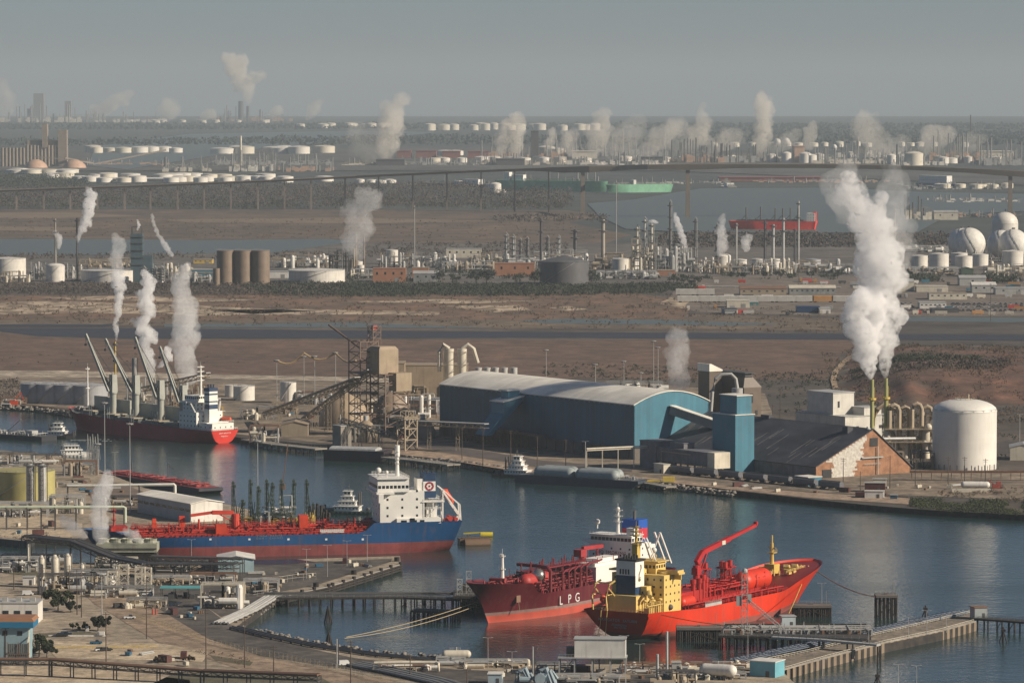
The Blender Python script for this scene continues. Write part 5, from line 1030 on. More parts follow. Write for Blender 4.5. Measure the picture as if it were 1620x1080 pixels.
# brown granulation buildings behind the blue tower
brc = paint('brown_cladding',(.13,.10,.075),streak=.3);p = G(1122,694,3)
t = thing('granulation_tower','narrow tall brown building with a pale sloping roof behind the storage hall','building',p,RZ);m = MB();m.box((-6,5,0),(12,10,44));m.box((-6,5,44),(12,10,2),0,.75);part('wall',m,brc,t);m = MB();m.extr([(-5.4,44),(5.4,44),(5.4,45),(-4,49),(-5.4,49)],(-12.6,5,0),(.6,5,0));part('roof',m,roofw,t)
unit(1118,1142,690,46,'crowded steel staging with a bent white duct beside the narrow brown tower',32,1.5,tan,depth=16)
p = G(1180,696,3);t = thing('granulation_plant','broad brown clad plant building with a raised roof monitor','building',p,RZ);m = MB();m.box((-19,7,0),(34,14,34));m._add([(-36,-.5,34),(-2,-.5,34),(-2,14.5,34),(-36,14.5,34),(-35,2,41),(-4,2,41),(-4,8,41),(-35,8,41)],[(0,1,5,4),(1,2,6,5),(2,3,7,6),(3,0,4,7),(4,5,6,7)]);part('wall',m,brc,t);m = MB();m.box((-19,5,41),(32,7,1.0));m.box((-19,5,43.2),(34,9,.5));m.box((-19,5,42),(30,5,1.4));part('roof_monitor',m,dgrey,t);m = MB();m.box((-1.9,6,24),(.2,2.5,6));m.box((-1.9,10,16),(.2,2,3));part('opening',m,black,t)
p = G(1166,702,3);t = thing('dust_collector','white round dust collector with a bent duct on its crown','process unit',p);m = MB();m.vcyl(0,0,8,36,3.6,18);m.vcyl(0,0,0,8,2.4,12,3.6);part('shell',m,galv,t,smooth=True);m = MB();m.tube([(0,0,36),(-1,0,42),(-4,0,45),(-10,0,45),(-14,0,42),(-16,0,34),(-17,0,20)],1.2,10);part('duct',m,galv,t,smooth=True)
# kiln and crusher end of the plant
kt = paint('kiln_tan',(.36,.28,.19),streak=.35)
p = G(600,690,3);t = thing('screening_house','tan box-like screening house on tall legs above two cones','building',p,RZ);m = MB();m.box((-5,6,41),(15,15,16));m.box((-5,6,57),(15,15,2.0),0,.8);m.box((7,12,30),(9,12,12));part('wall',m,kt,t)
m = MB();m.tower(-16,-2,0,62,14,9,.6);m.tower(0,8,0,41,18,6,.7);[m.box((-16,-2,z_),(15,15,.4)) for z_ in (14,28,41,55)];m.tower(-12,4,60,72,6,3,.5);m.beam((-16,-4,57),(-40,-14,72),1.0);m.beam((-40,-14,72),(-50,-8,71),.5);part('steel_frame',m,paint('frame_brown',(.17,.115,.085)),t)
m = MB();m.box((-12,4,69),(2.6,3,3.5));part('headhouse',m,paint('head_red',(.42,.10,.07)),t)
def cone(px,row,wpx,hpx,label,mm,name='storage_dome',rise=1.0):
 p = G(px,row,3);s = S(p);r = wpx*s/2;h = hpx*s;p += Vector((0,r,0));t = thing(name,label,'dome',p);m = MB();m.lathe((0,0,0),[(r,0),(r*.98,h*.25),(r*.80,h*.62),(r*.5,h*.88),(r*.16,h),(.01,h)],28);part('shell',m,mm,t,smooth=True);m = MB();m.vcyl(0,0,h -1,h+3,1.6,8);part('cap',m,galv,t);return t
cone(668,694,44,30,'low grey brown stockpile cone left of the storage hall',paint('pile_grey',(.24,.20,.155),streak=.2),'stockpile');cone(578,700,40,34,'small dusty cone under the screening house',kt,'stockpile');cone(543,676,82,52,'large tan concrete dome under the inclined conveyor',kt);cone(618,684,68,62,'darker concrete dome below the screening house',paint('dome_brown',(.27,.21,.155),streak=.3))
def conveyor(label,a,b,w=3.2,m=None,trestles=5,name='conveyor',group=None,cover=True):
 a,b = Vector(a),Vector(b);c = a.copy();c.z = 3;t = thing(name,label,'conveyor',c,0,group);q0 = a -c;q1 = b -c;mb = MB();mb.truss(q0,q1,w,2.6,max(4,int((q1 -q0).length/6)),.4);part('truss',mb,m or tan,t)
 if cover: mb = MB();mb.beam(q0+Vector((0,0,1.5)),q1+Vector((0,0,1.5)),w+.6,.5);part('cover',mb,galv,t)
 mb = MB()
 for k in range(1,trestles+1):
  q = q0.lerp(q1,k/(trestles+1))
  if q.z > 3: mb.cut();mb.tower(q.x,q.y,0,q.z -1.4,2.2,max(2,int(q.z/6)),.3)
 if mb.v: part('trestle',mb,m or tan,t)
 return t
def W(px,row,z_or_row,top):   # point above ground pixel (px,row) at image row `top`
 p = G(px,row,3);return Vector((p.x,p.y,ZAT(top,p.y)))
conveyor('long inclined conveyor rising to the tan screening house',W(420,668,0,655),W(566,690,0,600),4,tan,5);conveyor('second inclined gallery climbing over the tan dome',W(480,678,0,664),W(585,690,0,588),3,tan,4)
conveyor('open truss conveyor sloping down to the barge loader',W(538,704,0,664),W(634,712,0,692),3,dgrey,2,cover=False);conveyor('white roofed gallery on trestles running into the blue chute',W(634,708,0,668),W(770,716,0,674),4.5,tan,2)
p = G(644,712,3);m = MB();m.tower(0,0,0,21,9,3,.8);m.box((0,0,20),(12,12,.5));m.rail([(-6,-6,20.5),(6,-6,20.5),(6,6,20.5)],1.2,2,.15);m.tower(0,0,21,25,6,1,.4);solo('loading_tower',m,tan,p,'braced tan steel tower at the barge berth','tower',rz=RZ)
t = thing('loader_house','small grey house on the barge loading wharf','building',G(541,705,3),RZ);m = MB();m.box((0,0,0),(10,8,13));part('wall',m,conc,t);m = MB();m.box((0,0,13),(11,9,.5));m.vcyl(-2,0,13,20,.4,8);part('roof',m,galv,t)
for i,(a,b_,rw,hh,lb,mm) in enumerate(((620,694,655,22,'dark flat grey store between domes and storage hall',greyc),(640,740,640,62,'long tan kiln shed behind the storage hall with round arches',kt),(622,640,660,85,'narrow tan bin right of the screening house',kt),(445,487,690,18,'open tan canopy at the far wharf',tan))):
 shed(a,b_,rw,hh,lb,mm,kt if i else galv,26,'shed',rz=R(-20 if i == 0 else 0),roof='gable' if i == 3 else 'flat',door=False)
t = thing('kiln_cyclone','pale paired cyclones with bent ducts left of the curved roof','process unit',G(722,655,3));m = MB()
for k in (-5,4): m.vcyl(k,0,24,46,3.4,14);m.vcyl(k,0,14,24,1,12,3.4)
part('shell',m,cream,t,smooth=True);m = MB();m.tube([(4,0,46),(8,0,49),(12,0,46),(15,0,36)],1.4,8);m.tube([(-5,0,46),(-9,0,49),(-12,0,44),(-12,0,30)],1.4,8);part('duct',m,cream,t,smooth=True);m = MB();m.tower(-1,0,0,44,16,5,.4);part('steel_frame',m,tan,t)
for i,(a,b_,rw,hh,lb) in enumerate(((556,600,672,64,'rusty framed staging left of the screening house'),(600,640,690,52,'dusty framed staging under the screening house'),(640,690,662,40,'conveyor heads and pipes before the kiln shed'),(430,470,655,18,'low rusty gear beside the white upright tank'),(380,432,664,20,'piled pipework yard between bulk carrier and white tank'),(470,560,640,18,'low pipe yard behind the tan dome'),(640,700,640,34,'rusty steelwork below the kiln shed'),(560,600,700,26,'dark steelwork at the foot of the screening house'),(395,440,700,26,'tan steel jetty head next to the bulk carrier stern'),(700,760,625,20,'low machinery behind the left end of the storage hall'),(960,1050,624,18,'rusty machinery peeping over the right end of the curved roof'),(1180,1215,690,30,'light tan pipe stack right of the brown plant building'),(1400,1430,745,30,'dark low pipework behind the brick gable'))):
 unit(a,b_,rw,hh,lb,40+i,1.4,[tan,grey,rust][i % 3])
tank(455,638,26,32,'white upright tank behind the inclined conveyor',white);tank(385,634,34,22,'squat white tank right of the bulk carrier bridge',white);tank(365,628,20,18,'small white tank half hidden behind the squat one',white,rail=False)
for i,(px,w_) in enumerate(((52,44),(78,48),(108,52),(140,56))): tank(px,638+i,w_,30,f'{nth(i,4)} of four broad grey tanks on the far bank by the bulk carrier',paint('tank_grey',(.36,.37,.38)),'broad grey tanks on the far bank')
# bulk unloading area behind the carrier
t = stack(183,660,540,3.2,'thin yellow stack rising behind the carrier cranes',yeld,None,plats=2);stack(213,655,566,9,'fat curved grey duct stack behind the carrier',grey,None,plats=0,name='vent_stack')
conveyor('long yellow unloading boom behind the carrier cranes',W(226,668,0,616),W(330,680,0,593),3,paint('boom_tan',(.48,.36,.20)),1);
for i,(a,b_,rw,hh,lb) in enumerate(((200,262,655,60,'tangled grey plant with ducts behind the carrier cranes'),(262,330,660,66,'rusty plant under the wide steam plume'),(330,352,672,70,'ochre unloader frame behind the carrier bridge'),(2,40,640,10,'low dark scrap on the far left bank'))): unit(a,b_,rw,hh,lb,60+i,1.6,[grey,rust,yeld,rust][i])
m = MB();m.box((0,0,0),(6,3,3));m.beam((0,0,3),(5,0,9),.6);m.beam((5,0,9),(7,0,3),.5);solo('excavator',m,orange,G(22,640,3),'small bright orange excavator on the far left bank','excavator')
# rail hopper cars
hopm = paint('hopper_grey',(.125,.13,.145),streak=.4);hopd = paint('hopper_dark',(.07,.075,.09),streak=.4)
def hopper():
 t = thing('hopper_car','x','rail car',(0,0,0));m = MB()
 m.extr([(-1.5,1.6),(1.5,1.6),(1.7,2.6),(1.6,4.4),(.9,4.9),(-.9,4.9),(-1.6,4.4),(-1.7,2.6)],(-8.6,0,0),(8.6,0,0));part('body',m,hopm,t);m = MB()
 for x in (-5.5,0,5.5): m.box((x,0,.7),(2.2,2.2,1),0);
 m.box((0,0,1.3),(18.4,2.4,.3));m.box((0,0,4.9),(15,.8,.2));part('underframe',m,black,t)
 for x in (-6.8,6.8):
  m = MB()
  for dx in (-.9,.9): m.cyl((x+dx,-1,.5),(x+dx,1,.5),.48,n=12)
  m.box((x,0,.4),(2.8,2.2,.5));part('bogie',m,black,t)
 return t
hc = hopper();a,b = G(1060,748,3),G(1335,776,3);d = (b -a);n = int(d.length/19.4)
for i in range(n):
 c = hc if i == 0 else copy_tree(hc);c.location = a+d*((i+.5)/n)+Vector((0,0,.02));c.rotation_euler = (0,0,math.atan2(d.y,d.x));c['label'] = f'{nth(i, n)} grey hopper car in the row along the quay';c['group'] = 'hopper cars in front of the shed'
 s_ = rnd(.97,1.0);c.scale = (s_,1,rnd(.97,1.05))
m = MB()
for k in (-.75,.75): m.beam(a+Vector((0,k,.1)),b+Vector((0,k,.1))+d*.35,.12,.15)
cc = (a+b)/2;m.v = [(x -cc.x,y -cc.y,z -cc.z) for x,y,z in m.v];tag(m.build('railway_track',rust,None,cc),'rusty rails along the quay under the hopper cars','railway track')
# small things on the quay, right
def block(px,row,w,h,label,m_,name='shed',rz=RZ,d=None,roof=None,cat='building',dx=None,z=3.0):
 p = G(px,row,z);s = S(p);t = thing(name,label,cat,p,rz);w *= s;h *= s;d = d or w*.5;m = MB();m.box((0,d/2,0),(w,d,h));part('wall',m,m_,t);m = MB();m.box((0,d/2,h),(w+.6,d+.6,.35));part('roof',m,roof or galv,t);m = MB();m.box((w*.2,-.05,0),(min(1.6,w*.2),.1,min(2.4,h*.7)));part('door',m,dgrey,t);return t
block(1268,768,34,14,'small blue shed with a pale roof beside the brick gable',blue_e,roof=roofw,d=10);block(1383,788,30,11,'white site trailer with blue end on the quay',white,'trailer',R(-8),roof=wb,cat='trailer');block(1384,778,32,14,'dark brown container behind the white trailer',paint('container_brown',(.10,.035,.03)),'shipping_container',R(-8),cat='container');block(1414,789,11,6,'small blue skip beside the white trailer',paint('skip_blue',(.03,.12,.2)),'skip',R(-8),cat='skip')
block(1392,770,22,12,'pale container next to the brick gable foot',cream,'shipping_container',R(-5),cat='container');block(1042,748,26,14,'low tan hut under the pipe bridge at the hall corner',cream)
p = G(1543,773,3);t = thing('pressure_vessel','white horizontal tank on the ground below the great white tank','tank',p,R(-4));m = MB();m.cyl((-6.5,0,2.4),(6.5,0,2.4),1.9,n=16);m.sphere((-6.5,0,2.4),1.9,12);m.sphere((6.5,0,2.4),1.9,12);part('shell',m,white,t,smooth=True);m = MB();m.box((-4,0,0),(1,2.6,1));m.box((4,0,0),(1,2.6,1));part('saddle',m,conc,t)
m = MB();m.box((0,0,0),(22,2.2,2));solo('pipe_bundle',m,cream,G(1536,778,3),'long pale bundle lying in front of the white horizontal tank','pipe bundle')
m = MB();m.box((0,0,.6),(5,3,1.8));m.box((1,0,2.4),(2.4,2.4,1.6));m.beam((-1.5,0,2),(-5,0,5),.5);m.box((0,1.4,0),(5.4,.7,1.0));m.box((0,-1.4,0),(5.4,.7,1.0));solo('bulldozer',m,paint('machine_red',(.34,.07,.05)),G(1577,772,3),'red tracked machine right of the white horizontal tank','machine')
pb = thing('pipe_bridge','cream pipe bridge in front of the lower wall of the blue hall','pipe rack',G(928,744,3));a = G(928,744,3);b = G(1052,738,3);d = b -a;L_ = d.length;dd = d.normalized();m = MB()
for k in range(3): o = Vector((0,k*.9,12));m.beam(o,o+d,.5)
for k in range(6): q = d*(k/5);m.beam(q,q+Vector((0,0,12)),.6)
part('frame',m,cream,pb);m = MB()
for k in range(3): o = Vector((0,k*1.0,13));m.tube([o+Vector((0,0,-10)),o,o+d],.45,6)
part('pipe',m,cream,pb)
# wharf piles and rocks along the far bank
def wharf(label,pts,w=9,deck=wood,z=3.0,step=6,name='wharf',legm=None,rail=True,rows=2):
 P_ = [G(x,y,z) for x,y in pts];c = sum(P_,Vector())/len(P_);c.z = 0;t = thing(name,label,'wharf',c);m = MB();lg = MB();rl = MB()
 for a,b in zip(P_[:-1],P_[1:]):
  d = (b -a);u = d.normalized();v = Vector((-u.y,u.x,0));mid = (a+b)/2 -c;m.box((mid.x,mid.y,z -.8),(d.length,w,.8),math.atan2(u.y,u.x));n = max(2,int(d.length/step))
  for i in range(n+1):
   for j in range(rows):
    lg.cut();q = a+d*(i/n)+v*(w*(j/(rows -1) -.5)*.92) -c;lg.vcyl(q.x+rnd(-.5,.5),q.y+rnd(-.5,.5),-1.5,z -.8,.38,6)
   q = a+d*(i/n) -v*w*.46 -c;q2 = a+d*(i/n)+v*w*.46 -c
   if i % 2 == 0: lg.beam((q.x,q.y,-.3),(q2.x,q2.y,z -.9),.25)
  if rail:
   for sg in (-.48,.48): rl.rail([a+v*w*sg -c,b+v*w*sg -c],1.1,3,.12)
 part('deck',m,deck,t);part('pile',lg,legm or wood,t)
 if rl.v: part('railing',rl,grey,t)
 return t
random.seed(5)
wharf('old timber wharf between the bulk carrier and the covered barge',[(392,694),(440,702),(508,709)],10,conc,3.6);wharf('long piled wharf right of the covered barge',[(612,722),(662,727),(718,734)],10,conc,3.6)
wharf('short jetty with a yellow fender at the gas barge bow',[(1020,762),(1062,769)],7,conc,3.2)
m = MB();m.box((0,0,3.4),(7,4,3));m.vcyl(0,0,0,3.4,1.4,8);m.box((-9,0,3.4),(9,3,1.2));solo('fender_frame',m,yellow,G(1058,771,0),'bright yellow fender frame on the jetty by the gas barge','fender')
def rocks(name,line,n,size,mm,label,w=6,z=0.6):
 P_ = [G(x,y,0) for x,y in line];V = [];Fs = [];L = [(P_[i+1] -P_[i]).length for i in range(len(P_) -1)];T = sum(L);c = sum(P_,Vector())/len(P_);k = 0
 for _ in range(n):
  u = rnd(0,T);i = 0
  while u > L[i] and i < len(L) -1: u -= L[i];i += 1
  p = P_[i].lerp(P_[i+1],u/L[i]) -c;p.y += rnd(-w/2,w/2);p.x += rnd(-2,2);s = size*rnd(.4,1.4);zz = z+(p.y -(P_[i].lerp(P_[i+1],u/L[i]) -c).y+w/2)/w*2.4
  B_ = [(p.x+s*a_*rnd(.6,1.2),p.y+s*b_*rnd(.6,1.2),zz+s*c_*rnd(.5,.9)) for a_,b_,c_ in ((-1,-1,-.6),(1,-1,-.6),(1,1,-.6),(-1,1,-.6),(-.6,-.7,.6),(.7,-.5,.6),(.6,.7,.6),(-.7,.6,.6))]
  V += B_;Fs += [(k+3,k+2,k+1,k),(k+4,k+5,k+6,k+7),(k,k+1,k+5,k+4),(k+1,k+2,k+6,k+5),(k+2,k+3,k+7,k+6),(k+3,k,k+4,k+7)];k += 8
 o = np_mesh(name,np.array(V),np.array(Fs),mm,(c.x,c.y,0));return tag(o,label,None,None,'stuff')
rockm = mat('riprap',(.30,.27,.23),rough=.95,scale=.3,col2=(.12,.11,.10))
rocks('rocks',[(690,733),(760,742),(830,751)],420,1.5,rockm,'pale broken rocks along the far bank');rocks('rocks',[(-40,645),(60,651),(118,660)],220,1.3,rockm,'brown rubble bank left of the bulk carrier');rocks('rocks',[(1000,771),(1070,775),(1160,786)],200,1.1,rockm,'small rocks below the quay road')
rocks('rocks',[(520,714),(620,724),(700,738)],160,1.2,rockm,'rubble under the old wharf')
random.seed(9)
lab = ['tall lamp mast left in front of the blue chute','utility pole standing before the hall plinth','second utility pole before the hall plinth','utility pole right of the towboat']
for i,(px,row,top,k) in enumerate(((764,737,678,'util'),(731,727,676,'util'),(808,737,680,'util'),(895,745,694,'util'),(926,746,698,'street'),(850,740,690,'util'),(1003,742,600,'lamp'),(1034,610,538,'lamp'),(1041,612,548,'lamp'),(864,620,552,'lamp'),(942,610,575,'lamp'),(987,612,570,'lamp'),(1014,608,588,'lamp'),(1234,702,615,'util'),(1222,704,640,'util'),(1500,770,722,'util'),(1526,768,722,'util'),(1559,768,725,'util'),(1334,768,724,'util'),(1361,785,745,'util'),(1408,772,720,'util'),(1448,770,718,'util'),(1613,706,655,'street'),(498,640,562,'lamp'),(481,640,562,'lamp'),(531,640,556,'lamp'),(438,640,568,'lamp'))):
 if px == 1003: continue
 nm = {'util': 'timber pole','street': 'twin armed lamp','lamp': 'tall slim lamp mast'}[k];nb = 'on the quay before the blue hall' if px < 1000 and row > 700 else ('behind the blue hall' if px < 1100 and row < 640 and px > 700 else ('near the brown plant building' if px < 1300 else ('near the white tank' if row > 700 and px > 1440 else ('by the brick gable' if px < 1460 else 'beside the screening house'))))
 pole(px,row,top,f'{nm} {nb}, {ORD[i % 20]} in line',woodl if k == 'util' else galv,k)
m = MB();pts = [W(438,640,0,570),W(481,640,0,558),W(531,640,0,558),W(570,650,0,566)];c = pts[0].copy();c.z = 0;full = []
for a,b in zip(pts[:-1],pts[1:]): full += [a.lerp(b,k/6) -c -Vector((0,0,5*math.sin(math.pi*k/6))) for k in range(6)]
m.tube(full,.7,6);solo('aerial_hose',m,paint('hose_ochre',(.42,.30,.15)),c,'ochre hose sagging between slim masts left of the screening house','hose')
# ================================================================== MIDDLE DISTANCE: REFINERIES
random.seed(17)
siloc = paint('silo_brown',(.22,.165,.12),streak=.3)
tank(86,446,30,24,'white domed tank at the left edge beside the flare column',white,roof='dome');tank(169,447,92,18,'very wide low white tank left of the brown silos',white,rise=.05);tank(10,440,56,30,'white tank cut by the left edge of the picture',white,rise=.08);tank(499,448,90,19,'very wide low white tank right of the brown silos',white,rise=.06)
for i,px in enumerate((356,384,412)): tank(px,451,28,54,f'{["left","middle","right"][i]} one of three tall brown concrete silos',siloc,'three tall brown silos',roof='flat',stair=False)
tank(342,452,11,27,'short slim brown silo left of the three tall ones',siloc,roof='flat',stair=False)
tank(893,451,78,36,'large dark grey tank with a pale conical roof',paint('tank_dark',(.10,.10,.105)),rise=.26,n=40);tank(620,418,19,22,'small bright white tank right of the twin brown stacks',white,rail=False);tank(570,430,12,10,'tiny white tank under the twin brown stacks',white,rail=False)
for i,(px,rw,w_,h_,lb) in enumerate(((982,428,26,18,'white tank right of the large dark grey tank'),(1003,426,20,16,'slightly smaller white tank beside the first, right of the dark one'),(890,418,20,14,'pinkish tank behind the large dark grey tank'),(566,424,16,10,'low white tank by the brown stacks'),(1144,424,26,18,'white domed tank left of the slim chimneys'),(1172,424,21,13,'low white tank between two slim chimneys'),(1198,426,18,16,'upright white tank among the slim chimneys'),(1226,426,17,16,'upright white tank right of the slim chimneys'),(1287,426,25,15,'grey white tank before the steam column'),(1255,424,18,6,'very low white tank left of the steam column'),(1105,430,14,12,'small cream tank left of the white domed tank'),(1456,424,26,19,'white tank right of the steam column'),(1487,427,31,25,'bigger white tank under the spheres'),(1526,424,28,18,'white tank under the largest sphere'),(1552,421,26,18,'partly hidden white tank right of the largest sphere legs'),(1519,420,26,19,'hidden white tank behind its twin'),(1604,420,34,22,'white tank near the right edge under the spheres'),(1575,428,22,8,'low grey tank near the right edge'))):
 tank(px,rw,w_,h_,lb,paint('tank_grey',(.36,.37,.38)) if i in (8,17) else (cream if i in (2,10) else white),'tanks in the middle distance',roof='dome' if i in (4,) else 'cone',rail=False,n=20)
for px,rw,w_,lb in ((1536,416,52,'largest white sphere tank with a diagonal stair'),(1586,411,44,'white sphere half behind the one at the right edge'),(1606,416,50,'white sphere at the right edge of the picture'),(1524,408,44,'white sphere mostly hidden behind the largest one')): sphere_tank(px,rw,w_,lb,'white spherical tanks')
stkd = paint('stack_dark',(.075,.07,.075));stkp = paint('stack_pale',(.36,.32,.26));stkb = paint('stack_brown',(.19,.14,.10))
for i,(px,rw,top,w_,m_,lb) in enumerate(((563,428,370,5,stkb,'left brown stack beside the steam cloud'),(576,426,370,3.6,stkb,'thin brown stack right of its thicker neighbour'),(856,425,346,5,stkd,'tall dark chimney left of the large dark tank'),(910,415,363,7,stkd,'short thick dark chimney behind the large dark tank'),(954,418,347,7,stkp,'pale ochre chimney right of the large dark tank'),(1263,420,318,3.5,galv,'tallest slim mast-like stack before the red tanker'),(1210,424,350,4,stkd,'dark slim chimney in front of the red tanker'),(1223,424,355,5.5,galv,'grey slim chimney in front of the red tanker'),(1239,424,345,5,galv,'pale slim chimney at the stern side of the red tanker'),(1165,424,353,3,galv,'thin chimney at the bow of the red tanker'),(1257,420,362,3,stkd,'short dark pipe beside the tallest slim stack'),(122,444,345,3,stkd,'thin dark flare stack at far left with a leaning steam puff'),(656,425,325,1.6,galv,'very thin red tipped mast in the refinery left of centre'),(1416,430,330,1.6,galv,'thin mast behind the tall steam column'),(88,430,346,3.2,stkp,'slim pale column left of the flare stack'),(975,400,285,1.4,galv,'very thin mast by the basin shore'))):
 stack(px,rw,top,w_,lb,m_,'refinery stacks',plats=2 if w_ > 3 else 1,name='chimney')
for i,(px,rw,top,w_,m_,lb) in enumerate(((801,425,370,4.5,galv,'leftmost grey column of the group before the dark chimney'),(812,425,373,5,galv,'second grey column of the group before the dark chimney'),(823,423,378,3.5,stkd,'thin dark column third in the group'),(834,423,376,4,stkd,'dark column just left of the tall dark chimney'),(866,420,374,4,stkd,'dark column just right of the tall dark chimney'),(884,420,374,4.5,galv,'grey column between the two dark chimneys'),(1008,425,358,6,cream,'cream reactor column left of the basin'),(1020,425,345,5,galv,'tall reactor column with a steam wisp at its head'),(1031,425,352,5,cream,'slim cream column right of the reactor'),(1060,420,318,4,dgrey,'tallest dark column beside the basin'),(1072,425,385,12,galv,'stubby cluster column under the tallest dark one'),(1134,424,355,5,stkd,'dark capped column left of the red tanker'),(1100,425,345,4,dgrey,'lattice like column between basin and red tanker'),(245,447,424,7,white,'short white silo right of the dark clad tower'),(256,447,424,7,white,'second short white silo right of the dark clad tower'),(228,447,424,6,white,'short white silo touching the dark clad tower'))): column(px,rw,top,w_,lb,m_,'process columns')
p = G(216,446,3);s = S(p);t = thing('clad_tower','dark blue grey clad tower with steam at its head, left','tower',p);m = MB();w_ = 19*s;hh = 76*s;m.box((0,8,0),(w_,w_,hh));m.box((w_*.9,8,0),(w_*.8,w_,hh*.55));part('wall',m,paint('clad_slate',(.075,.12,.14),streak=.3),t);m = MB();m.tower(0,8,hh,hh+8,w_*.8,1,.5);[m.box((0,8,hh*f_),(w_+2,w_+2,.5)) for f_ in (.35,.5,.65,.8,.93)];part('gallery',m,dgrey,t)
tank(1592,388,42,34,'distant white tank with a grey dome above the spheres',white,roof='dome',rise=.85,rail=False)
orb = paint('brick_orange',(.38,.18,.10));shedg = ribbed('shed_grey',(.25,.26,.25),period=3,depth=.1)
for i,(a,b_,rw,hh,lb,wm,rm,ro,wn) in enumerate(((590,642,446,21,'flat orange brick building with a pilaster left of centre',orb,orb,'flat',4),(652,678,443,19,'second orange brick building behind the grey shed',orb,tan,'flat',0),(654,694,446,13,'small grey green shed before the orange brick building',shedg,galv,'gable',3),(783,846,436,19,'orange brick building left of the large dark tank',orb,orb,'flat',3),(1040,1068,436,8,'low brick building right of the white tanks',orb,tan,'flat',0),(303,338,440,13,'low blue shed before the brown silos',blue_e,galv,'flat',0),(306,336,417,6,'long yellow lit store behind the brown silos',yeld,tan,'flat',4),(706,762,408,14,'pale flat building with slats left of the column group',cream,galv,'flat',5),(425,456,440,10,'white low building right of the brown silos',white,galv,'flat',0),(1171,1244,467,10,'long brown roofed depot above the railway',tan,rust,'gable',6),(1249,1322,466,10,'long pale depot left of the steam column',shedg,cream,'gable',9),(1414,1446,461,15,'pale shed right of the steam column',cream,galv,'gable',0),(1450,1500,462,9,'low cream workshop right of the steam column',cream,cream,'flat',0),(1470,1530,474,10,'long low cream store beside the car park',cream,tan,'flat',6),(1518,1560,452,12,'grey shed with a white gable at right',galv,galv,'gable',1),(1538,1576,463,12,'grey white shed with arched doors at right',galv,white,'gable',3),(1575,1625,466,10,'flat grey store at the right edge',galv,galv,'flat',2),(1521,1540,437,11,'dark green shed below the spheres',green,green,'gable',0),(1455,1497,488,9,'low white office in the car park',white,galv,'flat',6),(1261,1297,495,9,'dark navy shed by the pond',navy,navy,'flat',0),(1296,1314,496,8,'white shed joined to the navy one',white,galv,'flat',0),(1143,1166,497,8,'navy container shed left of the pond',navy,dgrey,'flat',0),(1150,1186,487,11,'cream low building at the rail yard',cream,cream,'flat',0),(1478,1516,348,12,'cream building by the far coal jetty',cream,galv,'gable',2),(1178,1200,483,5,'teal trailer in the rail yard',paint('teal',(.05,.2,.19)),galv,'flat',0),(1474,1517,495,6,'long dark trailer below the car park',dgrey,dgrey,'flat',0))):
 shed(a,b_,rw,hh,lb,wm,rm,depth=22,name='workshop' if wn < 4 else 'depot_building',roof=ro,door=i % 2 == 0,wins=wn)
for i,(a,b_,rw,hh,lb,mm) in enumerate(((0,45,447,20,'pipe racks under the tank at the left edge',galv),(46,80,442,30,'steel frames left of the domed white tank',grey),(100,130,440,26,'blue grey pipework behind the wide white tank',grey),(125,215,432,24,'long pipe racks behind the wide white tank',grey),(236,300,440,26,'jumbled plant right of the dark clad tower',galv),(270,340,446,14,'low pipes before the brown silos',tan),(430,520,424,24,'long rack structure right of the brown silos',grey),(520,560,430,42,'dark framed unit in the steam left of the brown stacks',dgrey),(555,600,440,14,'white framed pipes at the brown stacks foot',galv),(600,660,424,26,'open frames behind the orange brick building',grey),(660,720,424,24,'open frames left of the pale flat building',grey),(700,780,430,20,'white small vessels behind the trees',galv),(740,800,424,26,'grey racks left of the column group',grey),(795,850,428,28,'dense base of the column group',galv),(845,930,424,30,'dense pipework around the dark chimneys',tan),(930,1000,426,26,'pipework at the foot of the ochre chimney',galv),(1000,1040,430,60,'reactor structure left of the basin',tan),(1040,1100,430,44,'looping pipes under the tallest dark column',galv),(1100,1140,432,30,'grey frames right of the looping pipes',grey),(1130,1200,434,22,'pipe racks among slim chimneys',galv),(1200,1260,434,26,'pipe racks under the red tanker',tan),(1250,1330,432,22,'pipe racks left of the steam column',grey),(1330,1440,434,14,'low pipe racks behind the steam column',galv),(1430,1520,436,12,'low racks below the white tanks',galv),(1560,1625,438,24,'racks at the right edge under the spheres',grey),(945,1040,442,12,'low white fittings before the white tanks',galv),(1380,1500,400,10,'long low pipeline behind the white tanks',galv))):
 unit(a,b_,rw,hh,lb,100+i,2.0 if b_ -a < 60 else 1.6,mm,'refinery units')
def mono(px0,px1,row,h,label,mm,name='pipeline'):   # long low pipeline on sleepers
 a,b = G(px0,row,3),G(px1,row+2,3);c = (a+b)/2;m = MB();s = S(c)
 for k in range(3): m.cyl(a -c+Vector((0,k*2,h*s)),b -c+Vector((0,k*2,h*s)),.6,n=6)
 for k in range(14): q = (a -c).lerp(b -c,k/13);m.box((q.x,q.y+2,0),(.8,6,h*s))
 return solo(name,m,mm,c,label,'pipeline')
mono(1060,1330,454,1.4,'long pipeline crossing below the slim chimneys',galv);mono(560,940,434,1.4,'long pipe run in front of the brick buildings',galv)
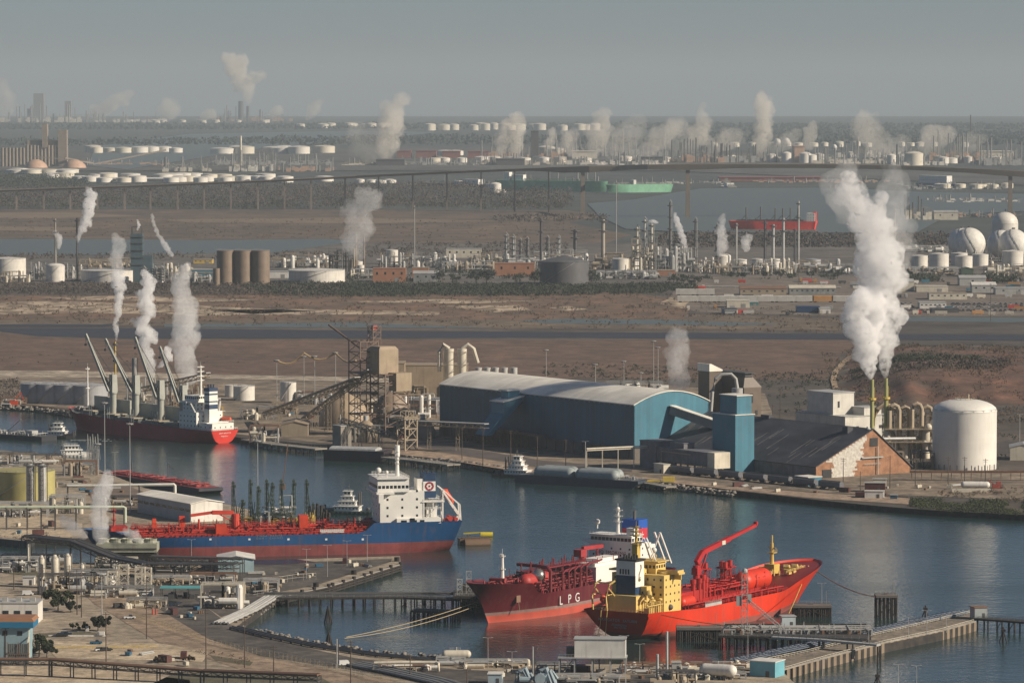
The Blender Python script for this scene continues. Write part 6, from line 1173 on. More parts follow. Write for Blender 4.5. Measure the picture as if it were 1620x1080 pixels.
# rail cars on the distant yard and parked cars
def simple_car(kind,mm,L_,h_,w_=2.9):
 t = thing(kind,'x',kind.replace('_',' '),(0,0,0));m = MB();m.extr([(-w_/2,1.1),(w_/2,1.1),(w_/2,h_ -.5),(w_*.3,h_),(-w_*.3,h_),(-w_/2,h_ -.5)],(-L_/2,0,0),(L_/2,0,0));part('body',m,mm,t)
 m = MB();[m.box((x,0,0),(3,2.2,1.1)) for x in (-L_*.36,L_*.36)];part('bogie',m,black,t);return t
whop = simple_car('freight_wagon',paint('wagon_white',(.50,.49,.45)),22,7);ohop = simple_car('freight_wagon',paint('wagon_orange',(.50,.26,.09)),22,7)
row_w = [(1088+30.5*i,478) for i in range(9)]+[(1085+29.5*i,467) for i in range(2)]
for i,(px,rw) in enumerate(row_w):
 src = ohop if i in (7,) else whop;c = src if (src is whop and i == 0) or (src is ohop) else copy_tree(src);c.location = G(px,rw,3.3);c['label'] = ('orange wagon' if i == 7 else 'white covered wagon')+f', {ORD[i] if i < 9 else ["first","second"][i-9] + " on the rear track"} in the distant rail yard';c['group'] = 'wagons in the distant rail yard'
def parked():
 t = thing('parked_car','x','car',(0,0,0));m = MB();m.box((0,0,.35),(4.8,1.9,.75));part('body',m,paint('car_dark',(.05,.055,.07),rough=.3),t);m = MB();m.box((-.2,0,1.1),(2.8,1.7,.65),0,.82);part('cabin',m,glass,t)
 m = MB();[m.cyl((x,y -.12,.35),(x,y+.12,.35),.36,n=8) for x in (-1.5,1.5) for y in (-.9,.9)];part('wheel',m,black,t);return t
pc = parked();pl = paint('car_light',(.5,.5,.5),rough=.3);k = 0;random.seed(4)
for r_,rw in enumerate((482,486,492)):
 for i in range(26):
  px = 1408+i*8.3+rnd(-1,1)
  if 1450 < px < 1502 and rw < 490: continue
  c = pc if k == 0 else copy_tree(pc);c.location = G(px,rw,3.3);c.rotation_euler = (0,0,R(90 if rnd(0,1) < .6 else 0));sc_ = 1.25;c.scale = (sc_,sc_,sc_)
  light = rnd(0,1) < .35
  if light:
   for ch in c.children:
    if ch.name.startswith('body'):
     if len(ch.material_slots): ch.material_slots[0].link = 'OBJECT';ch.material_slots[0].material = pl
  c['label'] = f'{"pale" if light else "dark"} parked car, {ORD[i % 30]} in the {["back","middle","front"][r_]} row of the distant car park';c['group'] = 'cars in the distant car park';k += 1
# ================================================================== THE BRIDGE
dk = [(-80,305),(0,301),(120,297),(240,293),(440,285),(600,277),(760,270),(922,264),(1088,260),(1300,260),(1440,263),(1598,270),(1760,282)]
def dz(px):
 for (a,ya),(b,yb) in zip(dk[:-1],dk[1:]):
  if a <= px <= b: return ya+(yb -ya)*(px -a)/(b -a)
piers = [26,69,111,154,197,238,281,323,365,408,450,492,546,599,653,707,761,814,868,922,1088,1598]
def base_row(px): return 331.5+(px > 560)*min(1,(px -560)/360)*5 if px < 1000 else (344 if px < 1200 else 331)
Yb = lambda px: G(min(px,1000),base_row(min(px,1000)),3).y
c0 = G(700,332,3);t = thing('bridge','long high road bridge crossing the middle of the view on slender piers','bridge',(0,c0.y,0));m = MB();pts = []
bm_ = mat('bridge_concrete',(.20,.165,.135),rough=.9,var=.1,scale=.01)
xs = [-80+46*i for i in range(41)];V = []
for px in xs:
 Y = Yb(px);s = Y/F;x = (px -810)*s;z = ZAT(dz(px),Y);th = 2.6*s
 for c_ in (922,1088,1598): th = max(th,(9.5 -abs(px -c_)*.045)*s) if px > 860 else th
 if px > 1088: th = max(th,6.0*s)
 V += [(x,Y -c0.y -6,z -th),(x,Y -c0.y -9,z),(x,Y -c0.y -9,z+1.2),(x,Y -c0.y+9,z+1.2),(x,Y -c0.y+9,z),(x,Y -c0.y+6,z -th)]
m._add(V,[(6*i+j,6*(i+1)+j,6*(i+1)+(j+1) % 6,6*i+(j+1) % 6) for i in range(len(xs) -1) for j in range(6)]);part('deck',m,bm_,t)
for px in piers:
 Y = Yb(px) ;
 if px == 1598: Y = Yb(1000)
 s = Y/F;x = (px -810)*s;zt = ZAT(dz(px),Y) -2*s;w_ = (2.6 if px < 900 else 7.5)*s;m = MB();m.box((x,Y -c0.y,GZ(Y)+0),(w_,5,zt -GZ(Y)),0,.8)
 if px < 900: m.box((x,Y -c0.y,zt -1.5*s),(w_*1.6,14,1.5*s))
 part('pier',m,bm_,t)
# ================================================================== FAR INDUSTRY
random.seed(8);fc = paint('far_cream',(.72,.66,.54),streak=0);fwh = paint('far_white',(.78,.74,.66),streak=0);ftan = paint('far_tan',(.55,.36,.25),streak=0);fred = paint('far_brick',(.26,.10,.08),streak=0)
proto = {}
def far_tank(px,row,w_,h_,label,mm,group):
 p = G(px,row,4);s = S(p);key = mm.name
 if key not in proto:
  t = thing('storage_tank',label,'tank',p,0,group);m = MB();m.lathe((0,0,0),[(.5,0),(.5,1)],20);part('shell',m,mm,t,smooth=True);m = MB();m.lathe((0,0,0),[(.505,1),(.3,1.12),(.01,1.18)],20);part('roof',m,mm,t,smooth=True);proto[key] = t
 else: t = copy_tree(proto[key]);t['label'] = label;t['group'] = group;t.location = p
 t.location = p+Vector((0,w_*s/2,0));t.scale = (w_*s,w_*s,h_*s);return t
def tank_row(x0,x1,row,n,w_,h_,where,mm,r2=None,jit=2):
 pxs = sorted(rnd(x0,x1)*.25+.75*(x0+(x1 -x0)*(i+.5)/n) for i in range(n))
 for i,px in enumerate(pxs): far_tank(px,row+rnd(-jit,jit)*.5,w_*rnd(.8,1.2),h_*rnd(.85,1.15),f'{nth(i, n)} {where}',mm if rnd(0,1) < .8 else fc,where.split(' of ')[-1] if ' of ' in where else where)
tank_row(95,520,288,24,25,8,'pale tank in the front row behind the bridge',fwh);tank_row(0,460,281,19,28,6,'low pale tank in the second row behind the bridge',fwh)
tank_row(105,300,242,10,26,9,'cream tank beside the grain elevator',fwh);tank_row(300,525,243,9,34,10,'white topped tank beyond the pipe towers',fwh);tank_row(0,130,274,7,34,6,'broad pale roof below the grain elevator',fwh)
tank_row(640,1000,206,19,17,9,'sunlit tank on the distant shore, centre',fc);tank_row(460,640,202,11,16,6,'sunlit tank on the distant shore, left',fc);tank_row(130,470,194,12,12,4,'tiny tank on the skyline shore',fc)
tank_row(690,730,246,2,26,8,'white domed tank among dark red sheds',fwh);tank_row(855,900,250,2,28,16,'cream tank right of the blue grey tower',fc);tank_row(1210,1320,258,6,18,14,'white tank beyond the high bridge deck',fwh);tank_row(640,940,258,16,18,8,'low tank in the far plants, centre',fwh);tank_row(1330,1610,258,15,17,9,'far tank right beyond the bridge',fwh);tank_row(1460,1620,298,9,18,7,'tank on the quay under the right end of the bridge',fc);tank_row(940,1200,256,14,16,8,'small tank in the far refinery',fwh);tank_row(1060,1600,232,22,13,6,'tiny tank in the haze beyond the far refinery',fc);tank_row(560,640,290,5,16,5,'low tank behind the navy hull',fwh)
far_tank(1447,262,30,19,'large cream tank standing just above the bridge deck',fc,'far tanks');far_tank(1411,260,14,14,'narrow cream tank left of the large one above the bridge',fwh,'far tanks');far_tank(784,305,18,14,'white tank on the peninsula under the bridge',fwh,'far tanks');far_tank(798,305,6,4,'tiny white tank right of the one under the bridge',fwh,'far tanks')
for px,rw,w_,lb in ((1230,232,12,'left of two little spheres beyond the bridge'),(1244,232,13,'right of two little spheres beyond the bridge'),(1320,238,9,'single little sphere beyond the bridge')): sphere_tank(px,rw,w_,lb,'little far spheres',z=4)
def fbox(px0,px1,row,h_,label,mm,name='building',dpx=None,roofm=None,cat='building'):
 a,b = G(px0,row,4),G(px1,row,4);c = (a+b)/2;s = S(c);t = thing(name,label,cat,c);m = MB();m.box((0,60,0),((b -a).length,120,h_*s));part('wall',m,mm,t);m = MB();m.box((0,60,h_*s),((b -a).length*1.02,124,.6*s));part('roof',m,roofm or mm,t);return t
for a,b_,rw,h_,lb,mm in ((628,650,250,11,'left dark red shed beyond the bridge',fred),(658,690,250,11,'middle dark red shed beyond the bridge',fred),(700,728,251,11,'dark red shed in front of white domes',fred),(740,772,251,11,'right dark red shed beyond the bridge',fred),(1257,1273,258,26,'tan windowless block above the bridge deck',ftan),(840,852,256,48,'hazy blue grey tower in the far refinery',dgrey),(905,945,252,12,'pale hall right of the cream tanks',fc),(1552,1604,256,16,'long far hall at right above the bridge',fc),(784,830,262,10,'long low cooling tower bank under two steam plumes',dgrey),(1010,1050,258,9,'low cooling tower bank in the far refinery',dgrey),(595,640,262,9,'low dark cooling tower bank left of red sheds',dgrey),(1140,1300,287,6,'long dark red stockpile shed on the far basin shore',fred),(100,300,285,2,'long low roof on the far left',fwh)): fbox(a,b_,rw,h_,lb,mm)
# grain elevator
p = G(55,264,4);s = S(p);t = thing('grain_elevator','hazy grain elevator with ribbed silos and two headhouses at far left','grain elevator',p);m = MB();el = paint('elevator_grey',(.30,.25,.20),streak=.2)
for k in range(18): m.vcyl((-52+k*5.6)*s,20,0,(34 if k > 6 else 30)*s,3.1*s,12)
part('silo',m,el,t,smooth=True);m = MB();m.box((15*s,30,30*s),(8*s,20*s,38*s));m.box((43*s,30,0),(14*s,20*s,58*s));m.box((12*s,30,34*s),(50*s,6*s,8*s));m.beam((48*s,0,14*s),(90*s,40,5*s),2.4*s);m.beam((92*s,0,4*s),(205*s,60,26*s),2.2*s);m.beam((0,0,16*s),(85*s,0,9*s),1.5*s);part('headhouse',m,el,t)
for px,lb in ((57,'left tan heap dome before the grain elevator'),(118,'right tan heap dome before the grain elevator')):
 p = G(px,266,4);s = S(p);m = MB();m.lathe((0,0,0),[(19*s,0),(17*s,5*s),(12*s,10*s),(6*s,13*s),(.01,14*s)],20);solo('storage_dome',m,ftan,p,lb,'dome','tan heap domes',smooth=True)
def far_unit(px0,px1,row,hpx,label,seed,n=10,mm=None):
 random.seed(seed);a,b = G(px0,row,4),G(px1,row,4);c = (a+b)/2;s = S(c);W_ = (b -a).length;t = thing('refinery_unit',label,'process unit',c,0,'far refinery units');m = MB()
 for i in range(n): m.cut();x,y = rnd(-W_/2,W_/2),rnd(0,200);r = rnd(.5,1.3)*s;m.vcyl(x,y,0,rnd(.35,1)*hpx*s,r,8)
 part('column',m,mm or grey,t);m = MB()
 for i in range(int(n*1.5)): m.cut();x,y = rnd(-W_/2,W_/2),rnd(0,200);w_ = rnd(2,9)*s;m.box((x,y,0),(w_,w_*.6,rnd(.1,.32)*hpx*s))
 part('plant_block',m,[fc,fwh,ftan,galv][seed % 4],t);m = MB()
 for i in range(n*3): x,y = rnd(-W_/2,W_/2),rnd(0,200);m.beam((x,y,rnd(.1,.4)*hpx*s),(x+rnd(-12,12)*s,y,rnd(.1,.5)*hpx*s),.5*s)
 part('pipework',m,[galv,tan,grey][seed % 3],t)
for i,(a,b_,rw,h_,n,lb) in enumerate(((250,330,272,26,12,'coloured plant left of the pale column, far left'),(360,430,272,34,12,'coloured plant with a tall pale column, far left'),(430,525,272,24,12,'pale plant with white blocks, far left'),(630,760,262,14,20,'low white plant in front of the red sheds'),(760,900,262,20,22,'plant under the twin cooling plumes'),(900,1060,262,24,26,'plant beneath the broad steam clouds, centre'),(1060,1150,258,42,22,'tall column cluster above the bridge, centre right'),(1130,1220,258,34,22,'column cluster under the tallest far plume'),(1290,1420,260,26,22,'plant beyond the bridge right of the tan block'),(1420,1500,262,20,14,'plant right of the large cream tank'),(1480,1560,258,52,22,'tall columns near the right edge beyond the bridge'),(1550,1625,262,44,18,'column cluster at the right edge beyond the bridge'),(0,140,194,30,16,'hazy towers on the skyline at far left'),(140,260,194,18,14,'faint plant under leaning steam on the skyline'),(330,460,192,26,16,'faint plant around the tall skyline chimney'),(1440,1600,300,12,20,'cluttered quay beyond the blue ship'),(1440,1480,348,40,9,'dark coal loader on the basin jetty'),(1050,1160,292,8,16,'cluttered shore beyond the green dock'),(1200,1420,290,10,22,'cluttered far shore under the bridge'),(640,780,294,8,14,'white clutter around the navy hull'),(970,1060,300,14,14,'cranes and pipes on the green dock'),(790,955,302,30,16,'masts and cranes standing on the green hull'),(760,900,252,38,24,'second row of columns beneath the twin plumes'),(900,1060,248,40,26,'second row of columns beneath the steam clouds'),(1220,1330,258,30,22,'small columns left and right of the tan block'),(1330,1470,250,34,24,'second row of columns around the large cream tank'),(130,260,262,12,20,'low clutter between the left tank rows'),(330,520,262,20,30,'dense coloured clutter behind the pale tank rows'),(540,640,262,12,16,'low clutter under the wide far steam'),(1480,1625,320,10,22,'clutter on the right shore of the basin'),(1460,1625,345,12,16,'clutter left of the far grey sphere'))): far_unit(a,b_,rw,h_,lb,300+i,n,dgrey if i in (6,7,16) else None)
for px,rw,top,w_,lb,mm in ((381,192,160,9,'tall dark chimney on the skyline under the sunlit plume',dgrey),(392,192,168,5,'thinner chimney beside the tall skyline one',dgrey),(381,262,215,4,'pale column in the far left plant',fc),(1101,258,218,2.5,'thin dark stack in the far refinery',dgrey),(1372,240,190,2,'thin stack in the far haze right of centre',dgrey),(1535,245,182,1.8,'thinnest tall mast in the far haze at right',dgrey),(1419,262,228,3,'dark stack right above the bridge deck',dgrey),(980,255,222,3,'dark column in the far refinery',dgrey)): stack(px,rw,top,w_,lb,mm,'far stacks',plats=0,z=4)
for px,w_,top,lb in ((48,9,172,'leftmost faint skyline tower block'),(62,16,148,'tallest faint skyline tower block'),(108,10,160,'faint skyline tower block right of the tallest')):
 p = G(px,193,4);s = S(p);m = MB();m.box((0,0,0),(w_*s,w_*s,(193 -top)*s));solo('tower_block',m,grey,p,lb,'building','skyline towers')
# ================================================================== VEGETATION
folf = mat('foliage_far',(.040,.056,.048),rough=.9,scale=.002,col2=(.030,.044,.042));fol = mat('foliage_dark',(.045,.055,.032),rough=.9,scale=.02,col2=(.028,.036,.026));folb = mat('foliage_bare',(.115,.09,.075),rough=.95,scale=.01,col2=(.06,.052,.048));folr = mat('foliage_dry',(.14,.09,.06),rough=.95,scale=.03,col2=(.07,.06,.04));folg = mat('foliage_green',(.07,.085,.035),rough=.9,scale=.05,col2=(.035,.045,.025))  # folf: far woods with the haze's bluish tint put into the leaf colour
random.seed(2)
belt('woodland',[(-120,302),(300,298),(700,293),(905,305),(900,332),(560,330),(-120,331)],3600,17,folb,'bare grey woodland under the bridge',per=20,leaf=.38,thin=.6)
belt('woodland',[(-120,318),(560,318),(905,318),(915,334),(560,331),(-120,331)],520,15,fol,'dark evergreens at the foot of the bridge piers',per=22,leaf=.38,thin=-.12)
belt('woodland',[(-120,280),(60,282),(150,291),(120,299),(-120,300)],500,20,fol,'dark wood at the far left',per=22,leaf=.42,thin=.5)
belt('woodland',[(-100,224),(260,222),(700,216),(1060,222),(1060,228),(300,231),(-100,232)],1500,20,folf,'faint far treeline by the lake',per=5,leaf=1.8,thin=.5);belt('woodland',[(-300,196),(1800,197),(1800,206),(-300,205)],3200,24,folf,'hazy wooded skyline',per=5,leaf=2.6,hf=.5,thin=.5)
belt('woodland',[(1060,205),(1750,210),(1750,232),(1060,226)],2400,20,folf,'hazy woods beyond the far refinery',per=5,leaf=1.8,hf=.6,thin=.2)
belt('scrub',[(540,449),(860,452),(1100,450),(1105,463),(900,468),(540,470)],2600,5.5,fol,'dark green scrub below the refinery',per=14,leaf=.42,thin=.5)
belt('scrub',[(-80,449),(540,449),(540,470),(300,467),(-80,466)],2300,5,folb,'brown grey scrub below the brown silos',per=12,leaf=.42,thin=.5);belt('scrub',[(380,450),(560,449),(560,469),(420,468)],700,5.5,fol,'green thicket right of the brown silos',per=12,leaf=.42,thin=.4)
belt('scrub',[(-80,468),(1080,466),(1330,500),(1330,528),(800,520),(-80,510)],2300,3.2,folr,'dry reddish scrub on the bank',per=9,leaf=.4,thin=.0)
belt('scrub',[(1040,373),(1140,370),(1500,372),(1500,393),(1040,392)],1500,8,folb,'bare bushes along the basin shore',per=10,leaf=.6,thin=.5);belt('scrub',[(930,340),(962,342),(960,350),(780,352),(780,344)],220,8,folb,'bushes on the point of the peninsula',per=8,leaf=.6)
belt('scrub',[(1300,560),(1400,548),(1750,552),(1750,640),(1480,700),(1330,640)],2600,3.4,folr,'patchy dry scrub on the hill',z=3,per=9,leaf=.35,thin=.05,zf=hz);belt('scrub',[(1345,590),(1420,586),(1560,588),(1550,594),(1430,596),(1350,604)],700,4,fol,'dark thicket band across the hill',per=10,leaf=.4,thin=.5,zf=hz);belt('scrub',[(1340,604),(1430,602),(1600,598),(1620,606),(1500,612),(1360,616)],700,4,folb,'second thicket band on the hill',per=10,leaf=.4,thin=.4,zf=hz);belt('scrub',[(1200,600),(1320,580),(1330,640),(1480,660),(1700,700),(1700,730),(1480,715),(1230,660)],900,3.4,fol,'dark bushes below the hill',z=4,per=10,leaf=.35,thin=.0)
belt('scrub',[(1440,790),(1620,795),(1750,800),(1750,822),(1620,816),(1500,810),(1440,804)],1900,2.8,folg,'green brown brush on the bank at right',z=2.6,per=16,leaf=.24,thin=.35);belt('scrub',[(1480,768),(1620,772),(1750,775),(1750,800),(1480,795)],260,2.4,folr,'dry brush behind the bank at right',z=3,per=14,leaf=.24,thin=.0)
belt('scrub',[(-60,600),(30,602),(30,636),(-60,636)],300,4,folb,'bare bushes at the far left bank',per=12,leaf=.35,thin=.3)
belt('grass',[(0,560),(300,562),(400,575),(100,580),(0,578)],160,2.2,folg,'green tufts on the brown field, left',z=2.4,per=8,leaf=.4,thin=-.2);belt('grass',[(860,575),(1060,578),(1300,592),(1300,606),(1040,606),(860,596)],500,2.6,fol,'green strip behind the storage hall',z=2.6,per=10,leaf=.4,thin=.2)
def tree(px,row,hpx,label,mm,group=None,wide=1.0,n=60,leaf=.16,z=3.0):
 p = G(px,row,z);s = S(p);h = hpx*s;t = thing('tree',label,'tree',p,0,group);m = MB();m.cyl((0,0,0),(0,0,h*.45),h*.035,h*.02,7)
 for k in range(6): a = k*1.05;m.cyl((0,0,h*(.25+.03*k)),(math.cos(a)*h*.28*wide,math.sin(a)*h*.28*wide,h*(.6+.04*k)),h*.014,h*.006,5)
 part('trunk',m,wood,t);k = 16;C = np.column_stack([rng.normal(0,.24*wide*h,k),rng.normal(0,.24*wide*h,k),h*rng.uniform(.35,.88,k)]);Rr = np.full((k,3),h*.17)*rng.uniform(.6,1.3,(k,1));V,Fs = clumps(C,Rr,n,leaf);o = np_mesh('crown',V,Fs,mm,(0,0,0));o.parent = t;return t
random.seed(30)
for i,(px,rw,h_,lb) in enumerate(((694,449,22,'dark tree right of the grey green shed'),(722,449,18,'round dark tree left of the wide pair'),(753,450,24,'big dark tree in the middle of the refinery edge'),(770,450,26,'biggest dark tree left of the brick building'),(818,450,18,'low dark tree before the brick building'),(846,450,22,'dark tree touching the large dark tank'),(1235,441,14,'dark tree above the long pipeline'),(1175,441,12,'small dark tree below the domed tank'),(1158,440,11,'bushy tree left of its pair, rail yard edge'),(1210,441,13,'round tree at the rail yard edge'),(1325,441,16,'dark tree beside the steam column'),(1284,440,12,'tree under the grey white tank'),(1440,436,10,'tree at the foot of white tanks'),(1560,447,14,'broad dark tree below the spheres'),(1600,449,14,'dark tree near the right edge'),(1585,448,12,'smaller dark tree beside the right edge one'),(1066,447,14,'tree right of the low brick building'),(1082,449,16,'tree above the sandy bank'),(1104,449,13,'tree at the left of the rail yard'),(935,449,22,'dark tree right of the large dark tank'))): tree(px,rw,h_,lb,fol,'trees at the refinery edge',wide=1.3,leaf=.35,n=40)
# distant dock lights and pylons
for i,(px,rw,top) in enumerate(((1567,508,448),(1263,458,418),(940,520,500),(700,462,425),(1008,470,425))): pole(px,rw,top,f'{nth(i,5)} slender pole standing on the scrub land'.replace('leftmost','tallest').replace('rightmost','shortest'),woodl,'util',.3)

random.seed(91);cols = [('white',white),('red',red),('blue',blue_e),('cream',cream),('grey',galv),('orange',MAT['wagon_orange']),('dark',dgrey)];cnt = {}
for i in range(90):
 nm,mm = random.choice(cols);px = rnd(1070,1625);rw = random.choice([447,450,456,460,471,489,497])+rnd(-1.5,1.5);cnt[nm] = cnt.get(nm,0)+1
 if 1340 < px < 1400 and rw > 470: continue
 p = G(px,rw,3.2);L_ = rnd(5,14);m = MB();m.box((0,0,1),(L_,2.6,rnd(2,3.4)));m.box((-L_*.3,0,0),(1.8,2.2,1));m.box((L_*.3,0,0),(1.8,2.2,1));solo('trailer',m,mm,p,f'{nm} trailer, number {cnt[nm]} of its colour along the distant yards','trailer','trailers in the distant yards',rz=R(random.choice([0,5,-5,90])))
belt('scrub',[(1390,438),(1700,441),(1700,449),(1390,446)],420,7,fol,'dark hedge of trees below the spheres',per=14,leaf=.45,thin=.1);belt('scrub',[(1070,436),(1340,437),(1340,443),(1070,442)],160,6,fol,'broken line of trees above the depots',per=14,leaf=.45,thin=-.1);belt('scrub',[(540,428),(1060,428),(1060,447),(540,446)],260,6,fol,'dark trees scattered along the refinery edge',per=16,leaf=.45,thin=-.1)
belt('scrub',[(-80,345),(900,348),(940,378),(-80,376)],900,5,folr,'low tussocks on the marsh',per=6,leaf=.5,thin=-.05,hf=.4);belt('scrub',[(-80,404),(540,400),(560,385),(900,385),(900,400),(540,410),(-80,412)],700,6,folb,'bare bushes behind the refinery',per=12,leaf=.5,thin=.2)
# ================================================================== NEAR TERMINALS
random.seed(50)
oliv = paint('tank_olive',(.40,.36,.14),streak=.15)
tank(34,792,96,44,'olive yellow tank cut by the left edge on the near bank',oliv,roof='flat',n=48)
for px,lb in ((48,'left of two tall silver drums before the olive tank'),(67,'right of two tall silver drums before the olive tank')):
 p = G(px,796,3);s = S(p);t = thing('vertical_drum',lb,'process vessel',p,0,'two tall silver drums');h = 60*s;r = 6.5*s;m = MB();m.lathe((0,0,0),[(r,0),(r,h),(r*.5,h+1),(.01,h+1)],24);part('shell',m,mat('silver_sheet',(.50,.50,.48),rough=.45,metal=.3,scale=.2,streak=.3),t,smooth=True);m = MB();m.lathe((0,0,h),[(r,0),(r+1.4,0),(r+1.4,.15),(r,.15)],20);m.rail([((r+1.3)*math.cos(R(a)),(r+1.3)*math.sin(R(a)),h+.1) for a in range(0,370,30)],1.2,2,.12);m.beam((r+.5,0,0),(r+.5,0,h),.4);m.tower(0,-r -1.6,0,h,2,8,.2);part('platform',m,dgrey,t)
unit(-20,50,738,20,'dark tangled jetty pipework behind the olive tank',201,1.6,dgrey,depth=18);unit(48,100,734,14,'dark machinery between olive tank and workboat',202,1.5,dgrey,depth=14);unit(100,152,752,22,'red and white manifold frame on the near bank',203,1.3,rust,depth=10);unit(76,130,812,26,'grey pipe skid right of the silver drums',204,1.5,galv,depth=16);unit(150,235,800,14,'dark long rack left of the white dock shed',205,1.2,dgrey,depth=10);unit(-10,74,818,22,'green grey valves and fittings below the olive tank',206,1.5,galv,depth=10);unit(88,140,770,12,'low fittings behind the white pipe gantry',207,1.4,tan,depth=8)
def gantry(pts,r,mm,label,legs=(),name='pipe_gantry'):
 c = pts[0].copy();c.z = 3;t = thing(name,label,'pipe gantry',c);m = MB();m.tube([p -c for p in pts],r,10);m.tube([p -c+Vector((0,1.8,0)) for p in pts],r*.8,8);part('pipe',m,mm,t,smooth=True);m = MB()
 for p in legs: q = p -c;m.beam((q.x,q.y -.9,0),(q.x,q.y -.9,q.z),.45);m.beam((q.x,q.y+2.4,0),(q.x,q.y+2.4,q.z),.45);m.beam((q.x,q.y -1.2,q.z -.6),(q.x,q.y+2.8,q.z -.6),.4)
 if m.v: part('leg',m,mm if len(legs) < 3 else dgrey,t)
 return t
pp = paint('pipe_white',(.66,.65,.58),streak=.1)
A_ = lambda px,top,row=806: W(px,row,0,top)
gantry([A_(107,800),A_(107,768),A_(150,768),A_(210,767),A_(275,766),A_(277,768),A_(277,780)],.85,pp,'white pipe gantry spanning behind the near steam plume',[A_(107,768),A_(160,768),A_(220,767),A_(275,766)])
A2 = lambda px,top,row=838: W(px,row,0,top)
gantry([A2(-30,802),A2(60,802),A2(195,802),A2(198,803),A2(198,826)],.9,paint('pipe_pale_green',(.50,.55,.42),streak=.15),'pale green pipe bridge across the near yard at left',[A2(k,802) for k in (10,43,65,87,120,160,196)])
# white dock shed
p = G(302,826,3);s = S(p);ra = math.atan2(-.62,.50);d = R(-52)
def shed_frame(px,row,L_,W_,h_,ang,label,wm,em,rm,name='dock_shed',rise=1.6,strip=True):
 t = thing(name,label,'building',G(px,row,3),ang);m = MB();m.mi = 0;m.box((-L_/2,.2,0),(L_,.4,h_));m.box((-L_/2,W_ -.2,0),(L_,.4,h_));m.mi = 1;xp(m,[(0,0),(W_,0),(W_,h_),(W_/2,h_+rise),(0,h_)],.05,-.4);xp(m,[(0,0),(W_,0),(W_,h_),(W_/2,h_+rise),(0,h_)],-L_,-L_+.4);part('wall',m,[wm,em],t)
 m = MB();m._add([(x,y,z) for x in (-L_ -.6,.7) for y,z in ((-.7,h_ -.1),(W_/2,h_+rise+.05),(W_+.7,h_ -.1),(-.7,h_+.25),(W_/2,h_+rise+.4),(W_+.7,h_+.25))],[(3,4,10,9),(4,5,11,10),(0,3,9,6),(2,8,11,5),(0,1,4,3),(1,2,5,4),(6,9,10,7),(7,10,11,8),(0,6,7,1),(1,7,8,2)]);part('roof',m,rm,t)
 if strip: m = MB();[m.box((-L_*(i+.5)/9,-.04,h_*.55),(L_/9*.8,.12,h_*.14)) for i in range(9)];part('glazing',m,glass,t)
 return t
shed_frame(302,826,62,19,9.8,R(-58),'long white dock shed with a shaded side behind the red deck of the blue tanker',paint('shed_white_shaded',(.33,.35,.38),streak=.15),white,roofw)  # white shed; the long side's shade is put into its blue-grey colour
# green loading arms on the dock beyond the tanker
greend = paint('arm_green',(.06,.085,.06),streak=.2)
t = thing('loading_dock','concrete dock deck crowded with pipes beyond the red deck of the blue tanker','dock',G(430,838,3));m = MB();m.box((0,6,-.6),(46,20,1.8));part('deck',m,conc,t);m = MB();[m.vcyl(-20+5*i,y,-4,-.6,.5,6) for i in range(9) for y in (-2,6,14)];part('pile',m,wood,t);random.seed(6);m = MB();pipes(m,-22,22,-1,14,1.2,n=12,h=5,r=.4,cross=12,posts=60);part('pipework',m,yeld,t)
for i,(px,top) in enumerate(((369,760),(384,790),(396,757),(409,768),(422,757),(431,762),(445,757),(465,757),(485,757))):
 p = G(px,838 -(i % 3)*3,4);h = ZAT(top,p.y) -4;t = thing('marine_loader',f'{nth(i, 9)} dark green loading arm tower beyond the blue tanker','marine loader',p,0,'green loading arm towers');m = MB();m.tower(0,0,0,h*.9,1.7,9,.22);m.vcyl(0,0,0,h*.92,.35,8);part('tower',m,greend,t)
 m = MB();e = Vector((0,0,h*.93));m.beam(e,e+Vector((0,0,h*.07)),.5);m.box(e,(1.6,1.6,1.2));f_ = Vector((rnd(-4,-2)*(1 if i % 2 else -1)*.8,-2,h*rnd(.1,.3)));m.beam(e,f_,.45);m.beam(f_,f_+Vector((1,0,h*.3)),.35);m.box(e+Vector((.8,0,-1.8)),(1.4,1.0,1.5));part('arm',m,greend,t)
unit(400,462,838,68,'dark green steel access structure between the loading arms',210,1.4,greend,depth=12);m = MB();m.beam((0,0,0),(3,0,22),.5);m.box((0,0,-2),(3,3,3));p = W(447,838,0,768);solo('jib_crane',m,rust,p,'rusty jib pointing up from the green access structure','crane')
t = thing('dock_hut','dark fender stack right of the green loading arms','fender',G(502,836,0));m = MB();[m.vcyl(x,y,-1,rnd(9,14),.8,8) for x in (-4,-2,0,2) for y in (0,2)];m.box((0,1,6),(9,4,.8));part('pile',m,wood,t)
m = MB();[m.vcyl(x,y,-1,rnd(7,12),.7,8) for x in (-1.5,0,1.5) for y in (0,2)];solo('pile_dolphin',m,wood,G(516,842,0),'slim dark pile cluster left of the tug','dolphin')
# sheet-pile walls
def sheetpile(label,pts,z0=-2,z1=3.2,mm=None,step=1.2,dp=.6,cap=True,z=3.0):
 P_ = [G(x,y,z) for x,y in pts];c = sum(P_,Vector())/len(P_);c.z = 0;t = thing('sheet_pile_wall',label,'wall',c);m = MB();cp = MB()
 for a,b in zip(P_[:-1],P_[1:]):
  d = b -a;u = d.normalized();v = Vector((u.y,-u.x,0));n = max(1,int(d.length/step));ang = math.atan2(u.y,u.x)
  for i in range(n): q = a+d*((i+.5)/n)+v*(dp*(i % 2)) -c;m.box((q.x,q.y,z0),(step*.98,.5,z1 -z0),ang)
  mid = (a+b)/2 -c;cp.box((mid.x,mid.y,z1),(d.length,1.8,.45),ang)
 part('piling',m,mm or rust,t);part('cap',cp,conc,t);return t
sheetpile('dark sheet piling at the left edge below the steam',[(-60,853),(0,853),(46,857),(52,852)],mm=dgrey,step=2.2)
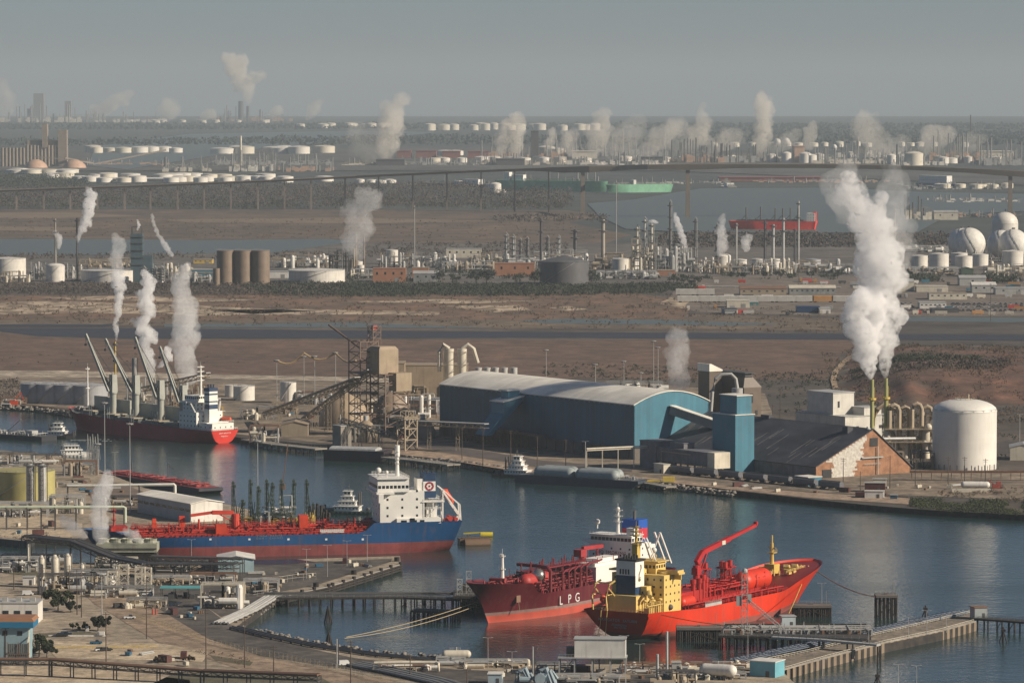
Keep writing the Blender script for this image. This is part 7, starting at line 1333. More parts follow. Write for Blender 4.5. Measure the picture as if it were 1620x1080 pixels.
# foreland pier with timber fenders
t = thing('pier_face','dark timber fender face of the short pier before the blue tanker','pier',(0,0,0));PF = [G(x,y,3) for x,y in ((633,893),(576,911),(520,928),(478,937),(438,946))];c = PF[2].copy();c.z = 0;t.location = c;m = MB();cp = MB()
for a,b in zip(PF[:-1],PF[1:]):
 d = b -a;u = d.normalized();v = Vector((-u.y,u.x,0)) if u.x < 0 else Vector((u.y,-u.x,0));v = v if v.y < 0 else -v;n = int(d.length/2.2);ang = math.atan2(u.y,u.x)
 for i in range(n): q = a+d*((i+.5)/n)+v*.6 -c;m.vcyl(q.x,q.y,-2,3.0+(1.6 if i % 6 == 0 else 0),.42 if i % 6 else 1.0,6)
 mid = (a+b)/2+v*.25 -c;m.box((mid.x,mid.y,-2),(d.length,.6,4.9),ang)
 for z_ in (.4,1.6,2.7): mid = (a+b)/2+v*1.1 -c;m.box((mid.x,mid.y,z_),(d.length,.5,.5),ang)
 mid = (a+b)/2+v*-.6 -c;cp.box((mid.x,mid.y,3.02),(d.length,2.4,.5),ang)
part('fender',m,wood,t);part('cap',cp,conc,t)
for px,row in ((628,891),(560,912),(500,932)): m = MB();m.vcyl(0,0,-2,5,1.4,10);solo('pile_dolphin',m,wood,G(px,row+6,0),f'short black pile cluster on the pier face, {("outer","middle","inner")[(628,560,500).index(px)]} one','dolphin','pile clusters on the pier face')
# timber trestle to the dark red carrier
wharf('long dark timber trestle reaching to the dark red gas carrier',[(436,944),(560,943),(640,943),(748,947)],7,wood,4.2,4.5,rows=3)
random.seed(61);p = G(600,941,4.2);m = MB();[m.cyl((-52+0,y,.6+.5*(i % 2)),(40,y -.5,.6+.5*(i % 2)),.3,n=6) for i,y in enumerate((-1.5,-.5,.5,1.5))];solo('pipeline',m,dgrey,p,'dark pipes laid along the timber trestle','pipeline')
wharf('wide mooring platform of black piles below the trestle',[(655,963),(722,966)],9,wood,4.0,3.0,rows=4);t = thing('berth_platform','black berth platform with pale frames at the bow of the dark red carrier','pier',G(752,960,0));m = MB();random.seed(62)
for i in range(46): m.vcyl(rnd(-9,10),rnd(-8,14),-1.5,rnd(4.5,6),.4,6)
m.box((0,3,5),(20,22,1));m.box((2,14,0),(16,3,9));part('pile',m,wood,t);m = MB();[m.tower(x,y,6,z_,2.2,3,.25) for x,y,z_ in ((-7,-3,13),(-3,2,16),(2,-4,11))];m.beam((-8,8,10),(4,-4,6.4),.3);m.rail([(-9,-7,6),(9,-7,6)],1.1,2,.12);part('frame',m,galv,t)
for px,row,top,lb in ((519,984,962,'dark pile buoy standing alone in the near basin'),(520,1021,1003,'dark pile cluster at the near shore of the basin'),(1106,0,0,''),):
 if not row: continue
 p = G(px,row,0);h = ZAT(top,p.y);m = MB();[m.cyl((math.cos(a)*1.9,math.sin(a)*1.9,-1),(math.cos(a)*.4,math.sin(a)*.4,h),.38,.3,6) for a in [k*math.pi/3.5 for k in range(7)]];m.vcyl(0,0,-1,h+1.2,.4,6);solo('pile_dolphin',m,wood,p,lb,'dolphin','pile dolphins')
def dolphin(px0,px1,row,top,label,n=16,hut=False):
 a,b = G(px0,row,0),G(px1,row,0);c = (a+b)/2;s = S(c);w_ = (b -a).length;h = ZAT(top,c.y);t = thing('mooring_dolphin',label,'dolphin',c);m = MB()
 for i in range(n): m.vcyl(-w_/2+w_*i/(n -1),rnd(-.3,.3),-2,h*rnd(.93,1),.5,6);m.vcyl(-w_/2+w_*i/(n -1),7+rnd(-.3,.3),-2,h,.5,6)
 m.beam((-w_/2,-.4,0),(w_/2,-.4,h),.4);m.beam((w_/2,-.4,0),(-w_/2,-.4,h),.4);part('pile',m,wood,t);m = MB();m.box((0,3.5,h -1),(w_+1,9,1));m.box((0,3,h),(1.2,1.2,.8));part('deck',m,concd,t)
 m = MB();m.rail([(-w_/2,7.5,h),(w_/2,7.5,h)],1.0,2,.1);m.vcyl(w_*.4,4,h,h+6,.12,5);part('railing',m,grey,t);return t
random.seed(63)
dolphin(1387,1418,976,941,'tall square mooring dolphin alone in the channel at right',6);dolphin(1256,1314,975,957,'black piled mooring platform at the bow of the orange carrier',20);dolphin(1072,1140,1014,992,'black breasting platform against the orange hull near its stern',22)
t = wharf('main black piled platform alongside the orange carrier',[(1140,1001),(1250,1003),(1375,1006)],16,wood,6.0,3.0,rows=3);m = MB();p = G(1258,1002,0) -t.location;m.box((p.x,p.y -6.5,-1),(61,.6,6.2));m.box((p.x,p.y -8.4,2.6),(61,.5,.5));part('underdeck_shade',m,wood,t)  # dark timber wall added to stand for the shade under the deck
t = thing('jetty_equipment','crowded valves and lights on the platform by the orange carrier','process unit',G(1250,1000,6));m = MB();random.seed(64);pipes(m,-28,34,-6,7,0,n=10,h=2.2,r=.28,cross=12,posts=80);part('pipework',m,galv,t);m = MB();[m.box((rnd(-28,34),rnd(-6,7),0),(rnd(.8,2.4),rnd(.8,2),rnd(.8,2.2))) for _ in range(26)];part('cabinet',m,rust,t)
block(1248,992,22,17,'small pale hut on the platform beside the orange carrier',paint('hut_pale_blue',(.50,.58,.60)),'hut',R(8),d=5,z=6.0,roof=galv)
p = G(1178,1000,6);h = ZAT(905,p.y) -6;t = thing('gangway_tower','slim grey gangway tower against the orange hull with a sloping ladder','tower',p,0);m = MB();m.tower(0,0,0,h,2.4,8,.22);m.sphere((0,0,h+.6),1.2,10);m.box((-2.5,0,h*.45),(2,2,4));m.box((2,0,h*.5),(1.6,1.6,3.4));part('tower',m,galv,t);m = MB();m.truss((1,0,h*.55),(17,-3,.8),1.4,1.1,8,.15);part('ladder',m,galv,t)
wharf('pale walkway bridge between the orange carrier platform and the causeway',[(1222,1006),(1300,1010),(1390,1018)],3.2,galv,7.5,9)
# causeway: filled between sheet piling
cw = [(1150,1056),(1280,1030),(1380,1004),(1480,981),(1536,969),(1541,985),(1490,999),(1400,1018),(1310,1041),(1232,1062)]
sheet('causeway',cw,mat('causeway_top',(.24,.20,.155),rough=.95,scale=.1,fine=.4),3.6,'structure',skirt=6)
sheetpile('tan sheet piled side of the causeway running to the channel at right',[(1236,1063),(1310,1042),(1400,1019),(1490,1000),(1541,986)],mm=paint('piling_tan',(.26,.20,.14),streak=.5),step=2.6,dp=.9,z1=3.8)
p = G(1400,1012,3.6);t = thing('causeway_fence','pale railing along both edges of the causeway','fence',(p.x,p.y,3.6));m = MB();mk = lambda x,y: G(x,y,3.6) -Vector((p.x,p.y,3.6));m.rail([mk(1240,1060),mk(1310,1040),mk(1400,1017),mk(1490,998),mk(1540,984)],1.3,2.4,.14);m.rail([mk(1180,1052),mk(1282,1031),mk(1380,1006),mk(1480,983),mk(1534,970)],1.3,2.4,.14);part('rail',m,cream,t)
p = G(1330,1026,3.6);t = thing('causeway_pipes','dense dark blue grey pipes and lamps along the causeway','pipeline',p);a = G(1170,1050,3.6) -p;b = G(1532,972,3.6) -p;m = MB();d = b -a;u = d.normalized();v = Vector((-u.y,u.x,0));random.seed(65)
for k in range(7): o = v*(1.0+k*.7);m.cyl(a+o+Vector((0,0,.7+.5*(k % 3))),b+o+Vector((0,0,.7+.5*(k % 3))),.24,n=6)
for k in range(90): q = a.lerp(b,rnd(0,.95))+v*rnd(.5,5.5);m.box(q,(rnd(.4,1.4),rnd(.4,1.4),rnd(.8,2.2)));
for k in range(40): q = a.lerp(b,k/40)+v*3;m.beam(q,q+Vector((0,0,2.2)),.25);m.beam(q+Vector((0,0,2.2)) -v*2.5,q+Vector((0,0,2.2))+v*2.5,.2)
part('pipe',m,paint('pipe_slate',(.12,.15,.20)),t)
block(1552,978,21,17,'small grey guard hut with an overhanging roof at the causeway end',paint('hut_grey',(.35,.38,.38)),'guard_hut',R(14),d=6,z=4.0,roof=rust);wharf('dark timber trestle leaving the causeway towards the right edge',[(1541,976),(1600,980),(1680,987)],6,wood,4.6,5)
for px,row,top,lb in ((1587,1015,996,'small dark marker pile below the right trestle'),(1464,975,962,'dark tripod beacon behind the causeway'),(1388,1082,1068,'black post at the bottom edge right of centre')): p = G(px,row,0);h = ZAT(top,p.y);m = MB();[m.cyl((math.cos(a)*1.8,math.sin(a)*1.8,-1),(0,0,h),.3,.25,6) for a in (0,1.57,3.14,4.71)];m.vcyl(0,0,0,h+1.5,.35,6);m.box((0,0,h -.6),(1.8,1.8,1));solo('marker_pile',m,wood,p,lb,'marker')
for i,(px,row,top) in enumerate(((1497,1000,972),(1466,1006,965),(1437,1012,975),(1374,1026,992),(1300,958,922),(1183,1050,1000),(1301,1068,1042),(1421,1090,1050),(1450,1090,1052))): pole(px,row,top,f'{nth(i, 9)} slim lamp post on or before the causeway',galv,'street',.14,z=3.0)
# buildings bottom centre / right
block(1206,1070,44,24,'bright light blue container box at the landward end of the causeway',paint('box_light_blue',(.16,.42,.50),streak=.05),'container_shed',R(-28),d=9,roof=white)
def hvessel(px,row,wpx,rpx,label,mm,rz,leg=True):
 p = G(px,row,3);s = S(p);L_,r = wpx*s,rpx*s;t = thing('pressure_vessel',label,'tank',p,rz);m = MB();m.cyl((-L_/2,0,r+1.4),(L_/2,0,r+1.4),r,n=22);m.sphere((-L_/2,0,r+1.4),r,16);m.sphere((L_/2,0,r+1.4),r,16);part('shell',m,mm,t,smooth=True);m = MB();m.box((-L_*.3,0,0),(1,r*1.6,1.8));m.box((L_*.3,0,0),(1,r*1.6,1.8));part('saddle',m,concd,t);m = MB();m.vcyl(0,0,2*r+1.2,2*r+2.6,.3,6);m.rail([(-L_*.3,0,2*r+1.4),(L_*.2,0,2*r+1.4)],.9,1.5,.1);part('fitting',m,galv,t)
hvessel(1136,1074,44,9.5,'big white horizontal tank at the bottom edge, right of centre',white,R(-24));hvessel(722,1046,34,6.5,'beige horizontal tank on the near shore',cream,R(3))
p = G(945,1068,3);s = S(p);t = thing('switch_house','white box building raised on steel legs at the near shore','building',p,R(-4));m = MB();m.box((1,4,7.2),(20,8,7.0));part('wall',m,white,t);m = MB();m.box((1,4,14.2),(20.6,8.6,.35));part('roof',m,galv,t);m = MB();m.box((-2,4,6.7),(27,9.5,.5));[m.beam((x,y,0),(x,y,6.7),.5) for x in (-15,-9,-2,5,11) for y in (0,8)];m.rail([(-15,-.5,7.2),(-9,-.5,7.2)],1.1,1.2);m.beam((-14,0,0),(-9,8,6.7),.25);part('platform',m,galv,t);m = MB();m.box((-10.8,4,7.2),(3,4,3.6));part('transformer',m,dgrey,t)
for px,row,top,w_,lb in ((1055,1078,998,4.6,'taller silver stack at the near shore below the orange ship'),(1040,1072,1034,5,'shorter silver stack beside the tall one'),(843,1078,1022,2.6,'thin pale stack above the blue pump set'),(533,1056,1010,2.4,'thin pale blue post on the near shore')): stack(px,row,top,w_,lb,MAT['silver_sheet'],None,plats=0,name='vent_stack')
pumpb = paint('pump_blue',(.30,.38,.42),streak=.2)
t = thing('pump_set','pale blue pump set with curled pipes at the bottom edge','machine',G(838,1082,3));m = MB();random.seed(70)
for k in range(7): x = rnd(-8,6);m.tube([(x,0,0),(x+1,0,rnd(2,6)),(x+3,0,rnd(4,7)),(x+5,0,rnd(0,3))],rnd(.5,1.0),8)
part('pipework',m,pumpb,t,smooth=True);m = MB();m.cyl((4,-2,2.4),(4,0,2.4),2.1,n=16);m.cyl((-4,0,2),(0,0,2),1.3,n=12);part('casing',m,pumpb,t)
block(783,1082,22,16,'small pale blue hut with one dark window at the bottom edge',paint('hut_blue',(.42,.52,.56)),'hut',R(-4),d=6,roof=white);block(1070,1062,14,14,'pale grey cabinet right of the silver stacks',galv,'cabinet',0,d=4,cat='cabinet');block(1084,1064,8,8,'small grey cabinet beside the pale one',grey,'cabinet',0,d=3,cat='cabinet')
for i,(a,b_,rw,h_,lb) in enumerate(((735,835,1056,9,'low pipework on the near shore right of the beige tank'),(850,905,1060,8,'bollards and valves left of the raised white box'),(985,1050,1064,12,'red and grey manifold right of the raised white box'),(1040,1100,1084,20,'skid of grey equipment at the silver stacks foot'),(1080,1180,1058,7,'yellow rails and valves before the causeway'),(690,735,1052,10,'yellow framed valves under the beige tank'),(318,385,962,38,'pale framed pipe skid beside the teal canopy'),(385,440,938,20,'fenced pipe skid at the root of the timber trestle'),(150,240,945,16,'low pipe skid along the near road at left'),(60,150,940,30,'busy base of the white vessels at left'),(0,60,905,22,'grey fittings at the left edge below the sheet piling'),(240,330,903,14,'pipe manifold under the dark pipe bridge'),(200,262,962,14,'fenced valve yard in the middle of the near road'),(0,110,893,14,'crowded pipe yard below the sheet piling'),(110,180,925,22,'dark pipe stacks behind the white vessels'),(240,300,925,12,'pipes and valves left of the teal canopy'),(300,372,922,14,'pipe yard before the light blue hut'),(150,215,900,16,'steelwork under the cooling tower bank'),(600,680,1060,6,'low red and grey valves by the cream pipe loop'),(880,990,1080,10,'pipe skid under the raised white box'),(1090,1180,1074,9,'valves around the big white horizontal tank'))): unit(a,b_,rw,h_,lb,220+i,2.2,[galv,grey,rust,dgrey,rust,galv,cream,galv,grey,dgrey,galv,dgrey,grey,dgrey,grey,galv,rust,cream,rust,galv,grey][i],depth=10,group='near shore pipe skids')
# cooling tower bank under the near steam
t = thing('cooling_tower','long pale green cooling tower bank steaming before the blue tanker bow','cooling tower',G(200,893,3));s = S(t.location);m = MB();Wc = 96*s;m.box((0,8,6),(Wc,15,4));part('casing',m,paint('tower_pale_green',(.34,.35,.27),streak=.4),t);m = MB();[m.beam((-Wc/2+Wc*i/14,y,0),(-Wc/2+Wc*i/14,y,3),.6) for i in range(15) for y in (.6,15)];[m.box((0,1.2,.4+.9*k),(Wc,.4,.45)) for k in range(6)];m.box((0,8,0),(Wc*.98,12,6));m.box((0,.2,7.6),(Wc,.5,.4));part('frame',m,wood,t);m = MB();[m.lathe((-Wc*.38+Wc*.19*i,8,10),[(3.4,0),(2.9,1),(3.1,2)],16) for i in range(5)];m.rail([(-Wc/2,.6,10),(Wc/2,.6,10)],1.1,2,.12);part('fan_stack',m,MAT['tower_pale_green'],t)
# dark raised pipe bridge running across the near left yard
def rack(label,pts,w=6,pipes_=7,mm=dgrey,pm=None,step=14,row=None,name='pipe_bridge'):
 P_ = [W(x,r_,0,tp) for x,r_,tp in pts];c = P_[0].copy();c.z = 3;t = thing(name,label,'pipe rack',c);m = MB();pi = MB();lg = MB()
 for a,b in zip(P_[:-1],P_[1:]):
  a,b = a -c,b -c;d = b -a;u = d.normalized();v = Vector((-u.y,u.x,0)).normalized();m.truss(a+Vector((0,0,-1)),b+Vector((0,0,-1)),w,1.8,max(3,int(d.length/5)),.3)
  for k in range(pipes_): o = v*(w*((k+.5)/pipes_ -.5))+Vector((0,0,.4));pi.cyl(a+o,b+o,rnd(.25,.5),n=6)
  n = max(1,int(d.length/step))
  for i in range(n+1): q = a+d*(i/n);[lg.beam((q.x+v.x*w*sg,q.y+v.y*w*sg,0),(q.x+v.x*w*sg,q.y+v.y*w*sg,q.z),.45) for sg in (-.45,.45)];lg.beam(q -v*w*.45 -Vector((0,0,2)),q+v*w*.45 -Vector((0,0,2)),.35)
 part('truss',m,mm,t);part('pipe',pi,pm or mm,t);part('leg',lg,mm,t);return t
random.seed(80)
rack('broad dark pipe bridge winding from the left yard past the steam',[(42,892,848),(120,898,856),(185,905,882),(235,912,892),(375,918,893)],8,9);rack('thin dark pipe bridge behind the light blue hut',[(240,905,880),(385,908,884)],4,5)
for i,(px,h_) in enumerate(((178,30),(196,34),(222,36),(232,30))): p = G(px,940 -(i % 2)*6,3);s = S(p);m = MB();m.tower(0,0,0,h_*s*1.2,4.2,3,.5);solo('trestle_tower',m,cream,p,f'{nth(i, 4)} cream braced trestle under the dark pipe bridge','trestle','cream trestles')
for i,(px,rw,tp,w_,lb) in enumerate(((66,928,878,10,'left white vessel with conical head in the near yard'),(87,930,877,12,'middle white vessel with conical head in the near yard'),(107,922,875,11,'right white vessel with conical head in the near yard'),(45,905,860,3,'thin white vent post left of the white vessels'),(130,920,890,7,'short pale vessel right of the three white ones'))):
 p = G(px,rw,3);s = S(p);h = ZAT(tp,p.y) -3;r = w_*s/2;t = thing('process_vessel',lb,'process vessel',p,0,'white vessels in the near yard');m = MB();m.lathe((0,0,0),[(r*.3,0),(r*.4,h*.2),(r,h*.35),(r,h*.88),(r*.4,h),(.01,h)],16);part('shell',m,cream,t,smooth=True);m = MB();[m.vcyl(r*.9*math.cos(a),r*.9*math.sin(a),0,h*.5,.2,5) for a in (0,1.57,3.14,4.7)];m.rail([(-r,-r,h*.9),(r,-r,h*.9),(r,r,h*.9)],1.1,1.5,.1);m.beam((r+.4,0,0),(r+.4,0,h),.3);part('frame',m,galv,t)
block(45,925,18,12,'small white cabin left of the white vessels',white,'cabin',0,d=5);block(123,938,11,32,'grey upright box right of the white vessels',galv,'cabinet',0,d=4,cat='cabinet');block(142,918,22,10,'cream low shed right of the grey upright box',cream,'shed',0,d=6)
shed_frame(345,905,19,17,6.2,R(-86),'light blue hut with a pale shallow roof before the blue tanker hull',paint('hut_sky',(.36,.50,.54),streak=.1),MAT['hut_sky'],white,'hut',1.6,False)
t = thing('canopy','flat teal canopy on posts over dark gear in the near yard','canopy',G(286,948,3));m = MB();m.box((0,4,5),(19,9,.35));part('roof',m,paint('teal_roof',(.10,.36,.36),streak=.05),t);m = MB();[m.beam((x,y,0),(x,y,5),.25) for x in (-9,-3,3,9) for y in (0,8)];[m.box((rnd(-7,8),rnd(1,7),0),(rnd(1,3),rnd(1,2),rnd(1,3))) for _ in range(14)];part('post',m,dgrey,t)
def bundle(label,pts,n,r,mm,gap=1.0,z=3.0,h=.8):
 P_ = [G(x,y,z) for x,y in pts];c = P_[0].copy();t = thing('pipeline',label,'pipeline',c);m = MB();sl = MB();P_ = [p -c for p in P_]
 for k in range(n):
  pp_ = []
  for i,p in enumerate(P_): d = (P_[min(i+1,len(P_) -1)] -P_[max(0,i -1)]).normalized();v = Vector((-d.y,d.x,0));pp_.append(p+v*gap*(k -n/2)+Vector((0,0,h+.25*(k % 2))))
  m.tube(pp_,r,7)
 for a,b in zip(P_[:-1],P_[1:]):
  d = b -a;u = d.normalized();k_ = max(1,int(d.length/7))
  for i in range(k_): q = a+d*(i/k_);sl.box((q.x,q.y,0),(.6,gap*n*1.1,h),math.atan2(u.y,u.x))
 part('pipe',m,mm,t,smooth=True);part('sleeper',sl,concd,t);return t
bundle('thick grey pipes running down the shore bank of the near basin',[(436,944),(400,966),(352,988)],5,.55,galv,1.6);bundle('grey pipes curving along the near road to the bottom edge',[(566,1052),(620,1062),(700,1080),(760,1100)],7,.5,grey,1.5);bundle('low pipe run along the near basin shore',[(372,994),(420,1006),(500,1023),(600,1038),(700,1047),(860,1051)],4,.35,dgrey,1.2)
gantry([W(590,1062,0,1058),W(592,1062,0,1048),W(640,1062,0,1047),W(690,1062,0,1047),W(694,1063,0,1049),W(694,1063,0,1061)],.5,cream,'small cream pipe loop beside the near basin',[])
rack('raised pipe bridge along the bottom left corner',[(-40,1068,1043),(80,1070,1043),(320,1082,1061),(505,1096,1068)],3.2,4,dgrey,rust,9)
# offices at the left edge
p = G(20,985,3);s = S(p);t = thing('office_building','white flat roofed office cut by the left edge above the blue one','building',p,R(-2));m = MB();m.box((-2,7,0),(26,14,8.5));part('wall',m,white,t);m = MB();m.box((-2,7,8.5),(26.6,14.6,.4));[m.box((x,5,8.9),(2.4,2,1.6)) for x in (-4,2,8)];part('roof',m,galv,t)
for x in (-8,-3,2,7): m = MB();m.box((x,-.04,3.2),(2.6,.15,2.2));part('window',m,glass,t)
p = G(12,1046,3);t = thing('control_building','light blue building with a blue fascia and orange brown roof at the left edge','building',p,R(-2));lb_ = paint('wall_light_blue',(.26,.38,.42),streak=.1);m = MB();m.box((-6,6,0),(29,12,13.8));part('wall',m,lb_,t);m = MB();m.mi = 1;m.box((-5.4,5.7,13.8),(32,14.6,2.4));m.mi = 0;m.box((-5.4,6.2,16.2),(32.6,14.2,1.4),0,.94);part('roof',m,[paint('roof_orange_brown',(.33,.16,.075)),paint('fascia_blue',(.015,.16,.30))],t)
for x in (-14,-1,5): m = MB();m.box((x,-.04,10.6),(2,.15,1.8));part('window',m,glass,t)
m = MB();m.box((8.4,2,0),(.5,1,13));m.beam((8.6,0,10),(8.6,-3,8),.4);part('drainpipe',m,cream,t)
t = thing('cylinder_rack','dark double rack of gas bottles in front of the light blue building','rack',G(29,1050,3));m = MB();[m.vcyl(-3.6+.8*i,0,k*4.2+.2,k*4.2+4,.34,8) for i in range(10) for k in range(2 if 0 else 2)];part('gas_bottle',m,dgrey,t);m = MB();[m.beam((x,y,0),(x,y,8.8),.18) for x in (-4.2,0,4.2) for y in (-.6,.6)];m.box((0,0,4.1),(9,1.6,.15));m.box((0,0,0),(9,1.6,.15));part('frame',m,rust,t)
# vehicles
def car(px,row,label,mm,rz=0,pick=False,van=False,z=3.1):
 t = thing('parked_car' if not (pick or van) else ('pickup_truck' if pick else 'van'),label,'car' if not (pick or van) else ('pickup' if pick else 'van'),G(px,row,z),rz);m = MB();prof = [(-2.4,.35),(2.4,.35),(2.4,.85),(2.1,1.02),(-2.3,1.02),(-2.4,.8)];hw = .92
 V = [(x*1.08,y*hw,zz) for y in (-1,1) for x,zz in prof];n = len(prof);m._add(V,[(i,(i+1) % n,n+(i+1) % n,n+i) for i in range(n)]+[tuple(range(n))[::-1],tuple(range(n,2*n))]);part('body',m,mm,t)
 cp = [(-2.2,1.02),(1.2,1.02),(.5,1.62),(-1.9,1.62)] if not pick else [(-.3,1.02),(1.5,1.02),(.9,1.75),(-.2,1.75)]
 if van: cp = [(-2.4,1.02),(2.0,1.02),(1.3,2.2),(-2.4,2.2)]
 m = MB();V = [(x,y*(hw -.08),zz) for y in (-1,1) for x,zz in cp];m._add(V,[(i,(i+1) % 4,4+(i+1) % 4,4+i) for i in range(4)]+[(3,2,1,0),(4,5,6,7)]);part('cabin',m,glass if not van else mm,t)
 for x in (-1.5,1.5):
  for y in (-.9,.9): m = MB();m.cyl((x,y -.13,.36),(x,y+.13,.36),.37,n=12);part('wheel',m,black,t)
 return t
carb = paint('car_navy',(.02,.035,.06),rough=.25,streak=0);carw = paint('car_white',(.7,.7,.68),rough=.3,streak=0)
car(104,1004,'dark car parked by the low white kerb at left',carb,R(5));car(98,1006,'second dark car just left of its neighbour by the kerb',black,R(5));car(152,1018,'blue pickup standing right of the dark cars',paint('car_blue',(.02,.12,.20),rough=.3,streak=0),R(4),pick=True);car(168,1029,'black car in front of the blue pickup',black,R(20));car(160,1029,'white car beside the black one, front row',carw,R(20));car(253,888,'white car under the dark pipe bridge',carw,R(10));car(300,915,'white van near the light blue hut',carw,R(15),van=True);car(44,941,'white van in front of the small white cabin',carw,R(4),van=True);car(188,961,'dark truck parked at the near road',black,R(30),van=True);car(275,916,'silver pickup under the thin pipe bridge',paint('car_silver',(.4,.4,.4),rough=.3,streak=0),R(8),pick=True);car(205,978,'white pickup beside the red posts on the near road',carw,R(12),pick=True);car(545,1052,'white van with a reddish box by the pale blue post',carw,R(20),van=True)
m = MB();m.box((0,0,0),(24,.8,.6));m.box((10,0,.6),(3,1.6,1.4));solo('kerb',m,white,G(122,1006,3),'low white kerb wall beside the dark cars','kerb');m = MB();m.box((0,0,0),(1.4,.3,2.2));solo('notice_board',m,white,G(138,998,3),'small white notice board between bushes','sign');m = MB();m.rail([(-24,0,0),(0,.5,0),(20,3,0)],1.1,2,.16);solo('guard_rail',m,yellow,G(170,1026,3),'yellow guard rail round the near car park','railing')
m = MB();[m.vcyl(x,0,0,2.6,.35,8) for x in (-.7,.7)];solo('hydrant_post',m,red,G(244,972,3),'pair of short red hydrant posts by the near road','hydrant')
def fence(label,pts,mm,h=2.4,step=3.2):
 P_ = [G(x,y,3.05) for x,y in pts];c = P_[0].copy();m = MB();m.rail([p -c for p in P_],h,step,.10);return solo('fence',m,mm,c,label,'fence')
fyel = paint('fence_yellow',(.42,.33,.14));fence('thin yellow posted fence curving along the near road',[(205,975),(280,1000),(340,1020),(440,1042),(560,1068),(640,1085)],fyel);fence('second pale fence on the far side of the near road',[(330,1018),(420,1036),(520,1056),(600,1078)],galv);fence('cream railing round the pipe skid by the trestle root',[(385,925),(440,922),(470,918),(500,916)],cream,3);fence('fence across the pier yard behind the trestle',[(350,935),(400,944),(436,938)],galv)
rocks('rocks',[(440,950),(402,974),(368,996)],200,1.2,rockm,'brown stones on the shore of the near basin',5);rocks('rocks',[(380,1000),(480,1022),(600,1040),(720,1050)],260,.9,rockm,'dark stones along the near basin edge',3)
# utility poles and lamp masts near
PL = [(66,950,896,'util','pole right of the small white cabin'),(110,955,893,'util','pole before the white vessels'),(122,972,900,'util','pole left of the leaning pair'),(129,976,903,'util','stout pole right of its thinner neighbour'),(22,932,895,'util','pole near the left edge above the office'),(168,1060,968,'util','tall pole with yellow arm near the parked cars'),(232,1010,915,'util','tall pole by the red hydrant posts'),(326,1058,962,'util','tall pole in the middle of the near road'),(387,1056,976,'util','tall pole right of the mid road one'),(9,1046,990,'util','pole against the light blue building'),(433,1062,1020,'util','short pole near the yellow fence'),(555,1090,1012,'util','pole right of the pale blue post'),(649,1070,1034,'util','short pole left of the beige tank'),(739,1090,1055,'util','cut off pole at the bottom edge'),(43,858,802,'util','pole on the sandy bank at left'),(73,858,840,'util','short pole behind the sheet piling'),(161,975,905,'lamp','lamp mast beside the near road skid'),(166,762,635,'lamp','very tall lamp mast left before the bulk carrier'),(206,812,668,'lamp','very tall lamp mast behind the white gantry'),(408,835,695,'lamp','very tall lamp mast before the loading arms'),(155,752,700,'lamp','lamp mast at the tank barge stern'),(182,760,715,'street','small lamp at the tank barge'),(485,915,868,'street','left lamp post on the short pier'),(518,912,862,'street','middle lamp post on the short pier'),(549,895,855,'street','lamp post at the back edge of the short pier'),(581,888,846,'street','lamp post behind the pier tip'),(303,880,853,'street','lamp before the blue hull near the light blue hut'),(772,1056,1008,'street','lamp post on the near shore right of the beige tank'),(810,1062,1030,'street','short lamp post left of the pump set'),(987,1060,1005,'street','lamp post right of the raised white box'),(1012,1060,1018,'street','short lamp post by the red manifold'),(948,1064,1000,'util','pole behind the raised white box')]
for px,rw,top,k,lb in PL: pole(px,rw,top,lb,woodl if k == 'util' else galv,k,.26 if k != 'street' else .13)
for i,px in enumerate((139,143,147,151,155)):
 p = G(px,748,3);h = ZAT(686+(i % 2)*4,p.y) -3;m = MB();m.tower(0,0,0,h*.6,1.2,4,.15);m.beam((0,0,0),(0,0,h),.3);m.beam((0,0,h),(1.4,0,h*.35),.22);solo('marine_loader',m,galv,p,f'{nth(i, 5)} slim grey loading arm on the near bank left','marine loader','slim grey loading arms')
# mooring lines
def line(label,a,b,sag,r,mm,name='mooring_line'):
 c = a.copy();m = MB();m.tube([a.lerp(b,k/14) -c -Vector((0,0,sag*4*(k/14)*(1 -k/14))) for k in range(15)],r,5);return solo(name,m,mm,c,label,'rope')
rope = paint('rope_tan',(.42,.33,.20),streak=0)
def PT(px,row,Y): return Vector((XAT(px,Y,ZAT(row,Y)),Y,ZAT(row,Y)))
line('upper tan mooring line from the dark red bow to the near shore',PT(808,931,1845),G(548,1007,.6),2.0,.16,rope);line('lower tan mooring line from the dark red bow to the near shore',PT(800,938,1840),G(545,1009,.6),3.0,.16,rope);line('orange line from the bow of the orange carrier to the lone dolphin',PT(1286,898,1925),PT(1390,944,1885),2.5,.2,paint('rope_orange',(.50,.26,.10),streak=0));line('yellow line down the stem of the orange carrier',PT(1279,897,1915),PT(1248,970,1800),.5,.16,yeld);line('yellow line along the orange hull to the platform',PT(1046,972,1765),PT(1160,990,1730),.5,.17,yeld);line('thin rope from the platform to the breasting dolphin',PT(1160,985,1730),PT(1230,1012,1700),.8,.12,rope)
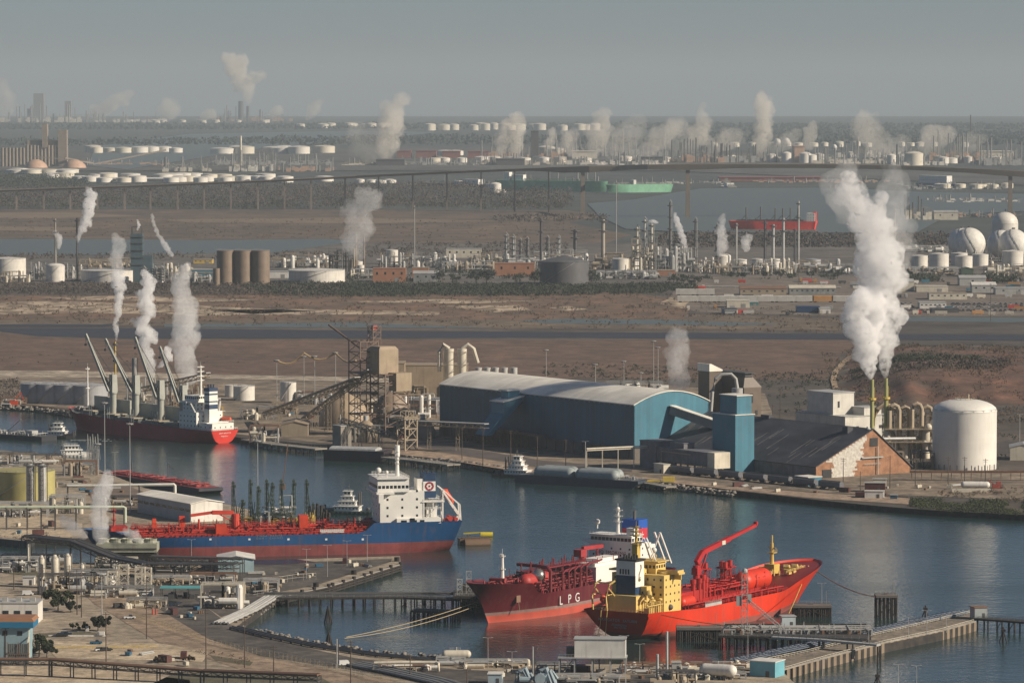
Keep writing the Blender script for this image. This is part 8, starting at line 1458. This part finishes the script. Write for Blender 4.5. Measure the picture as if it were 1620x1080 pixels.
# shrubs and trees in the near yard
random.seed(77)
for px,rw,h_,w_,lb,mm in ((62,1038,34,1.5,'big dark green bush right of the light blue building',folg),(74,1040,24,1.5,'lower bush beside the big dark green one',fol),(92,965,34,1.0,'round dark tree behind the white office',folg),(112,968,18,1.4,'small tree right of the round dark one',fol),(155,998,24,1.3,'dense olive bush by the notice board',fol),(135,996,12,1.6,'low hedge-like bush left of the notice board',folg),(115,995,10,1.7,'lowest bush at the left of the row',folg),(158,917,22,1.2,'dark tree behind the cream trestles',fol),(250,1048,10,1.8,'bare scrub patch on the sandy verge',folr),(300,1046,9,2.0,'dry scrub patch right of the bare one',folr)): tree(px,rw,h_,lb,mm,'bushes in the near yard',wide=w_,leaf=.26,n=420)
belt('scrub',[(300,1030),(330,1028),(400,1046),(380,1052)],40,1.6,folr,'dry weeds along the near road',per=14,leaf=.2);belt('scrub',[(0,846),(60,846),(130,852),(60,855),(0,852)],60,1.4,folr,'weeds on the sandy bank',per=12,leaf=.2)

# loose gear lying about on the pier, the near yard and the causeway
random.seed(99);kinds = [('drum_stack','drums',lambda m: [m.vcyl(x,y,0,1.1,.35,8) for x in (-.8,0,.8) for y in (-.4,.4)],rust),('pallet_stack','pallets',lambda m: [m.box((0,0,.2*k),(1.5,1.3,.14)) for k in range(6)],cream),('skip','skip',lambda m: (m.box((0,0,.2),(3.4,1.8,1.3),0,1.15),m.box((0,0,0),(2.6,1.4,.25))),MAT['skip_blue']),('pipe_stack','pipes',lambda m: [m.cyl((-4,y,.3+.5*(k % 2)),(4,y,.3+.5*(k % 2)),.25,n=7) for k,y in enumerate((-.8,-.4,0,.4,.8))],galv),('shipping_container','container',lambda m: (m.box((0,0,.1),(6,2.4,2.5)),m.box((0,0,0),(6.1,2.5,.12))),MAT['container_brown']),('generator','generator',lambda m: (m.box((0,0,.4),(3,1.4,1.5)),m.vcyl(1,0,1.9,2.6,.12,6),m.cyl((-.9,-.8,.3),(-.9,.8,.3),.3,n=8)),cream)]
zones = [('on the short pier',[(400,893),(610,886),(520,915),(400,930)],20),('beside the near road at left',[(250,940),(330,960),(300,985),(240,965)],10),('on the sandy yard below the parked cars',[(200,1030),(300,1036),(310,1055),(180,1050)],7),('on the near shore before the orange ship',[(760,1060),(1150,1060),(1150,1075),(760,1075)],18),('on the ground behind the olive tank',[(90,745),(180,768),(230,790),(100,800)],12),('on the sandy bank at far left',[(0,828),(120,832),(120,848),(0,846)],8),('on the quay before the brick gable',[(1060,764),(1300,784),(1440,792),(1440,784),(1290,774)],12),('in the dusty plant yard',[(430,650),(560,690),(640,700),(600,640)],24),('on the yard left of the great white tank',[(1300,770),(1480,776),(1620,785),(1500,765)],10)]
for wh,pg,n in zones:
 k = 0;cn = {}
 while k < n:
  px,py = rnd(min(x for x,y in pg),max(x for x,y in pg)),rnd(min(y for x,y in pg),max(y for x,y in pg))
  if not in_poly(np.array([[px,py]]),pg)[0]: continue
  nm,wd,fn_,mm = random.choice(kinds);cn[nm] = cn.get(nm,0)+1;m = MB();fn_(m);solo(nm,m,mm,G(px,py,3.12),f'{ORD[cn[nm] - 1]} {nm.replace("_", " ")} {wh}',wd,'loose gear about the yards',rz=rnd(0,3));k += 1
for wh,pg in (('pier',[(372,886),(470,884),(500,888),(430,893),(380,891)]),('yard',[(262,948),(290,952),(270,958)])): sheet('puddle',pg,mat('wet_ground',(.02,.02,.02),rough=.25),3.15,'structure',jitter=.5)
# mud edges and scum along the basin
for pg in ([(700,1052),(560,1038),(470,1020),(400,1002),(396,998),(470,1014),(560,1032),(700,1044)],): sheet('mud',pg,mat('wet_mud',(.10,.075,.05),rough=.6,fine=.3),.15,'structure',jitter=.3)
# ================================================================== STEAM
def dens_soft(t): return 1.0 if t < 1.5 else (0.0 if t > 3 else .6)
def steam_mat(d,key,big,far=False):
 n = f'steam_{key}'
 if n in MAT: return MAT[n]
 m = bpy.data.materials.new(n);m.use_nodes = True;nt = m.node_tree;nt.nodes.clear();o = nt.nodes.new('ShaderNodeOutputMaterial');v = nt.nodes.new('ShaderNodeVolumePrincipled')
 v.inputs['Color'].default_value = (1,.955,.88,1) if far else (.99,.99,.99,1);v.inputs['Density'].default_value = d;v.inputs['Anisotropy'].default_value = .0;nt.links.new(v.outputs[0],o.inputs['Volume'])  # far steam is white; a warm light tint is put into its colour
 tc = nt.nodes.new('ShaderNodeTexCoord');nz = nt.nodes.new('ShaderNodeTexNoise');nz.inputs['Scale'].default_value = 4.5/big;nz.inputs['Detail'].default_value = 3;nz.inputs['Roughness'].default_value = .6;nt.links.new(tc.outputs['Object'],nz.inputs['Vector'])
 mr = nt.nodes.new('ShaderNodeMapRange');soft = dens_soft(d*2*big);mr.inputs[1].default_value = .37 -.16*soft;mr.inputs[2].default_value = .65+.12*soft;mr.inputs[3].default_value = 0;mr.inputs[4].default_value = d*2;nt.links.new(nz.outputs[0],mr.inputs[0]);nt.links.new(mr.outputs[0],v.inputs['Density']);MAT[n] = m;return m
def plume(label,base,path,dens=3.0,seed=0,group=None,vox=None,rough=1.0):
 if base[1] < 270: path = [(x,r_,w_*(1.0 if i == 0 else 1.35)) for i,(x,r_,w_) in enumerate(path)];dens *= .8
 """base: ground pixel that fixes the distance; path: (px, row, width in px) from the vent upwards. dens: optical depth across the widest part"""
 random.seed(500+seed);Y = G(base[0],base[1],3).y;s = Y/F;P_ = [(Vector(((x -810)*s,0,ZAT(r_,Y))),w_*s/2) for x,r_,w_ in path];c = P_[0][0].copy();c.y = Y;mb = MB();big = max(r for _,r in P_);tot = 0
 for (a,ra),(b,rb) in zip(P_[:-1],P_[1:]):
  L = (b -a).length;n = max(2,int(L/(min(ra,rb)*.30+.01)));n = min(n,60)
  for i in range(n):
   u = i/n;r = ra+(rb -ra)*u;q = a.lerp(b,u) -P_[0][0]
   mb.sphere(q+Vector((rnd(-.15,.15)*r,rnd(-.2,.2)*r,0)),r*.72,10)
   for k in range(3 if rough else 0): th = rnd(0,6.28);ph = rnd(-1,1);rr = r*rnd(.22,.5);mb.sphere(q+Vector((math.cos(th)*r*.72,math.sin(th)*r*.72,ph*r*.5)),rr,8)
 me = bpy.data.meshes.new('tmp');me.from_pydata(mb.v,[],mb.f);o = bpy.data.objects.new('tmp',me);COL.objects.link(o);md = o.modifiers.new('r','REMESH');md.mode = 'VOXEL';md.voxel_size = vox or max(min(r for _,r in P_)*.28,big*.075);dg = bpy.context.evaluated_depsgraph_get();m2 = bpy.data.meshes.new_from_object(o.evaluated_get(dg));bpy.data.objects.remove(o)
 n = len(m2.vertices);co = np.empty(n*3,np.float32);m2.vertices.foreach_get('co',co);co = co.reshape(-1,3);no = np.empty(n*3,np.float32);m2.vertices.foreach_get('normal',no);no = no.reshape(-1,3);f1 = 1.1/big;f2 = 3.2/big;zt = co[:,2].max()+.01
 for i in range(n):
  v = Vector(co[i].tolist());lim = min(1,.12+v.z/(big*2.5));d_ = (mnoise.noise(v*f1+Vector((seed,0,0)))*.34+mnoise.noise(v*f2)*.16+abs(mnoise.noise(v*f2*2.1))*.10)*big*lim*rough;co[i] += no[i]*d_
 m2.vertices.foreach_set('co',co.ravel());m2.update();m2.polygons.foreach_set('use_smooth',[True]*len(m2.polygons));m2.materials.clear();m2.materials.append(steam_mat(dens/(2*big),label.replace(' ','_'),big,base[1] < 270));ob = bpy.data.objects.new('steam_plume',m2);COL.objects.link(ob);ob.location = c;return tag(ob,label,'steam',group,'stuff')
pl = [
 ('great white steam column from the left of the twin green stacks',(1379,724),[(1379,600,6),(1376,580,26),(1374,550,50),(1370,515,68),(1362,470,72)],7),
 ('great white steam column from the right of the twin green stacks',(1401,722),[(1401,598,6),(1403,578,24),(1404,550,38),(1402,515,50),(1395,470,66),(1388,430,80),(1390,395,84),(1384,360,88),(1366,330,70),(1345,305,52),(1340,285,34)],5),
 ('thin upper veil at the right of the great steam column',(1401,724),[(1415,430,40),(1420,380,62),(1412,330,58),(1416,290,48),(1408,265,34)],.55),
 ('thin upper veil at the left of the great steam column',(1401,726),[(1372,360,50),(1330,318,55),(1312,292,45),(1350,265,50)],.5),
 ('straight steam jet from the thin yellow stack',(183,660),[(183,538,3.5),(183,515,9),(185,480,14),(188,455,20),(184,432,22)],3),
 ('faint top of the straight steam jet',(183,658),[(186,432,20),(182,405,26),(190,385,24),(183,372,14)],.8),
 ('crooked white steam behind the third carrier crane',(238,655),[(241,596,8),(238,572,18),(226,548,22),(238,528,24),(218,514,24),(236,494,24),(226,470,28),(238,450,26),(228,430,16)],2.9),
 ('wide soft steam behind the carrier bridge',(300,660),[(298,600,30),(292,565,42),(290,530,48),(292,490,46),(284,455,38),(290,425,30)],1.45),
 ('short steam puff by the fourth carrier crane',(262,655),[(250,580,8),(266,566,14),(262,550,14)],2.5),
 ('leaning steam puff from the flare stack',(122,444),[(122,384,4),(126,366,12),(137,350,18),(141,330,22),(145,312,22),(138,298,12)],3),
 ('thin wisp crossing above the dark clad tower',(230,446),[(272,404,8),(262,390,10),(250,372,7),(243,352,6),(240,338,5)],1.3),
 ('broad soft steam around the brown twin stacks',(566,430),[(568,408,18),(556,385,40),(572,360,50),(562,335,44),(584,318,40),(580,300,26)],.8),
 ('grey steam rising behind the right end of the storage hall',(1075,690),[(1076,622,26),(1074,595,38),(1072,565,42),(1074,535,34),(1070,520,24)],.7),
 ('near grey steam column from the cooling tower bank',(170,895),[(158,853,24),(155,825,32),(156,795,30),(162,765,34),(168,750,24)],1.3),
 ('low drifting steam left of the near steam column',(130,893),[(130,848,18),(115,838,30),(104,826,24),(96,818,14)],1.1),
 ('low steam wisp right of the near steam column',(215,893),[(214,850,24),(205,845,22),(196,838,14)],.9),
 ('small puff at the tall reactor column',(1020,425),[(1026,352,4),(1032,350,8),(1040,352,6)],2),('leaning wisp right of the tallest dark column',(1080,425),[(1086,398,8),(1080,375,12),(1072,352,12),(1068,338,7)],1.8),
 ('soft puff at the domed white tank',(1140,425),[(1138,402,14),(1144,385,22),(1140,368,16),(1144,340,8)],1.3),('soft puff left of the slim chimneys',(1182,425),[(1182,394,14),(1180,382,20),(1186,372,14)],1.4),('small wisp by the slim pale column',(88,430),[(92,392,8),(94,378,12),(86,366,8)],1.4),('tiny wisp above the dark clad tower',(216,446),[(217,364,3),(220,356,5),(217,348,3)],2),
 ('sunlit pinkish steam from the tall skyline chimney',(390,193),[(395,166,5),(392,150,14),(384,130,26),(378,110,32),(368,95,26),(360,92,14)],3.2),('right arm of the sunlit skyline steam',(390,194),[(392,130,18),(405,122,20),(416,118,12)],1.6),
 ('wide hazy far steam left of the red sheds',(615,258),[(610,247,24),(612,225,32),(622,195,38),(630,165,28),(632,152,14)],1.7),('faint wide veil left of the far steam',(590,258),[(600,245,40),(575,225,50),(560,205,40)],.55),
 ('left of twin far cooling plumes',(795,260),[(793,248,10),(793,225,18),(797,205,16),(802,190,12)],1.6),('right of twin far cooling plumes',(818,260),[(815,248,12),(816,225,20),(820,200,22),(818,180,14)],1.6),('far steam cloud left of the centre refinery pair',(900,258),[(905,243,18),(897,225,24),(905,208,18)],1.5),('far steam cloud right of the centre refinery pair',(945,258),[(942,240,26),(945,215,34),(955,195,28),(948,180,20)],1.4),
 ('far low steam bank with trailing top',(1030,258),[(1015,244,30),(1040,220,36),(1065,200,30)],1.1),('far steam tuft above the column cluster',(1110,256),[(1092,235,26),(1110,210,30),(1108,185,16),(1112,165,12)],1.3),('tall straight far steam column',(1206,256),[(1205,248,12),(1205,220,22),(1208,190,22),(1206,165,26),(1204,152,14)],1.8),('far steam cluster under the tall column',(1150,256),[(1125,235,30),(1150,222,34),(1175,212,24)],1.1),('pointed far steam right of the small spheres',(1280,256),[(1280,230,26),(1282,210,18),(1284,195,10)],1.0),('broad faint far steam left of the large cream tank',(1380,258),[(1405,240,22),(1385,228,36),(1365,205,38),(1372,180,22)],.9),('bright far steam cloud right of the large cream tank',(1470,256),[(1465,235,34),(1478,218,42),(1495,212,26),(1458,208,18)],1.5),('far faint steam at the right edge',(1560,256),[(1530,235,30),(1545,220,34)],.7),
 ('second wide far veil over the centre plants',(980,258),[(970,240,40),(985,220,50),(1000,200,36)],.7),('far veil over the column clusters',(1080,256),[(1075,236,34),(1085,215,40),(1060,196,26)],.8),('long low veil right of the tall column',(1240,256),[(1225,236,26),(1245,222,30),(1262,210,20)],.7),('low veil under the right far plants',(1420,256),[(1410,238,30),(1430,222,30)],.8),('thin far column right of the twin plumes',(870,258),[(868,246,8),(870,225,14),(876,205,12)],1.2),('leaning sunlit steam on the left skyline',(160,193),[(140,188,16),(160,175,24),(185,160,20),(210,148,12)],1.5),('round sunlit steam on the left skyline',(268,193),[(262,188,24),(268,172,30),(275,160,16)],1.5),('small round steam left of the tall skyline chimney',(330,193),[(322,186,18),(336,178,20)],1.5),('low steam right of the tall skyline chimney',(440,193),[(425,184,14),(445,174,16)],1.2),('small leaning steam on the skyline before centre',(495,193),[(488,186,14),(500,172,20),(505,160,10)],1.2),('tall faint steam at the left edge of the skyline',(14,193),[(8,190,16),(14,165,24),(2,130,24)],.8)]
for i,(lb,bs,pa,de) in enumerate(pl): plume(lb,bs,pa,de,i)
